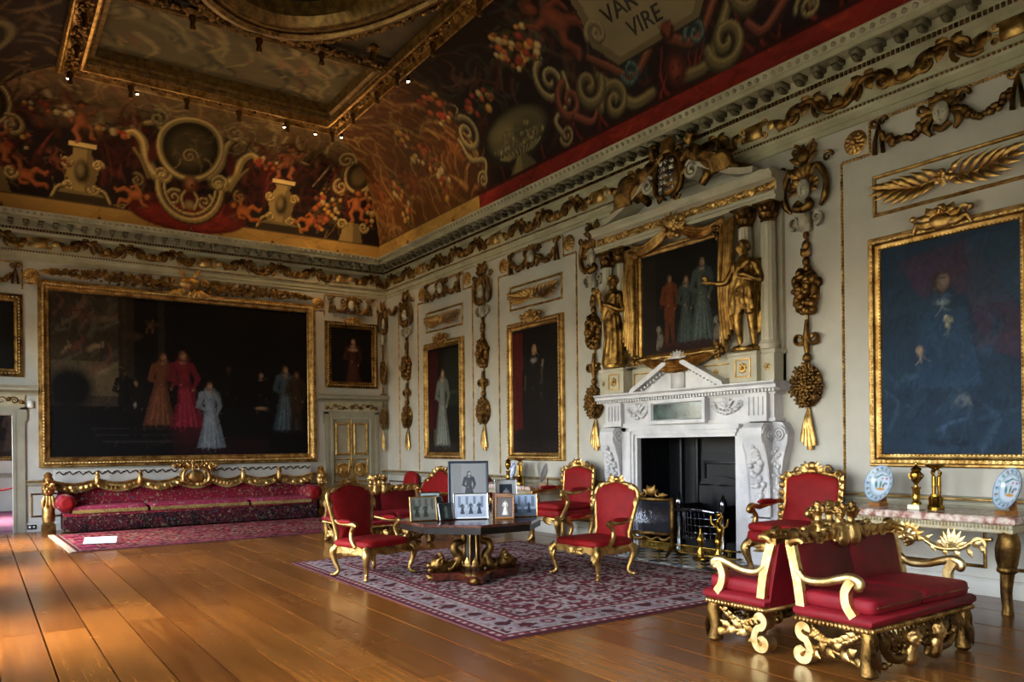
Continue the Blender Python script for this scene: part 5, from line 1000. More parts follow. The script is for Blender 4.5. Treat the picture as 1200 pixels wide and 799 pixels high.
for s_ in (-1,1):    # swan-neck scrolls
    g=G(); t=np.linspace(0,1,16); px=s_*(1.42-1.0*t); pz=2.6+.06*np.sin(t*PI)*0+.42*(t**1.5); g.band(np.stack([px,np.full(16,-.2),pz+.03],1),(0,-1,0),.16,.04)
    a=np.linspace(PI/2,PI/2+s_*3.2*PI,26); r=np.linspace(.13,.03,26); g.band(np.stack([s_*.42+r*np.cos(a),np.full(26,-.2),2.93+r*np.sin(a)],1),(0,-1,0),.16,.022); O('swan_neck_scroll',g,OMW,om,smooth=40)
# framed painting over the mantel
picture('painting of three young figures with dogs in a gilt frame over the mantelshelf',(-.15,8.5,2.74),RW,1.66,1.66,.11,over_group,.013,'#120e0c',False,.09)
dr=om; DT=XF((0,-.14,2.74-H))
for s_ in (-1,1):
    g=G().at(DT)
    for k in range(5): x=s_*(.83+.045*k); g.tube([(x,-.09,1.72),(x+s_*.03*math.sin(k),-.13+.02*(k%2),1.2),(x-s_*.02,-.12,.7),(x+s_*.03,-.1,.1+.06*k)],[.03,.05,.045,.05],7,.7)
    O('side_drapery',g,GOLD,dr); g=G().at(DT)
    for k in range(4): g.tube([(s_*.08,-.12,1.86-.02*k),(s_*.35,-.15,1.72-.04*k+.02),(s_*.62,-.14,1.68-.03*k),(s_*.86,-.1,1.76-.02*k)],[.035,.05,.045,.03],7,.7)
    O('top_drapery',g,GOLD,dr)
g=G().at(DT)
for k in range(4): t=np.linspace(-1,1,13); g.tube(np.stack([t*(.66-.04*k),np.full(13,-.1-.012*k),-.0-.17*(1-t**2)*(1-.2*k)+.01*k],1),[.02,.05,.06,.05,.02],7,.6)
O('lower_drapery',g,GOLD,dr)
g=G().at(DT).fruit((0,-.13,1.8),(.22,.1,.13),26,(.03,.05))
for a in (-1,-.5,0,.5,1): g.leaf((0,-.12,1.82),(math.sin(a),-.2,math.cos(a)),(0,-1,0),.24,.05,.35,3)
O('drapery_knot',g,GOLD,dr)
for s_ in (-1,1):
    for z in (.02,1.62): O('corner_fruit',G().at(DT).fruit((s_*.76,-.1,z),(.1,.06,.07),9,(.025,.04)),GOLDD,dr)
# ------------------------------------------------------------------ gilt figures
def head(g,c,r,look=(0,-1,0),hair=True,curls=14):
    c=np.array(c,float); l=np.array(look,float); l/=np.linalg.norm(l); up=np.array([0,0,1.]); sd=np.cross(l,up); sd/=np.linalg.norm(sd); up=np.cross(sd,l)
    q=lambda a,b,d: c+sd*a*r+l*b*r+up*d*r
    g.sph(c,(r*.82,r*.82,r*1.08),12,8); g.sph(q(0,.12,-.5),(r*.6,r*.6,r*.6),10,6); g.sph(q(0,.42,-.85),r*.3,8,5)
    g.tube([q(0,.75,.22),q(0,1.08,-.22)],[r*.12,r*.2],6); g.sph(q(0,.8,-.52),(r*.3,r*.2,r*.1),6,4); g.sph(q(0,.72,.32),(r*.5,r*.3,r*.14),8,4)
    for s_ in (-1,1): g.sph(q(s_*.34,.72,.1),r*.13,6,4); g.sph(q(s_*.82,0,-.05),(r*.14,r*.2,r*.28),6,4)
    if hair:
        rg=np.random.default_rng(int(abs(c[0]*997+c[2]*131))%1000)
        for i in range(curls):
            a=rg.uniform(-2.5,2.5)+PI; b=rg.uniform(-.2,1.3); g.sph(q(math.sin(a)*math.cos(b)*.9,math.cos(a)*math.cos(b)*.85,math.sin(b)*1.05),r*rg.uniform(.22,.36),7,5)
    return q
def hand(g,w,d,up,s):
    w=np.array(w,float);d=np.array(d,float);d/=np.linalg.norm(d);up=np.array(up,float);sd=np.cross(d,up);sd/=np.linalg.norm(sd)
    g.sph(w+d*.045*s,(.034*s,.034*s,.03*s),8,6)
    for k,L in zip((-1.5,-.5,.5,1.5),(.05,.062,.066,.056)): b=w+d*.07*s+sd*k*.017*s; g.tube([b,b+d*L*.6*s-up*.006*s,b+d*L*s-up*.02*s],[.0105*s,.0095*s,.007*s],6)
    b=w+d*.03*s+sd*.03*s; g.tube([b,b+(sd*.7+d)*.025*s,b+(sd*.5+d)*.055*s],[.013*s,.011*s,.008*s],6)
GOLDS=mat('statue_gilding','#b08a4a','#523a1c',10,.36,1,.5,70,rr=(.25,.5))
def statue(kind):
    g=G(); k=1.4/7.5   # stands 1.4 m, base at z=0; front -y
    hips=np.array((0,-.02,.70)); ch=np.array((.0,-.03,1.02)); nk=np.array((0,-.03,1.17)); m=1 if kind=='m' else -1
    limb(g,[hips+(0,0,-.03),hips+(0,0,.1),ch,(0,-.03,1.1)],[.125,.105,.135,.1],12); limb(g,[nk-(0,0,.05),nk+(0,0,.05)],[.05,.045])
    for s_ in (-1,1): limb(g,[ch+(s_*.12,0,.07),ch+(s_*.15,0,.05)],[.06,.055])
    head(g,(-.01*m,-.045,1.285),.088,(-.55,-.8,-.05) if kind=='m' else (.25,-.95,-.1),True,46)
    if kind=='m':   # right-hand figure: reaches a cup towards the picture, cloak behind, bare lower legs
        limb(g,[hips+(-.07,0,-.04),(-.085,-.07,.38),(-.08,-.02,.07)],[.085,.062,.035]); limb(g,[hips+(.07,0,-.04),(.08,0,.37),(.1,.02,.07)],[.085,.06,.035])
        for x,y in ((-.08,-.02),(.1,.02)): limb(g,[(x,y+.02,.03),(x-.01,y-.07,.025),(x-.015,y-.12,.018)],[.035,.032,.02])
        e1=np.array((-.25,-.1,.88)); h1=np.array((-.42,-.17,.9)); limb(g,[ch+(-.16,0,.05),e1,h1],[.052,.042,.03]); hand(g,h1,(-.9,-.3,.1),(0,0,1),1.15); g.lathe([(.02,0),(.012,.03),(.045,.05),(.05,.09),(.04,.1)],8,(-.5,-.2,.9))
        e2=np.array((.24,-.03,.85)); h2=np.array((.1,-.16,.92)); limb(g,[ch+(.16,0,.05),e2,h2],[.052,.042,.03]); hand(g,h2,(-1,-.1,.2),(0,-1,0),1.1)
        for a,b,c_ in ((-.13,.05,.5),(-.05,-.02,.46),(.03,-.06,.5),(.1,-.02,.44),(.14,.06,.48)): g.tube([(a*.6,-.1+b*.3,.98),(a,-.12,.75),(a*1.2,-.09,c_)],[.03,.045,.05],7)
        g.tube([(.14,-.1,1.1),(0,-.15,1.0),(-.12,-.13,.8)],[.035,.04,.04],7)
        for i in range(9): x=-.12+.045*i; g.tube([(x*.7,.05,1.13),(x+.03,.09,.75),(x*1.1+.05*math.sin(i*2),.08,.2+.07*(i%3))],[.045,.058,.05],7)
        for i in range(6): a=-.5+.2*i; g.tube([(.15-.02*i,-.1,1.12-.03*i),(.0,-.155-.01*(i%2),1.0-.06*i),(-.15,-.1,.86-.05*i)],[.016,.024,.018],6)
        for i in range(9): x=-.14+.035*i; g.tube([(x*.8,-.12,.82),(x,-.13-.015*(i%2),.62),(x*1.25,-.1,.44+.03*(i%3))],[.014,.026,.026],6)
    else:           # left-hand figure: long folded robe, arms raised to a bundle at the shoulder
        g.lathe([(.2,.02),(.21,.06),(.17,.35),(.15,.6),(.12,.75)],16,(0,0,0))
        for i in range(13): a=-PI+i*PI/6.5; g.tube([(.11*math.cos(a),.1*math.sin(a)-.02,.78),(.15*math.cos(a+.1),.14*math.sin(a+.1)-.01,.4),(.19*math.cos(a),.18*math.sin(a),.03)],[.02,.03,.038],6)
        e1=np.array((-.24,-.05,.88)); h1=np.array((-.2,-.14,1.08)); limb(g,[ch+(-.15,0,.05),e1,h1],[.05,.04,.028]); hand(g,h1,(-.2,-.3,1),(0,-1,0),1.1)
        e2=np.array((.22,-.06,.84)); h2=np.array((.02,-.18,.93)); limb(g,[ch+(.15,0,.05),e2,h2],[.05,.04,.028]); hand(g,h2,(-1,-.1,.2),(0,-1,0),1.1)
        for i in range(10): g.sph((-.24+rng.uniform(-.08,.06),-.14,1.14+rng.uniform(-.06,.1)),rng.uniform(.03,.045),7,5)
        g.tube([(.12,-.12,1.1),(0,-.15,.95),(-.14,-.12,.72)],[.04,.05,.05],7)
        for i in range(7): g.tube([(.14-.01*i,-.1,1.08-.05*i),(.0,-.155-.012*(i%2),.95-.06*i),(-.15,-.1,.78-.05*i)],[.014,.024,.018],6)
        for i in range(5): g.tube([(.16+.02*i,.0,1.05-.04*i),(.22+.01*i,.0,.75),(.2+.02*math.sin(i*2),-.02,.4)],[.03,.04,.035],6)
    g.lathe([(.2,-.03),(.2,.02),(.18,.03)],12); return g
DZs=2.316+.386
for kind,yy,lab in (('m',8.5-1.23,'gilt statue of a cloaked man holding out a cup beside the mantel painting'),('f',8.5+1.23,'gilt statue of a robed woman with a bundle of fruit beside the mantel painting')):
    me=blob(statue(kind),.0115,3); me.materials.append(GOLDS); tag(link('gilt_statue',me,None,None,(-.26,yy,DZs+.03),RW),lab,'statue','gilt figures flanking the mantel painting')
def recline(s_):
    g=G(); hip=np.array((s_*.72,-.02,.17)); ch=np.array((s_*.44,-.04,.40)); nk=np.array((s_*.38,-.05,.52))
    limb(g,[hip,(s_*.58,-.03,.28),ch,(s_*.40,-.04,.47)],[.12,.1,.125,.09],12); limb(g,[nk-(0,0,.03),nk+(-s_*.02,0,.05)],[.048,.044]); head(g,(s_*.35,-.06,.65),.085,(-s_*.6,-.8,-.1),True,22)
    limb(g,[hip+(s_*.05,-.05,0),(s_*1.0,-.12,.2),(s_*1.12,-.08,.02)],[.085,.06,.035]); limb(g,[hip+(s_*.05,.05,-.03),(s_*1.02,.02,.08),(s_*1.25,.02,.0)],[.085,.06,.035])
    for a in ((s_*1.12,-.08,.02),(s_*1.25,.02,.0)): limb(g,[a,(a[0]+s_*.08,a[1]-.03,a[2]-.02)],[.035,.02])
    e=np.array((s_*.3,-.16,.36)); h=np.array((s_*.2,-.1,.47)); limb(g,[ch+(-s_*.06,-.1,.05),e,h],[.05,.042,.03]); hand(g,h,(-s_*.8,.1,.5),(0,-1,0),1.1)
    e=np.array((s_*.6,-.17,.3)); h=np.array((s_*.76,-.2,.3)); limb(g,[ch+(s_*.1,-.08,.03),e,h],[.05,.042,.03]); hand(g,h,(s_*1,-.1,-.2),(0,-.5,1),1.1)
    for i in range(6): g.tube([(s_*(.55+.04*i),-.12,.3-.02*i),(s_*(.75+.05*i),-.15,.22),(s_*(.8+.06*i),-.1,.02)],[.03,.05,.04],7)
    g.tube([(s_*.5,-.02,.36),(s_*.62,0,.14),(s_*.5,0,-.02)],[.05,.07,.06],8); return g
for s_,lab in ((-1,'gilt figure reclining on the broken pediment, on the side of the man in black'),(1,'gilt figure reclining on the broken pediment, on the side of the blue-toned portrait')):
    me=blob(recline(s_),.0115,3); me.materials.append(GOLDD); tag(link('reclining_figure',me,None,None,(-.24,8.5,2.316+2.74),RW),lab,'statue','gilt figures on the pediment')
e=E('coat_of_arms','gilt shield with dark bars and a crown between the reclining figures','shield',(-.3,8.5,2.316+2.6),RW)
O('shield',G().sph((0,-.03,.36),(.2,.09,.28),16,10),GOLDD,e)
g=G()
for i,(x,z) in enumerate([(a,b) for b in (.18,.27,.36,.45,.54) for a in (-.1,0,.1)]):
    if (x/.19)**2+((z-.36)/.26)**2<.9: g.cbox(x-.035,x+.035,-.135+.04*((x/.2)**2+((z-.36)/.28)**2),-.09,z-.03,z+.03,.006)
O('painted_quarters',g,mat('shield_paint','#c8c4b4','#2a2a34',22,.4,lo=.48,hi=.52),e); g=G()
for s_ in (-1,1):
    g.tube([(s_*.05,-.06,.04),(s_*.22,-.07,.14),(s_*.25,-.06,.36),(s_*.2,-.06,.58),(s_*.08,-.06,.66)],[.02,.04,.045,.04,.025],7); g.volute((s_*.2,-.07,.64),.07,.012,0,s_*7,[.025,.012],16); g.volute((s_*.15,-.07,.05),.07,.012,0,-s_*7,[.025,.012],16); g.leaf((s_*.2,-.06,.3),(s_,-.1,.5),(0,-1,0),.18,.05,.3,2)
O('scroll_border',g,GOLDD,e); g=G().lathe([(.09,.66),(.1,.7),(.085,.73),(.11,.82),(.06,.87),(.02,.92)],10,(0,-.05,0)); O('crown',g,GOLD,e)
# ================================================================== CARPETS
def carpet_paint(p,w,l,cols,seed):
    field,border,cream,dark,pale=[C3(c) for c in cols]; d=np.minimum(np.minimum(p.u,w-p.u),np.minimum(p.v,l-p.v)); g=np.random.default_rng(seed); B=.62
    tab=g.uniform(0,1,(997,)); 
    def cells(size,k,wob=.35):      # knotted flecks: irregular cells, one colour each
        a=p.u+wob*size*np.sin(p.v/size*2.1+k)+p.v*.31; b=p.v+wob*size*np.sin(p.u/size*1.7+k*2)-p.u*.27
        return tab[(np.floor(a/size).astype(int)*31+np.floor(b/size).astype(int)*57+k*13)%997]
    p.c[:]=field; f=cells(.05,1); p.c[f<.28]=cream; p.c[(f>.28)&(f<.5)]=dark; p.c[(f>.5)&(f<.64)]=pale
    for i in range(int((w-1.2)*(l-1.2)*9)):      # flower heads over the field
        u,v=g.uniform(.6,w-.6),g.uniform(.6,l-.6); r=g.uniform(.05,.1); c=(cream,dark,field,pale)[i%4]
        p.ell(u,v,r,r*.75,c,g.uniform(0,3),.3); p.ell(u,v,r*.45,r*.4,dark if i%4!=1 else cream,0,.5)
    m=d<B; p.c[m]=border; f=cells(.06,5); p.c[m&(f<.3)]=pale; p.c[m&(f>.8)]=dark; p.c[m&(f>.6)&(f<.72)]=cream
    per=np.where((d==p.u)|(d==w-p.u),p.v,p.u); q=(per/.46)%1
    k=(d>.17)&(d<.45)&(np.hypot((q-.5)*.46,d-.31)<.115); p.c[k]=pale; k=np.hypot((q-.5)*.46,d-.31)<.07; p.c[k&m]=field; k=np.hypot((q-.5)*.46,d-.31)<.03; p.c[k&m]=cream
    k=m&(np.hypot(np.minimum(q,1-q)*.46,d-.31)<.07); p.c[k]=dark
    for a,b,c in ((.0,.035,dark),(.035,.1,field),(.1,.125,dark),(.125,.155,cream),(.45,.475,cream),(.475,.495,dark),(.495,.575,field),(.575,.61,dark)): p.c[(d>=a)&(d<b)]=c
    for a in (.068,.535): p.c[(np.abs(d-a)<.02)&(((per/.11)%1)<.45)]=cream
    p.c*=(.8+.4*cells(.022,9))[:,None]; p.mott(2.2,.1,seed)
def carpet(name,label,x0,x1,y0,y1,cols,seed,res,rz=0):
    w,l=x1-x0,y1-y0; e=E(name,label,'carpet',((x0+x1)/2,(y0+y1)/2,0),rz); nu,nv=int(w/res),int(l/res); U,V=np.meshgrid(np.linspace(0,w,nu),np.linspace(0,l,nv),indexing='ij'); p=Paint(U.ravel(),V.ravel(),'#808080'); carpet_paint(p,w,l,cols,seed)
    zz=.014+.0015*np.sin(p.u*3.1)*np.sin(p.v*2.3); link('pile',grid_mesh('pile',p.u-w/2,p.v-l/2,zz,p.c,nu,nv),WOOL,e)
    O('backing',G().box(-w/2,w/2,-l/2,l/2,.001,.011),mat('carpet_edge','#5c2a34','#48202a',5,.95),e,smooth=0); return e
carpet('persian_carpet','large pale rose and cream patterned carpet under the round pedestal table',-4.87,-1.16,5.96,11.12,('#6a3338','#7c6866','#9c8a82','#4a2829','#8a7e7c'),3,.013,-.012)
rg=carpet('sofa_rug','crimson floral rug in front of the long tapestry sofa',-7.2,-1.75,14.35,17.3,('#7a1226','#701c30','#84705a','#3a141e','#80364a'),5,.02,.03)
O('fringe',G().box(-2.75,-2.66,-1.47,1.47,.002,.02).box(2.66,2.75,-1.47,1.47,.002,.02),mat('cream_fringe','#b8a888','#9c8c6c',40,.95),rg,smooth=0)
e=E('notice_card','white notice card on a small stand on the crimson rug','notice',(-6.68,15.1,.018),-.25); O('card',G().at(XF((0,0,.012),0,-1.1)).cbox(-.24,.24,-.004,.004,0,.19,.002),PAPER,e,smooth=0); O('stand',G().at(XF((0,.06,.0),0,0)).prism([(-.06,0),(.06,0),(.06,.05),(-.06,.07)],0,.02),PLASTIC,e,smooth=0)
O('printed_lines',G().at(XF((0,-.0025,.014),0,-1.1)).box(-.17,.17,-.007,-.005,.12,.125).box(-.17,.12,-.007,-.005,.09,.095).box(-.17,.15,-.007,-.005,.06,.065),mat('print_grey','#8c949c','#7c848c',5,.8),e,smooth=0)
# ================================================================== SEATING
def pillow(g,outline,y0,bulge,T=None,back=None):
    o=np.array(outline,float); c=o.mean(0); n=len(o); rings=[1,.97,.85,.65,.35]; v=[];q=[]
    for r in rings:
        for x,z in (o-c)*r+c: v.append((x,y0-bulge*(1-r**2.5)**.6 if r<1 else y0,z))
    v.append((c[0],y0-bulge,c[1])); k=len(rings)
    for i in range(k-1):
        for j in range(n): q.append((i*n+j,i*n+(j+1)%n,(i+1)*n+(j+1)%n,(i+1)*n+j))
    t=[((k-1)*n+j,(k-1)*n+(j+1)%n,k*n) for j in range(n)]; g.at(T); g.add(v,q,t)
    if back is not None: g.add([(x,y0,z) for x,z in o]+[(x,y0+back,z) for x,z in o],[(i,n+i,n+(i+1)%n,(i+1)%n) for i in range(n)],None,[[n+i for i in range(n)]])
    g.at(None); return g
def outl(pts,closed=True,n=5):   # smooth closed outline through points
    p=np.array(pts,float); m=len(p); r=[]
    for i in range(m):
        p0,p1,p2,p3=p[(i-1)%m],p[i],p[(i+1)%m],p[(i+2)%m]
        for t in np.arange(n)/n: r.append(.5*((2*p1)+(-p0+p2)*t+(2*p0-5*p1+4*p2-p3)*t*t+(-p0+3*p1-3*p2+p3)*t**3))
    return np.array(r)
def armchair_parts(e):
    for s_ in (-1,1):
        for fy,bx in ((-.29,.355),(.27,.29)):
            d=np.array((s_*.04,-.04 if fy<0 else .05,0)); b=np.array((s_*bx,fy,0)); pts=[b+(0,0,.36),b+d*.9+(0,0,.29),b+d*.5+(0,0,.17),b-d*.1+(0,0,.07),b+d*.5+(0,0,.025),b+d*1.0+(0,0,.022)]
            g=G(); g.tube(pts,[.05,.047,.032,.023,.028,.022],8); g.sph(pts[-1],(.032,.032,.022),8,5)
            for k in (-.5,.5): g.leaf(b+(0,-.03 if fy<0 else .03,.34),(k*.5,-.35 if fy<0 else .35,-1),(0,-1 if fy<0 else 1,.2),.13,.03,.3,2,0,6)
            O('leg',g,GOLD,e)
    g=G()
    for x0,y0,x1,y1 in ((-.36,-.3,.36,-.3),(-.36,-.3,-.3,.28),(.36,-.3,.3,.28),(-.3,.28,.3,.28)):
        t=np.linspace(0,1,17); z=.345-.03*np.abs(np.cos(t*2*PI)); g.band(np.stack([x0+(x1-x0)*t,y0+(y1-y0)*t,z],1),(0,0,1),.042,.02)
    for x,y,nx,ny in ((0,-.325,0,-1),(-.34,0,-1,0),(.34,0,1,0)):
        g.sph((x,y,.3),(.05 if ny else .02,.02 if ny else .05,.035),8,6)
        for k in (-1,1):
            for zz in (-.15,.25): g.leaf((x,y,.31),(k*(1 if ny else 0),k*(1 if nx else 0),zz),(nx,ny,0),.15,.028,.3,3,0,7)
    O('seat_rail',g,GOLD,e); g=G().puff((0,-.01,.40),(.365,.325,.055),.3); O('seat',g,VELVET,e)
    T=XF((0,.27,.38),0,-.16); o=outl([(-.25,.0),(-.27,.12),(-.33,.42),(-.35,.58),(-.27,.66),(-.13,.69),(0,.72),(.13,.69),(.27,.66),(.35,.58),(.33,.42),(.27,.12),(.25,0)],True,3)
    bk=O('backrest',pillow(G(),o*np.array([.93,.95])+np.array([0,.015]),0,.05,T,.05),VELVET,e); g=G().at(T); g.tube(np.stack([o[:,0],np.full(len(o),.015),o[:,1]],1),.028,7,.8,(0,-1,0),True,0,True)
    for s_ in (-1,1):
        for a in (.5,1.0,1.4): g.leaf((s_*.03,-.0,.715),(s_*math.sin(a),-.1,math.cos(a)*.5),(0,-1,0),.12,.028,.35,2); 
        g.leaf((s_*.3,0,.62),(-s_*.8,-.1,.5),(0,-1,0),.13,.03,.3,2); g.leaf((s_*.34,0,.55),(s_*.1,-.1,-1),(0,-1,0),.16,.025,.3,2)
    g.sph((0,-.01,.74),(.05,.03,.035),8,6); O('back_frame',g,GOLD,bk)
    for s_ in (-1,1):
        a=O('arm',G().tube([(s_*.31,.27,.66),(s_*.35,.14,.635),(s_*.365,-.02,.63),(s_*.365,-.1,.635),(s_*.36,-.14,.61)],[.024,.026,.026,.034,.03],8).tube([(s_*.36,-.1,.62),(s_*.35,-.04,.54),(s_*.365,-.06,.45),(s_*.36,-.12,.37)],[.03,.026,.026,.032],8),GOLD,e)
        O('arm_pad',G().puff((s_*.358,.06,.66),(.035,.13,.03),.6,16,8),VELVET,a)
def state_chair_parts(e):
    g=G()
    for s_ in (-1,1):
        for y in (-.32,.3):
            l=G(); b=np.array((s_*.34,y,0)); d=np.array((s_*.04,-.05 if y<0 else .05,0)); l.tube([b+(0,0,.42),b+d+(0,0,.34),b+d*.4+(0,0,.2),b+(0,0,.1),b+d*.8+(0,0,.03)],[.055,.06,.035,.03,.035],8); l.sph(b+d*.9+(0,0,.028),(.045,.045,.028),8,5); l.fruit(b+(0,-.05 if y<0 else .05,.36),(.04,.03,.04),6,(.015,.022)); O('leg',l,GOLD,e)
    g.cbox(-.38,.38,-.36,.34,.36,.43,.015); 
    for k in (-1,1):
        for q in (.2,.6): g.leaf((0,-.37,.39),(k,0,-q*.5),(0,-1,0),.28,.03,.2,4)
    O('seat_rail',g,GOLD,e); O('seat',G().puff((0,-.01,.48),(.395,.365,.07),.22),VELVET,e); O('loose_cushion',G().puff((0,-.02,.585),(.385,.36,.055),.25),VELVET,e)
    T=XF((0,.3,.55),0,-.1); o=outl([(-.36,-.05),(-.36,.3),(-.36,.58),(-.24,.63),(0,.67),(.24,.63),(.36,.58),(.36,.3),(.36,-.05)],True,3)
    bk=O('backrest',pillow(G(),o*np.array([.92,.94])+np.array([0,.01]),0,.05,T,.06),VELVET,e); g=G().at(T); g.tube(np.stack([o[:,0],np.full(len(o),.02),o[:,1]],1),.036,7,.8,(0,-1,0),True,0,True)
    for s_ in (-1,1):
        for i in range(7): g.leaf((s_*.37,0,.0+.09*i),(s_*.5,-.2,.8),(0,-1,0),.1,.03,.4,2,0,6)
        for a in (.3,.8,1.2,1.5): g.leaf((s_*.04,0,.67),(s_*math.sin(a),-.1,math.cos(a)*.7),(0,-1,0),.13,.032,.4,2)
        g.volute((s_*.2,0,.68),.06,.01,0,s_*7,[.02,.01],14); g.volute((s_*.33,0,.63),.05,.01,0,s_*7,[.02,.01],14)
    g.sph((0,-.01,.73),(.06,.03,.05),8,6); O('back_frame',g,GOLD,bk)
    for s_ in (-1,1):
        a=O('arm',G().tube([(s_*.37,.28,.86),(s_*.39,.1,.83),(s_*.39,-.1,.80),(s_*.39,-.24,.82),(s_*.39,-.29,.77),(s_*.39,-.25,.74)],[.028,.03,.03,.036,.034,.02],8).tube([(s_*.39,-.24,.79),(s_*.385,-.17,.68),(s_*.39,-.22,.56),(s_*.385,-.3,.42)],[.03,.03,.032,.036],8),GOLD,e); O('arm_pad',G().puff((s_*.39,.05,.855),(.045,.17,.035),.6,16,8),VELVET,a)
def face3(g,c,r,look):  return head(g,c,r,look,True,16)
def settee_parts(e):
    L=.66
    for s_ in (-1,1):
        # front leg: carved block; rear leg: S scroll
        fl_=G(); x=s_*.62; fl_.tube([(x,-.27,.31),(x,-.29,.24),(x,-.27,.12),(x,-.28,.03)],[.055,.06,.05,.06],6); fl_.sph((x,-.28,.03),(.065,.06,.03),8,5)
        for k in range(4): fl_.leaf((x-.03+.02*k,-.31,.29-.02*k),(0,-.1,-1),(0,-1,0),.2,.028,.2,4,0,8)
        O('leg',fl_,GOLDD,e)
        def scroll_leg(y,m):
            g=G(); a=np.linspace(0,1.55*PI,20); r=np.linspace(.02,.058,20); p=[(x,y+m*(.0+q*math.cos(t)),.245+q*math.sin(t)) for q,t in zip(r,a)]
            p+=[(x,y+m*.03,.16),(x,y+m*.05,.10)]; a=np.linspace(PI*.1,-1.75*PI,22); r=np.linspace(.062,.02,22); p+=[(x,y-m*.02+m*q*math.cos(t)*1.0,.082+q*math.sin(t)) for q,t in zip(r,a)]
            g.band(np.array(p),(1,0,0),.05,.026); return g
        O('leg',scroll_leg(.17,-1),GOLDB,e); 
        if True:
            g=G(); t=np.linspace(0,1,20)      # festoon under the seat end
            for i in range(20): g.sph((x,-.22+.36*t[i],.27-.075*math.sin(t[i]*PI)),rng.uniform(.016,.026),6,5)
            for i in range(9): u=(i+.5)/9; g.leaf((x,-.22+.36*u,.27-.075*math.sin(u*PI)),(s_*.3,.8,.3*math.cos(u*PI)),(s_,0,0),.07,.02,.3,2,0,6)
            O('festoon',g,GOLD,e); g=G(); g.tube([(x,.2,.06),(x,.08,.14),(x,-.08,.12),(x,-.24,.06)],[.014,.018,.016,.01],6)
            for i in range(7): u=(i+.5)/7; g.leaf((x,.17-.38*u,.10+.045*math.sin(u*PI)),(s_*.2,-.8,.5 if i%2 else -.4),(s_,0,0),.1,.026,.3,2,0,7)
            O('leaf_stretcher',g,GOLD,e)
        po=O('back_post',G().band([(s_*.655,.19,.40),(s_*.655,.22,.6),(s_*.645,.28,.83)],(1,0,0),.022,.034),GOLDB,e)
        O('post_finial',G().tube([(s_*.645,.27,.83),(s_*.66,.25,.86),(s_*.655,.2,.865),(s_*.655,.18,.845)],[.03,.028,.026,.02],7),GOLD,po)
        ar=O('arm',G().tube([(s_*.655,.23,.66),(s_*.66,.15,.60),(s_*.665,.02,.60),(s_*.665,-.1,.635),(s_*.665,-.19,.655),(s_*.665,-.245,.635),(s_*.665,-.245,.60),(s_*.665,-.215,.595)],[.028,.03,.03,.032,.034,.036,.034,.02],10,.8,(1,0,0)),GOLDB,e)
        O('arm_support',G().band([(s_*.665,-.2,.64),(s_*.665,-.155,.56),(s_*.665,-.165,.47),(s_*.665,-.215,.40)],(1,0,0),.026,.03),GOLDB,ar)
    g=G().cbox(-.68,.68,-.33,.24,.305,.345,.01)
    for i in range(46): 
        x=-.66+i*.0293; g.sph((x,-.335,.325),(.013,.012,.018),5,4)
    for i in range(18):
        for s_ in (-1,1): g.sph((s_*.685,-.31+i*.031,.325),(.012,.013,.018),5,4)
    O('seat_rail',g,GOLD,e); O('seat',G().cbox(-.69,.69,-.345,.24,.345,.42,.022),VELVETP,e,smooth=60)
    for s_ in (-1,1): O('loose_cushion',G().puff((s_*.32,-.055,.47),(.325,.28,.06),.2),VELVETP,e)
    O('cushion_piping',G().tube([(-.6,-.334,.47),(.6,-.334,.47)],.005,5),GOLDD,e)
    T=XF((0,.2,.42),0,-.19); bk=O('backrest',G().at(T).cbox(-.63,-.004,-.03,.035,0,.42,.02).cbox(.004,.63,-.03,.035,0,.42,.02),VELVETP,e,smooth=60); O('back_cover',G().at(T).cbox(-.63,.63,.036,.05,-.1,.42,.004),VELVETP,bk,smooth=0)
    g=G(); yc=.29
    for s_ in (-1,1):
        for k in range(5): x=s_*(.14+.11*k); g.volute((x,yc-.02,.87+.02*math.sin(k*2)),.05,.01,0,s_*7*(-1)**k,[.022,.012],14,6,1.4); g.leaf((x,yc-.02,.85),(s_,-.2,.5),(0,-1,0),.14,.03,.3,2)
    g.band([(-.66,yc,.835),(0,yc,.85),(.66,yc,.835)],(0,1,0),.03,.025); cr=O('crest',g,GOLD,e)
    for s_ in (-1,1):
        b=G(); q=np.array((s_*.075,yc-.02,.93)); limb(b,[q+(0,0,-.1),q+(0,0,-.03)],[.075,.06]); limb(b,[q+(-s_*.0,0,0),q+(0,0,.05)],[.03,.028]); head(b,q+(0,-.005,.105),.055,(s_*.7,-.7,0),True,18); limb(b,[q+(s_*.06,-.01,-.04),q+(s_*.12,-.04,-.1)],[.03,.02])
        me=blob(b,.007,2); me.materials.append(GOLD); link('bust',me,None,cr)
    g=G()     # carved apron of masks, fruit and putto heads along the front
    for i in range(120): g.sph((rng.uniform(-.5,.5),-.28+rng.uniform(-.04,.03),.26-abs(rng.normal(0,.065))-.02),rng.uniform(.016,.032),6,5)
    for x in np.linspace(-.52,.52,19): g.leaf((x,-.29,.29),(rng.uniform(-.6,.6),-.25,-1),(0,-1,0),.13,.024,.3,3)
    for s_ in (-1,1):
        g.tube([(s_*.52,-.27,.28),(s_*.4,-.29,.12),(s_*.25,-.29,.09),(s_*.12,-.28,.2)],[.03,.035,.035,.025],7)
    O('carved_apron',g,GOLDD,e)
    for x in (-.17,.16):
        b=G(); limb(b,[(x,-.3,.07),(x,-.31,.14)],[.055,.05]); head(b,(x,-.33,.215),.058,(x*.5,-1,0),True,20); limb(b,[(x+.05,-.29,.13),(x+.1,-.3,.07)],[.026,.02]); limb(b,[(x-.05,-.29,.13),(x-.1,-.3,.07)],[.026,.02]); me=blob(b,.008,2); me.materials.append(GOLD); link('putto_head',me,None,e)
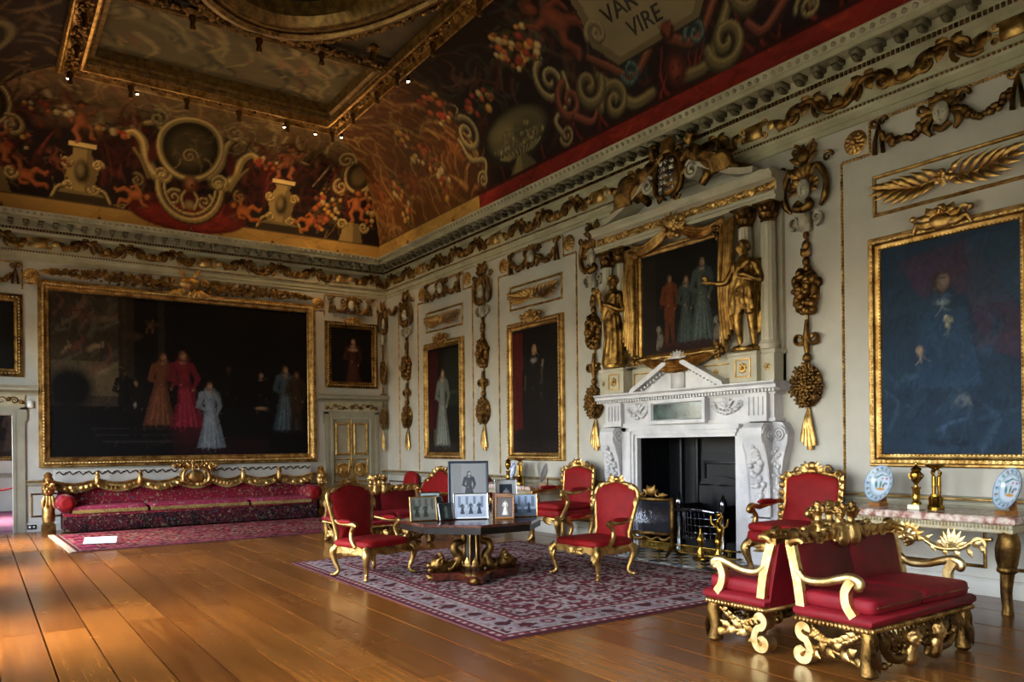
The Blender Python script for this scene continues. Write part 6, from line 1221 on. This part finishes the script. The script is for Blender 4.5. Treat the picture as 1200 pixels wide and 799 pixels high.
s1=E('gilt_settee','crimson velvet gilt settee with its carved apron turned away from the fireplace carpet','settee',(-2.91,3.99,0),0,'pairs of gilt settees'); settee_parts(s1)
clone(s1,(-2.91,4.71,0),PI,'crimson velvet gilt settee facing the carpet, back to back beside the console table')
clone(s1,(-2.91,12.24,0),0,'crimson velvet gilt settee behind the pedestal table, facing the carpet')
clone(s1,(-2.91,12.96,0),PI,'crimson velvet gilt settee behind the pedestal table, facing the tapestry sofa')
a1=E('velvet_armchair','red velvet armchair with cabriole legs standing between the table and the crimson rug','armchair',(-4.42,9.5,.0195),.33,'armchairs round the table'); armchair_parts(a1)
clone(a1,(-2.32,7.86,.0195),-PI/2+.06,'red velvet armchair with cabriole legs standing between the table and the fire screen')
c1=E('state_armchair','high-backed red velvet gilt armchair against the wall beside the marble-topped console','armchair',(-.62,6.36,0),RW,'high-backed state armchairs'); state_chair_parts(c1)
clone(c1,(-.62,10.66,0),RW,'high-backed red velvet gilt armchair against the wall under the pendant beside the man in black')
# settee and chairs along the wall under the lady in satin
ws=E('wall_settee','red velvet settee with an arched gilt back under the portrait of the lady in satin','settee',(-.5,15.35,0),RW); g=G()
for x in (-.7,.7):
    for y in (-.25,.28):
        g=G().tube([(x,y,.36),(x+.03*np.sign(x),y-.03,.28),(x,y,.12),(x+.03*np.sign(x),y-.02,.03)],[.05,.05,.03,.035],8); g.sph((x+.03*np.sign(x),y-.02,.03),(.045,.045,.028),8,5); O('leg',g,GOLD,ws)
O('seat_rail',G().cbox(-.76,.76,-.32,.32,.34,.4,.015),GOLD,ws); O('seat',G().puff((0,-.02,.47),(.76,.32,.08),.2),VELVET,ws)
o=outl([(-.78,0),(-.8,.3),(-.6,.42),(-.35,.5),(0,.64),(.35,.5),(.6,.42),(.8,.3),(.78,0)],True,4); T=XF((0,.27,.42),0,-.1)
bk=O('backrest',pillow(G(),o*np.array([.95,.93])+np.array([0,.01]),0,.05,T,.05),VELVET,ws); g=G().at(T); g.tube(np.stack([o[:,0],np.full(len(o),.02),o[:,1]],1),.03,7,.8,(0,-1,0),True,0,True)
for s_ in (-1,1):
    for k in range(5): g.leaf((s_*.12*k,0,.63-.035*k*k*.5),(s_,-.1,.5),(0,-1,0),.15,.04,.4,2)
g.sph((0,-.01,.67),(.07,.03,.05),8,6); O('back_frame',g,GOLD,bk)
for s_ in (-1,1): O('arm',G().tube([(s_*.78,.26,.62),(s_*.8,.0,.58),(s_*.8,-.2,.6),(s_*.8,-.26,.55)],[.03,.032,.034,.03],8).tube([(s_*.8,-.2,.58),(s_*.78,-.16,.48),(s_*.78,-.26,.38)],.03,8),GOLD,ws)
ch=E('dome_back_chair','plain red velvet chair with a domed back against the wall by the room corner','chair',(-.42,16.85,0),RW,'dome-backed chairs along the wall')
O('seat',G().puff((0,-.02,.44),(.3,.28,.07),.25),VELVET,ch); O('seat_rail',G().cbox(-.29,.29,-.27,.26,.33,.38,.01),GOLDD,ch); o=outl([(-.3,0),(-.31,.3),(-.24,.47),(0,.54),(.24,.47),(.31,.3),(.3,0)],True,4); O('backrest',pillow(G(),o,0,.06,XF((0,.24,.45),0,-.1),.06),VELVET,ch)
for x in (-.25,.25):
    for y in (-.22,.22): O('leg',G().lathe([(.02,0),(.03,.02),(.02,.06),(.035,.2),(.025,.26),(.04,.34)],8,(x,y,0)),GOLDD,ch)
clone(ch,(-.42,13.85,0),RW,'plain red velvet chair with a domed back against the wall between settee and back console')
# ------------------------------------------------------------------ long tapestry sofa
sf=E('tapestry_sofa','very long crimson tapestry sofa with gilt swagged back under the vast group portrait','sofa',(-4.583,17.72,0)); HW=2.42
O('base',G().cbox(-HW,HW,-.36,.3,.02,.36,.03),TAPD,sf,smooth=60); O('base_band',G().cbox(-HW,HW,-.365,.25,.3,.37,.02),TAP,sf,smooth=60)
for a,b in ((-HW+.12,-.98),(-.96,.96),(.98,HW-.12)):
    c=O('seat_cushion',G().puff(((a+b)/2,-.09,.425),((b-a)/2-.01,.29,.075),.14,40,12),TAPP,sf); O('cushion_fringe',G().cbox(a+.02,b-.02,-.39,-.36,.36,.43,.008),TAPG,c,smooth=0)
O('backrest',G().at(XF((0,.22,.4),0,-.12)).cbox(-HW-.05,HW+.05,-.06,.1,0,.5,.03),TAP,sf,smooth=60)
fx=[-2.62,-1.81,-1.05,-.34,.34,.96,1.73,2.5]
for a,b in zip(fx[:-1],fx[1:]):
    n=15; t=np.linspace(0,1,n); top=.98-.09*np.sin(t*PI); lo=.83-.1*np.sin(t*PI); X=a+(b-a)*t; g=G(); v=[(x,.14,z) for x,z in zip(X,top)]+[(x,.10,z) for x,z in zip(X,lo)]; v+=[(x,y+.05,z) for x,y,z in v]
    q=[(i,n+i,n+i+1,i+1) for i in range(n-1)]+[(n+i,3*n+i,3*n+i+1,n+i+1) for i in range(n-1)]+[(i,i+1,2*n+i+1,2*n+i) for i in range(n-1)]; g.add(v,q); vl=O('swag_valance',g,TAPG,sf)
    g=G().tube(np.stack([X,np.full(n,.12),top+.01],1),.022,6)
    for i in range(9): u=(i+.5)/9; g.leaf((a+(b-a)*u,.1,.92-.09*math.sin(u*PI)),(rng.uniform(-1,1),-.2,-.3),(0,-1,0),.11,.035,.3,2,0,6)
    O('gilt_carving',g,GOLD,vl)
for x in fx[1:-1]:
    if abs(x)>.4: O('finial',G().lathe([(.0,.82),(.03,.83),(.055,.9),(.045,1.0),(.02,1.06),(.03,1.09),(.035,1.11),(.004,1.15)],10,(x,.1,0)).leaf((x,.05,1.1),(0,-.2,-1),(0,-1,0),.16,.035,.3,2),GOLD,sf)
g=G().sph((0,.1,.98),(.16,.05,.14),14,8)
for s_ in (-1,1):
    g.volute((s_*.24,.08,1.05),.1,.02,0,s_*7,[.035,.018],18); g.volute((s_*.22,.08,.88),.08,.02,0,-s_*7,[.03,.016],18); g.tube([(s_*.1,.06,.8),(s_*.25,.05,.9),(s_*.22,.05,1.1),(s_*.05,.06,1.16)],[.02,.035,.035,.02],7)
    for k in range(5): g.leaf((s_*.08*k,.08,1.16),(s_*.7,-.1,.5+.2*math.sin(k)),(0,-1,0),.18,.04,.35,2)
g.fruit((0,.08,1.2),(.42,.06,.07),26,(.025,.04)); O('cartouche',g,GOLD,sf)
O('crest_rail',G().cbox(-HW-.1,HW+.1,.28,.36,.9,1.17,.01),WHITE,sf,smooth=0); scm=G().tube([(-.085,.275,1.10),(-.035,.27,1.14),(0,.27,1.1),(.035,.27,1.08),(.085,.275,1.13)],.011,5).mesh('scroll_stroke')
for i in range(30):
    x=-2.4+i*.166
    if abs(x)>.4: link('scroll_stroke',scm,BLACKW,sf,(x,0,0))
for s_ in (-1,1):
    bo=O('bolster',G().at(XF((s_*(HW-.05),-.05,.56),0,PI/2)).lathe([(.02,-.33),(.14,-.33),(.17,-.3),(.175,0),(.17,.3),(.14,.33),(.02,.33)],20),TAP,sf); O('bolster_end',G().at(XF((s_*(HW-.05),-.385,.56),0,PI/2)).lathe([(.13,0),(.12,.02),(.06,.03),(.01,.02)],16),VELVET,bo)
    for nm,prof,m,nn in (('pedestal_base',[(.16,0),(.16,.16),(.13,.19),(.12,.22)],GOLDD,4),('pedestal',[(.1,.22),(.11,.3),(.1,.6),(.08,.66),(.07,.7),(.1,.76),(.11,.85),(.08,.95),(.1,1.0),(.06,1.05),(.08,1.09),(.03,1.14)],GOLD,12)):
        O(nm,G().at(XF((s_*(HW+.22),-.02,0),PI/4 if nn==4 else 0)).lathe(prof,nn),m,sf,smooth=30)
    g=G().fruit((s_*(HW+.22),-.12,.85),(.09,.05,.12),16,(.02,.035))
    for k in range(4): g.leaf((s_*(HW+.22)-.06+.04*k,-.12,.7),(.1*(k-1.5),-.1,-1),(0,-1,0),.25,.035,.15,3)
    O('pedestal_carving',g,GOLD,sf)
# ================================================================== CONSOLE TABLES
def console_parts(e):
    O('marble_top',G().cbox(-.97,.97,-.42,.4,.80,.87,.012),PINKM,e,smooth=0)
    g=G().cbox(-.94,.94,-.39,.39,.72,.80,.01)
    for i in range(61): g.sph((-.93+i*.031,-.395,.775),(.013,.012,.02),5,4)
    O('frieze',g,WHITEG,e,smooth=30)
    for s_ in (-1,1):
        for y in (-.31,.31):
            x=s_*.86; g=G().tube([(x,y,.73),(x+s_*.03,y-.03*np.sign(-y),.62),(x,y,.45),(x,y,.36),(x-s_*.01,y,.2),(x,y,.06),(x,y,.0)],[.075,.095,.085,.06,.05,.045,.055],8)
            for k in range(8): a=k*PI/4; g.leaf((x+.07*math.cos(a),y+.07*math.sin(a),.68),(0,0,-1),(math.cos(a),math.sin(a),0),.26,.03,.2,3,0,7)
            g.lathe([(.06,.36),(.085,.38),(.085,.41),(.06,.43)],10,(x,y,0)); O('leg',g,WHITEG if y>0 else GOLDD,e)
    g=G()
    for s_ in (-1,1):
        g.tube([(s_*.12,-.36,.62),(s_*.3,-.37,.54),(s_*.5,-.37,.56),(s_*.62,-.37,.64),(s_*.76,-.36,.66)],[.02,.024,.022,.02,.02],6); g.volute((s_*.66,-.37,.6),.07,.012,PI,PI-s_*7,[.022,.012],18)
        for k in range(9): an=.35+k*.3; g.leaf((s_*.42,-.37,.54),(s_*math.cos(an),-.06,math.sin(an)),(0,-1,0),.13+.07*math.sin(k*PI/8),.03,.22,3,.12,9)
        for k in range(10): t=k/9; g.leaf((s_*(.16+.5*t),-.37,.6-.06*math.sin(t*PI)),(s_*.7,-.06,.8*(-1)**k),(0,-1,0),.1,.022,.22,2,.2,8)
    O('leaf_scrolls',g,GOLDB,e); b=G(); head(b,(0,-.37,.62),.085,(0,-1,0),True,26); me=blob(b,.009,2); me.materials.append(GOLDB); mk=link('mask',me,None,e); g=G()
    for k in range(9): a=-1.6+k*.4; g.leaf((.05*math.sin(a),-.36,.62+.05*math.cos(a)),(math.sin(a),-.2,math.cos(a)),(0,-1,0),.13,.03,.3,2,0,6)
    O('mask_leaves',g,GOLD,mk)
k1=E('console_table','gilt and white console table with breccia marble top under the blue-toned portrait','table',(-.44,4.92,0),RW,'marble-topped console tables'); console_parts(k1)
clone(k1,(-.44,12.14,0),RW,'gilt and white console table with breccia marble top under the man in black')
# plates
def plate(label,loc,rz,r,fn,lean=-.28):
    e=E('porcelain_plate',label,'plate',loc,rz); nu,nv=49,26; A,Rr=np.meshgrid(np.linspace(0,2*PI,nu),np.linspace(0,1,nv),indexing='ij'); A=A.ravel();Rr=Rr.ravel(); p=Paint(Rr*np.cos(A),Rr*np.sin(A),'#c6d2de'); fn(p)
    dep=np.interp(Rr,[0,.55,.68,1],[0,0,-.02,-.045]); T=XF((0,-.02,.035),0,lean); V=np.stack([Rr*np.cos(A)*r,dep*r/.2,Rr*np.sin(A)*r+r],1)@T[:3,:3].T+T[:3,3]
    link('dish',grid_mesh('dish',V[:,0],V[:,1],V[:,2],p.c,nu,nv,True),GLAZE,e); V2=V+T[:3,1]*.008; link('foot',grid_mesh('foot',V2[:,0],V2[:,1],V2[:,2],np.tile(C3('#c6d2de'),(len(V2),1)),nu,nv),GLAZE,e)
    O('plate_stand',G().prism([(-.08,0),(.08,0),(.08,.03),(-.08,.03)],-.07,.05).prism([(-.05,.02),(.05,.02),(.04,.12),(-.04,.12)],.045,.06),OAK,e,smooth=0); return e
def poly_deco(p):
    p.c[:]=C3('#a9b9ca'); p.ell(0,0,.66,.66,'#b9c6d4',0,.1); p.ring(0,0,.7,.7,.04,'#4c7c78'); p.ring(0,0,.98,.98,.05,'#6c8498')
    for k in range(16): a=k*.3927; p.ell(.84*math.cos(a),.84*math.sin(a),.1,.06,('#3c5a78','#8a4c3c','#4c8070','#6c7c94')[k%4],a+.8,.5); p.seg(.76*math.cos(a),.76*math.sin(a),.92*math.cos(a+.2),.92*math.sin(a+.2),.015,.01,'#3c6c5c')
    p.ell(0,-.28,.4,.1,'#b8843c',0,.5); p.ell(-.05,-.02,.1,.26,'#4c8070',0,.5); p.ell(.28,.02,.2,.09,'#6c7890',0,.5); p.ell(-.36,-.05,.12,.26,'#3c7c78',.3,.5); p.path([(-.5,.3),(-.1,.5),(.4,.42)],.06,.02,'#3c6c64'); p.ell(.0,.3,.07,.07,'#9c3c34',0,.5); p.ell(.3,.3,.1,.08,'#8a4c5c',0,.5); p.ell(.15,-.1,.1,.12,'#7c4c3c',0,.5)
def blue_deco(p):
    p.ring(0,0,.75,.75,.1,'#3c4c9c')
    for k in range(12): a=k*.5236; p.ell(.86*math.cos(a),.86*math.sin(a),.1,.08,'#3c4890',a,.4)
    g=np.random.default_rng(4)
    for k in range(16): p.ell(g.uniform(-.45,.45),g.uniform(-.45,.45),g.uniform(.05,.16),g.uniform(.04,.1),'#40509c',g.uniform(0,3),.4)
plate('round polychrome porcelain plate on a wooden stand beside the state armchair end of the console',(-.38,5.47,.871),RW-.3,.2,poly_deco); plate('round polychrome porcelain plate on a wooden stand at the console end with the bare leg',(-.5,4.16,.871),RW-.62,.2,poly_deco)
plate('blue and white porcelain plate standing behind the candlestick on the back console',(-.3,12.5,.871),RW-.3,.18,blue_deco); plate('blue and white porcelain plate turned edge-on on the back console',(-.38,11.42,.871),RW-.9,.17,blue_deco)
def urn(label,loc):
    e=E('gilt_urn',label,'urn',loc,RW); O('plinth',G().cbox(-.06,.06,-.06,.06,0,.05,.006),PLINTHW,e,smooth=0); O('pedestal',G().lathe([(.045,.05),(.045,.07),(.034,.08),(.034,.2),(.045,.21),(.045,.225)],16),BRASS,e); O('vase',G().lathe([(.02,.225),(.014,.25),(.045,.29),(.055,.35),(.05,.37),(.04,.38),(.055,.4),(.02,.43),(.008,.45),(.014,.465),(.003,.48)],16),BRASS,e)
    g=G()
    for s_ in (-1,1): g.tube([(s_*.05,0,.36),(s_*.075,0,.34),(s_*.05,0,.3)],.007,5)
    O('handle',g,BRASS,e)
urn('small gilt urn on a white stone plinth on the console under the blue-toned portrait',(-.6,4.95,.871)); urn('small gilt urn on a white plinth on the console under the man in black',(-.52,12.3,.871))
def candel(label,loc):
    e=E('figure_candlestick',label,'candlestick',loc,RW); O('base',G().lathe([(.085,0),(.085,.04),(.07,.05),(.075,.12),(.06,.13)],6).lathe([(.05,.13),(.05,.15)],12),BRASS,e); b=G()
    for k in range(3):
        a=k*2*PI/3-PI/2; c=np.array((.03*math.cos(a),.03*math.sin(a),0)); limb(b,[c*1.1+(0,0,.15),c+(0,0,.24),c+(0,0,.32)],[.016,.022,.02]); limb(b,[c+(0,0,.32),c*1.1+(0,0,.35)],[.01,.009]); b.sph(c*1.15+(0,0,.37),(.015,.015,.019),8,6); a2=a+.9; limb(b,[c+(0,0,.325),c*1.6+(.01*math.cos(a2),.01*math.sin(a2),.36),(.03*math.cos(a2),.03*math.sin(a2),.4)],[.009,.008,.006])
    me=blob(b,.004,1); me.materials.append(BRASS); link('three_figures',me,None,e); O('dish',G().lathe([(.02,.385),(.03,.4),(.09,.425),(.095,.445),(.08,.44),(.02,.43),(.015,.45)],18),BRASS,e)
candel('gilt candlestick of three figures holding a dish beside the urn on the console',(-.46,4.83,.871)); candel('gilt candlestick of three figures holding a dish on the back console',(-.42,12.08,.871))
# ================================================================== PEDESTAL TABLE
TC=(-3.57,8.58); TZ=.71
tb_=E('pedestal_table','octagonal mahogany table on a gilt dolphin pedestal covered with photographs','table',(TC[0],TC[1],.016),0); oc=lambda W,a0=20:[(W/2/math.cos(PI/8)*math.cos(math.radians(a0)+k*PI/4),W/2/math.cos(PI/8)*math.sin(math.radians(a0)+k*PI/4)) for k in range(8)]
O('table_top',G().prismz(oc(1.55),TZ-.045,TZ-.016),DARKWOOD,tb_,smooth=0); O('top_band',G().prismz(oc(1.51),TZ-.12,TZ-.045),BLACKW,tb_,smooth=0)
g=G().prismz(oc(.5),TZ-.14,TZ-.12).lathe([(.14,.1),(.13,.16),(.1,.2),(.085,.4),(.09,.56),(.14,.59)],16,(0,0,0),.12); O('column',g,BLACKW,tb_,smooth=30); g=G()
for k in range(8): a=k*PI/4; g.tube([(.1*math.cos(a),.1*math.sin(a),.2),(.09*math.cos(a),.09*math.sin(a),.58)],.009,5)
for k in range(10): a=k*PI/5; g.leaf((.12*math.cos(a),.12*math.sin(a),.1),(.15*math.cos(a),.15*math.sin(a),1),(math.cos(a),math.sin(a),0),.16,.04,.35,3,0,8)
O('gilt_reeding',g,GOLD,tb_)
ang=[math.radians(a) for a in (-118,-15,70,170)]; poly=[]
for k in range(4):
    a=ang[k]; b=ang[(k+1)%4]+(2*PI if k==3 else 0)
    poly+=[(.52*math.cos(a-.16),.52*math.sin(a-.16)),(.52*math.cos(a+.16),.52*math.sin(a+.16))]
    for t in (.25,.5,.75): q=a+.16+(b-a-.32)*t; r=.52-.24*math.sin(t*PI); poly.append((r*math.cos(q),r*math.sin(q)))
O('tripod_base',G().prismz(poly,.02,.1),DARKWOOD,tb_,smooth=0)
for a in ang:
    d=np.array((math.cos(a),math.sin(a),0)); z=np.array((0,0,1.)); sd=np.array((-math.sin(a),math.cos(a),0))
    O('foot',G().sph(d*.5+z*.045,(.06,.06,.045),8,6).flower((0,0,0),.001) if False else G().sph(d*.5+z*.045,(.065,.065,.04),10,6).sph(d*.53+z*.06,(.04,.04,.03),8,5),GOLDD,tb_)
    if a==ang[0]: continue
    b=G(); limb(b,[d*.40+z*.17,d*.30+z*.14,d*.2+z*.17,d*.17+z*.26,d*.22+z*.34,d*.2+z*.41,d*.12+z*.43,d*.1+z*.5,d*.13+z*.56],[.085,.08,.072,.06,.05,.044,.038,.032,.028],10)
    b.sph(d*.42+z*.19,(.095,.095,.085),12,8); limb(b,[d*.45+z*.17,d*.53+z*.18],[.05,.035]); limb(b,[d*.45+z*.14,d*.52+z*.125],[.04,.028])
    for s_ in (-1,1): b.sph(d*.44+sd*s_*.06+z*.23,.024,8,6); b.sph(d*.42+sd*s_*.065+z*.255,(.03,.03,.016),7,5)
    for k in range(7): q=-1.3+k*.43; p0=d*.40+z*.2; b.tube([p0,p0+(sd*math.sin(q)*.09+z*math.cos(q)*.09-d*.02),p0+(sd*math.sin(q)*.13+z*math.cos(q)*.12+d*.01)],[.035,.022,.01],6)
    for s_ in (-1,1): b.tube([d*.3+sd*s_*.06+z*.12,d*.28+sd*s_*.12+z*.16,d*.24+sd*s_*.15+z*.24],[.03,.022,.008],6)
    for s_ in (-1,1): b.tube([d*.13+z*.55,d*.16+sd*s_*.05+z*.58,d*.14+sd*s_*.1+z*.575],[.026,.03,.012],6)
    me=blob(b,.0085,2); me.materials.append(GOLDD); link('dolphin',me,None,tb_)
# photographs on the table
def ph_people(n,sky,ground,dark,pale):
    def f(p):
        g=np.random.default_rng(n*7+3); W,Hh=p.u.max(),p.v.max(); p.c[:]=C3(sky); p.rect(0,W,0,Hh*.3,ground)
        for k in range(4): x=W*(k+.5)/4; p.rect(x-W*.05,x+W*.05,Hh*.45,Hh*.95,dark,.6)
        for k in range(n): x=W*(.15+.7*(k+.5)/n); h=Hh*g.uniform(.5,.62); p.person(x,Hh*.12,h,(dark,pale)[k%2] if n>2 else dark,'#a8a8a8','#202024',k%2==0)
    return f
def ph_single(bgc,col,gown=True):
    def f(p):
        W,Hh=p.u.max(),p.v.max(); p.c[:]=C3(bgc); p.rect(0,W*.3,0,Hh,C3(bgc)*.7,.6); p.rect(0,W,0,Hh*.2,C3(bgc)*.6,.8); p.person(W*.52,Hh*.08,Hh*.8,col,'#b4b0ac','#28262a',gown)
    return f
def photo(label,x,y,rz,w,h,fr,fm,fn,mat_w=0,mm=None,lean=-.2,bgc='#606468'):
    e=E('photo_frame',label,'photograph',(x,y,TZ+.001),rz); T=XF((0,0,0),0,lean); g=G().at(T).frame(w,h,[(0,-.012),(0,.012),(fr*.3,.016),(fr*.8,.014),(fr,.004)]); g.box(-w/2,w/2,.004,.012,0,h); O('frame',g,fm,e,smooth=0)
    o=painted('photograph',w-2*fr-2*mat_w,h-2*fr-2*mat_w,.006 if w>.2 else .004,fn,PHOTO,e,0,0,0,bgc); o.matrix_local=Matrix(T.tolist())@Matrix.Translation((0,-.0035,fr+mat_w))
    if mat_w: O('card_mount',G().at(T).box(-w/2+fr,w/2-fr,-.002,.003,fr,h-fr),mm,e,smooth=0)
    hb=h*math.cos(lean)*.75; yb=-math.sin(lean)*h*.75
    O('strut',G().add([(-.03,yb,hb),(.03,yb,hb),(.03,yb+.09,0),(-.03,yb+.09,0),(-.03,yb+.008,hb),(.03,yb+.008,hb),(.03,yb+.1,0),(-.03,yb+.1,0)],[(0,1,2,3),(7,6,5,4),(0,4,5,1),(2,6,7,3),(1,5,6,2),(0,3,7,4)]),BLACKW,e,smooth=0); return e
FC=-.55
GREYM=mat('grey_card','#8c9490','#7c847f',5,.8); WM=mat('ivory_card','#dcdcd8','#d0d0cc',5,.8); PEACH=mat('peach_card','#b89684','#a88674',5,.8)
photo('tall formal portrait photograph in a dark blue frame, the largest on the table',-3.44,8.86,FC+.05,.49,.66,.028,LEATHERB,ph_single('#8a8c8c','#3c4046',True),.01,GREYM,-.1)
photo('group photograph in a thin silver frame before the largest photograph',-3.66,8.45,FC+.08,.40,.30,.012,SILVER,ph_people(5,'#a8b4c4','#9ca8b8','#343e4c','#b8c0c8'),.015,WM,-.15)
photo('landscape group photograph in a thin gilt frame at the table edge by the armchair',-4.17,8.63,FC+.3,.31,.28,.012,GOLD,ph_people(4,'#6c6e64','#5c5c54','#2c2e2a','#7c7c72'),0,None,-.25)
photo('upright dark photograph with a grey-green mount at the table back',-3.85,9.08,FC+.1,.25,.30,.012,BLACKW,ph_single('#24302c','#707874'),.03,GREYM,-.3)
photo('narrow dark photograph turned sideways beside the thin gilt frame',-3.93,8.72,FC+.75,.2,.26,.012,SILVER,ph_single('#26282a','#505458',False),0,None,-.25)
photo('small upright dark photograph in a silver frame beside the group photograph',-3.93,8.53,FC+.5,.19,.2,.012,SILVER,ph_single('#2c3430','#5c6864'),0,None,-.3)
photo('small upright photograph of a pale figure in a brown wooden frame',-3.33,8.25,FC-.15,.22,.27,.022,OAK,ph_single('#4a382c','#d0c8b8'),0,None,-.2)
photo('small photograph with a peach mount behind the brown wooden frame',-3.2,8.5,FC-.1,.22,.28,.014,OAK,ph_single('#a49488','#5c5048'),.03,PEACH,-.2)
photo('upright photograph with a wide white mount in a thin pale frame at the table back',-2.84,8.93,FC+.1,.28,.42,.01,SILVER,ph_single('#38404c','#b0b8c4'),.05,WM,-.22)
photo('landscape photograph of figures by tall windows in a thin pale gilt frame',-3.02,8.33,FC+.02,.35,.27,.012,GOLDB,ph_people(3,'#9cb0c8','#4c5c70','#1c2838','#7c94b0'),0,None,-.18)
# ------------------------------------------------------------------ glimpse through the open doorway
e=E('rope_barrier','red rope barrier in the room beyond the open doorway','barrier',(-8.0,20.6,.012)); g=G()
for x in (-.5,.6): O('post',G().lathe([(.14,0),(.14,.02),(.03,.04),(.02,.1),(.02,.88),(.035,.9),(.03,.95),(.005,.97)],12,(x,0,0)),BRASS,e)
t=np.linspace(0,1,15); O('rope',G().tube(np.stack([-.5+1.1*t,np.zeros(15),.86-.16*np.sin(t*PI)],1),.02,8),VELVET,e)
picture('dark painting in a gilt frame in the room beyond the open doorway',(-7.6,24.5,1.3),0,1.6,1.5,.12,lambda p:(p.rect(0,2,0,.4,'#241a14'),p.person(.7,.1,1.1,'#3c3028','#7c5c48','#2c1c12',True)),.03,'#100c0a',False,.08,GOLDD)
S(O('trim_21',G().ext(RAIL,XL,-4.4),GREYP,None,(0,24.5,0),0,20))
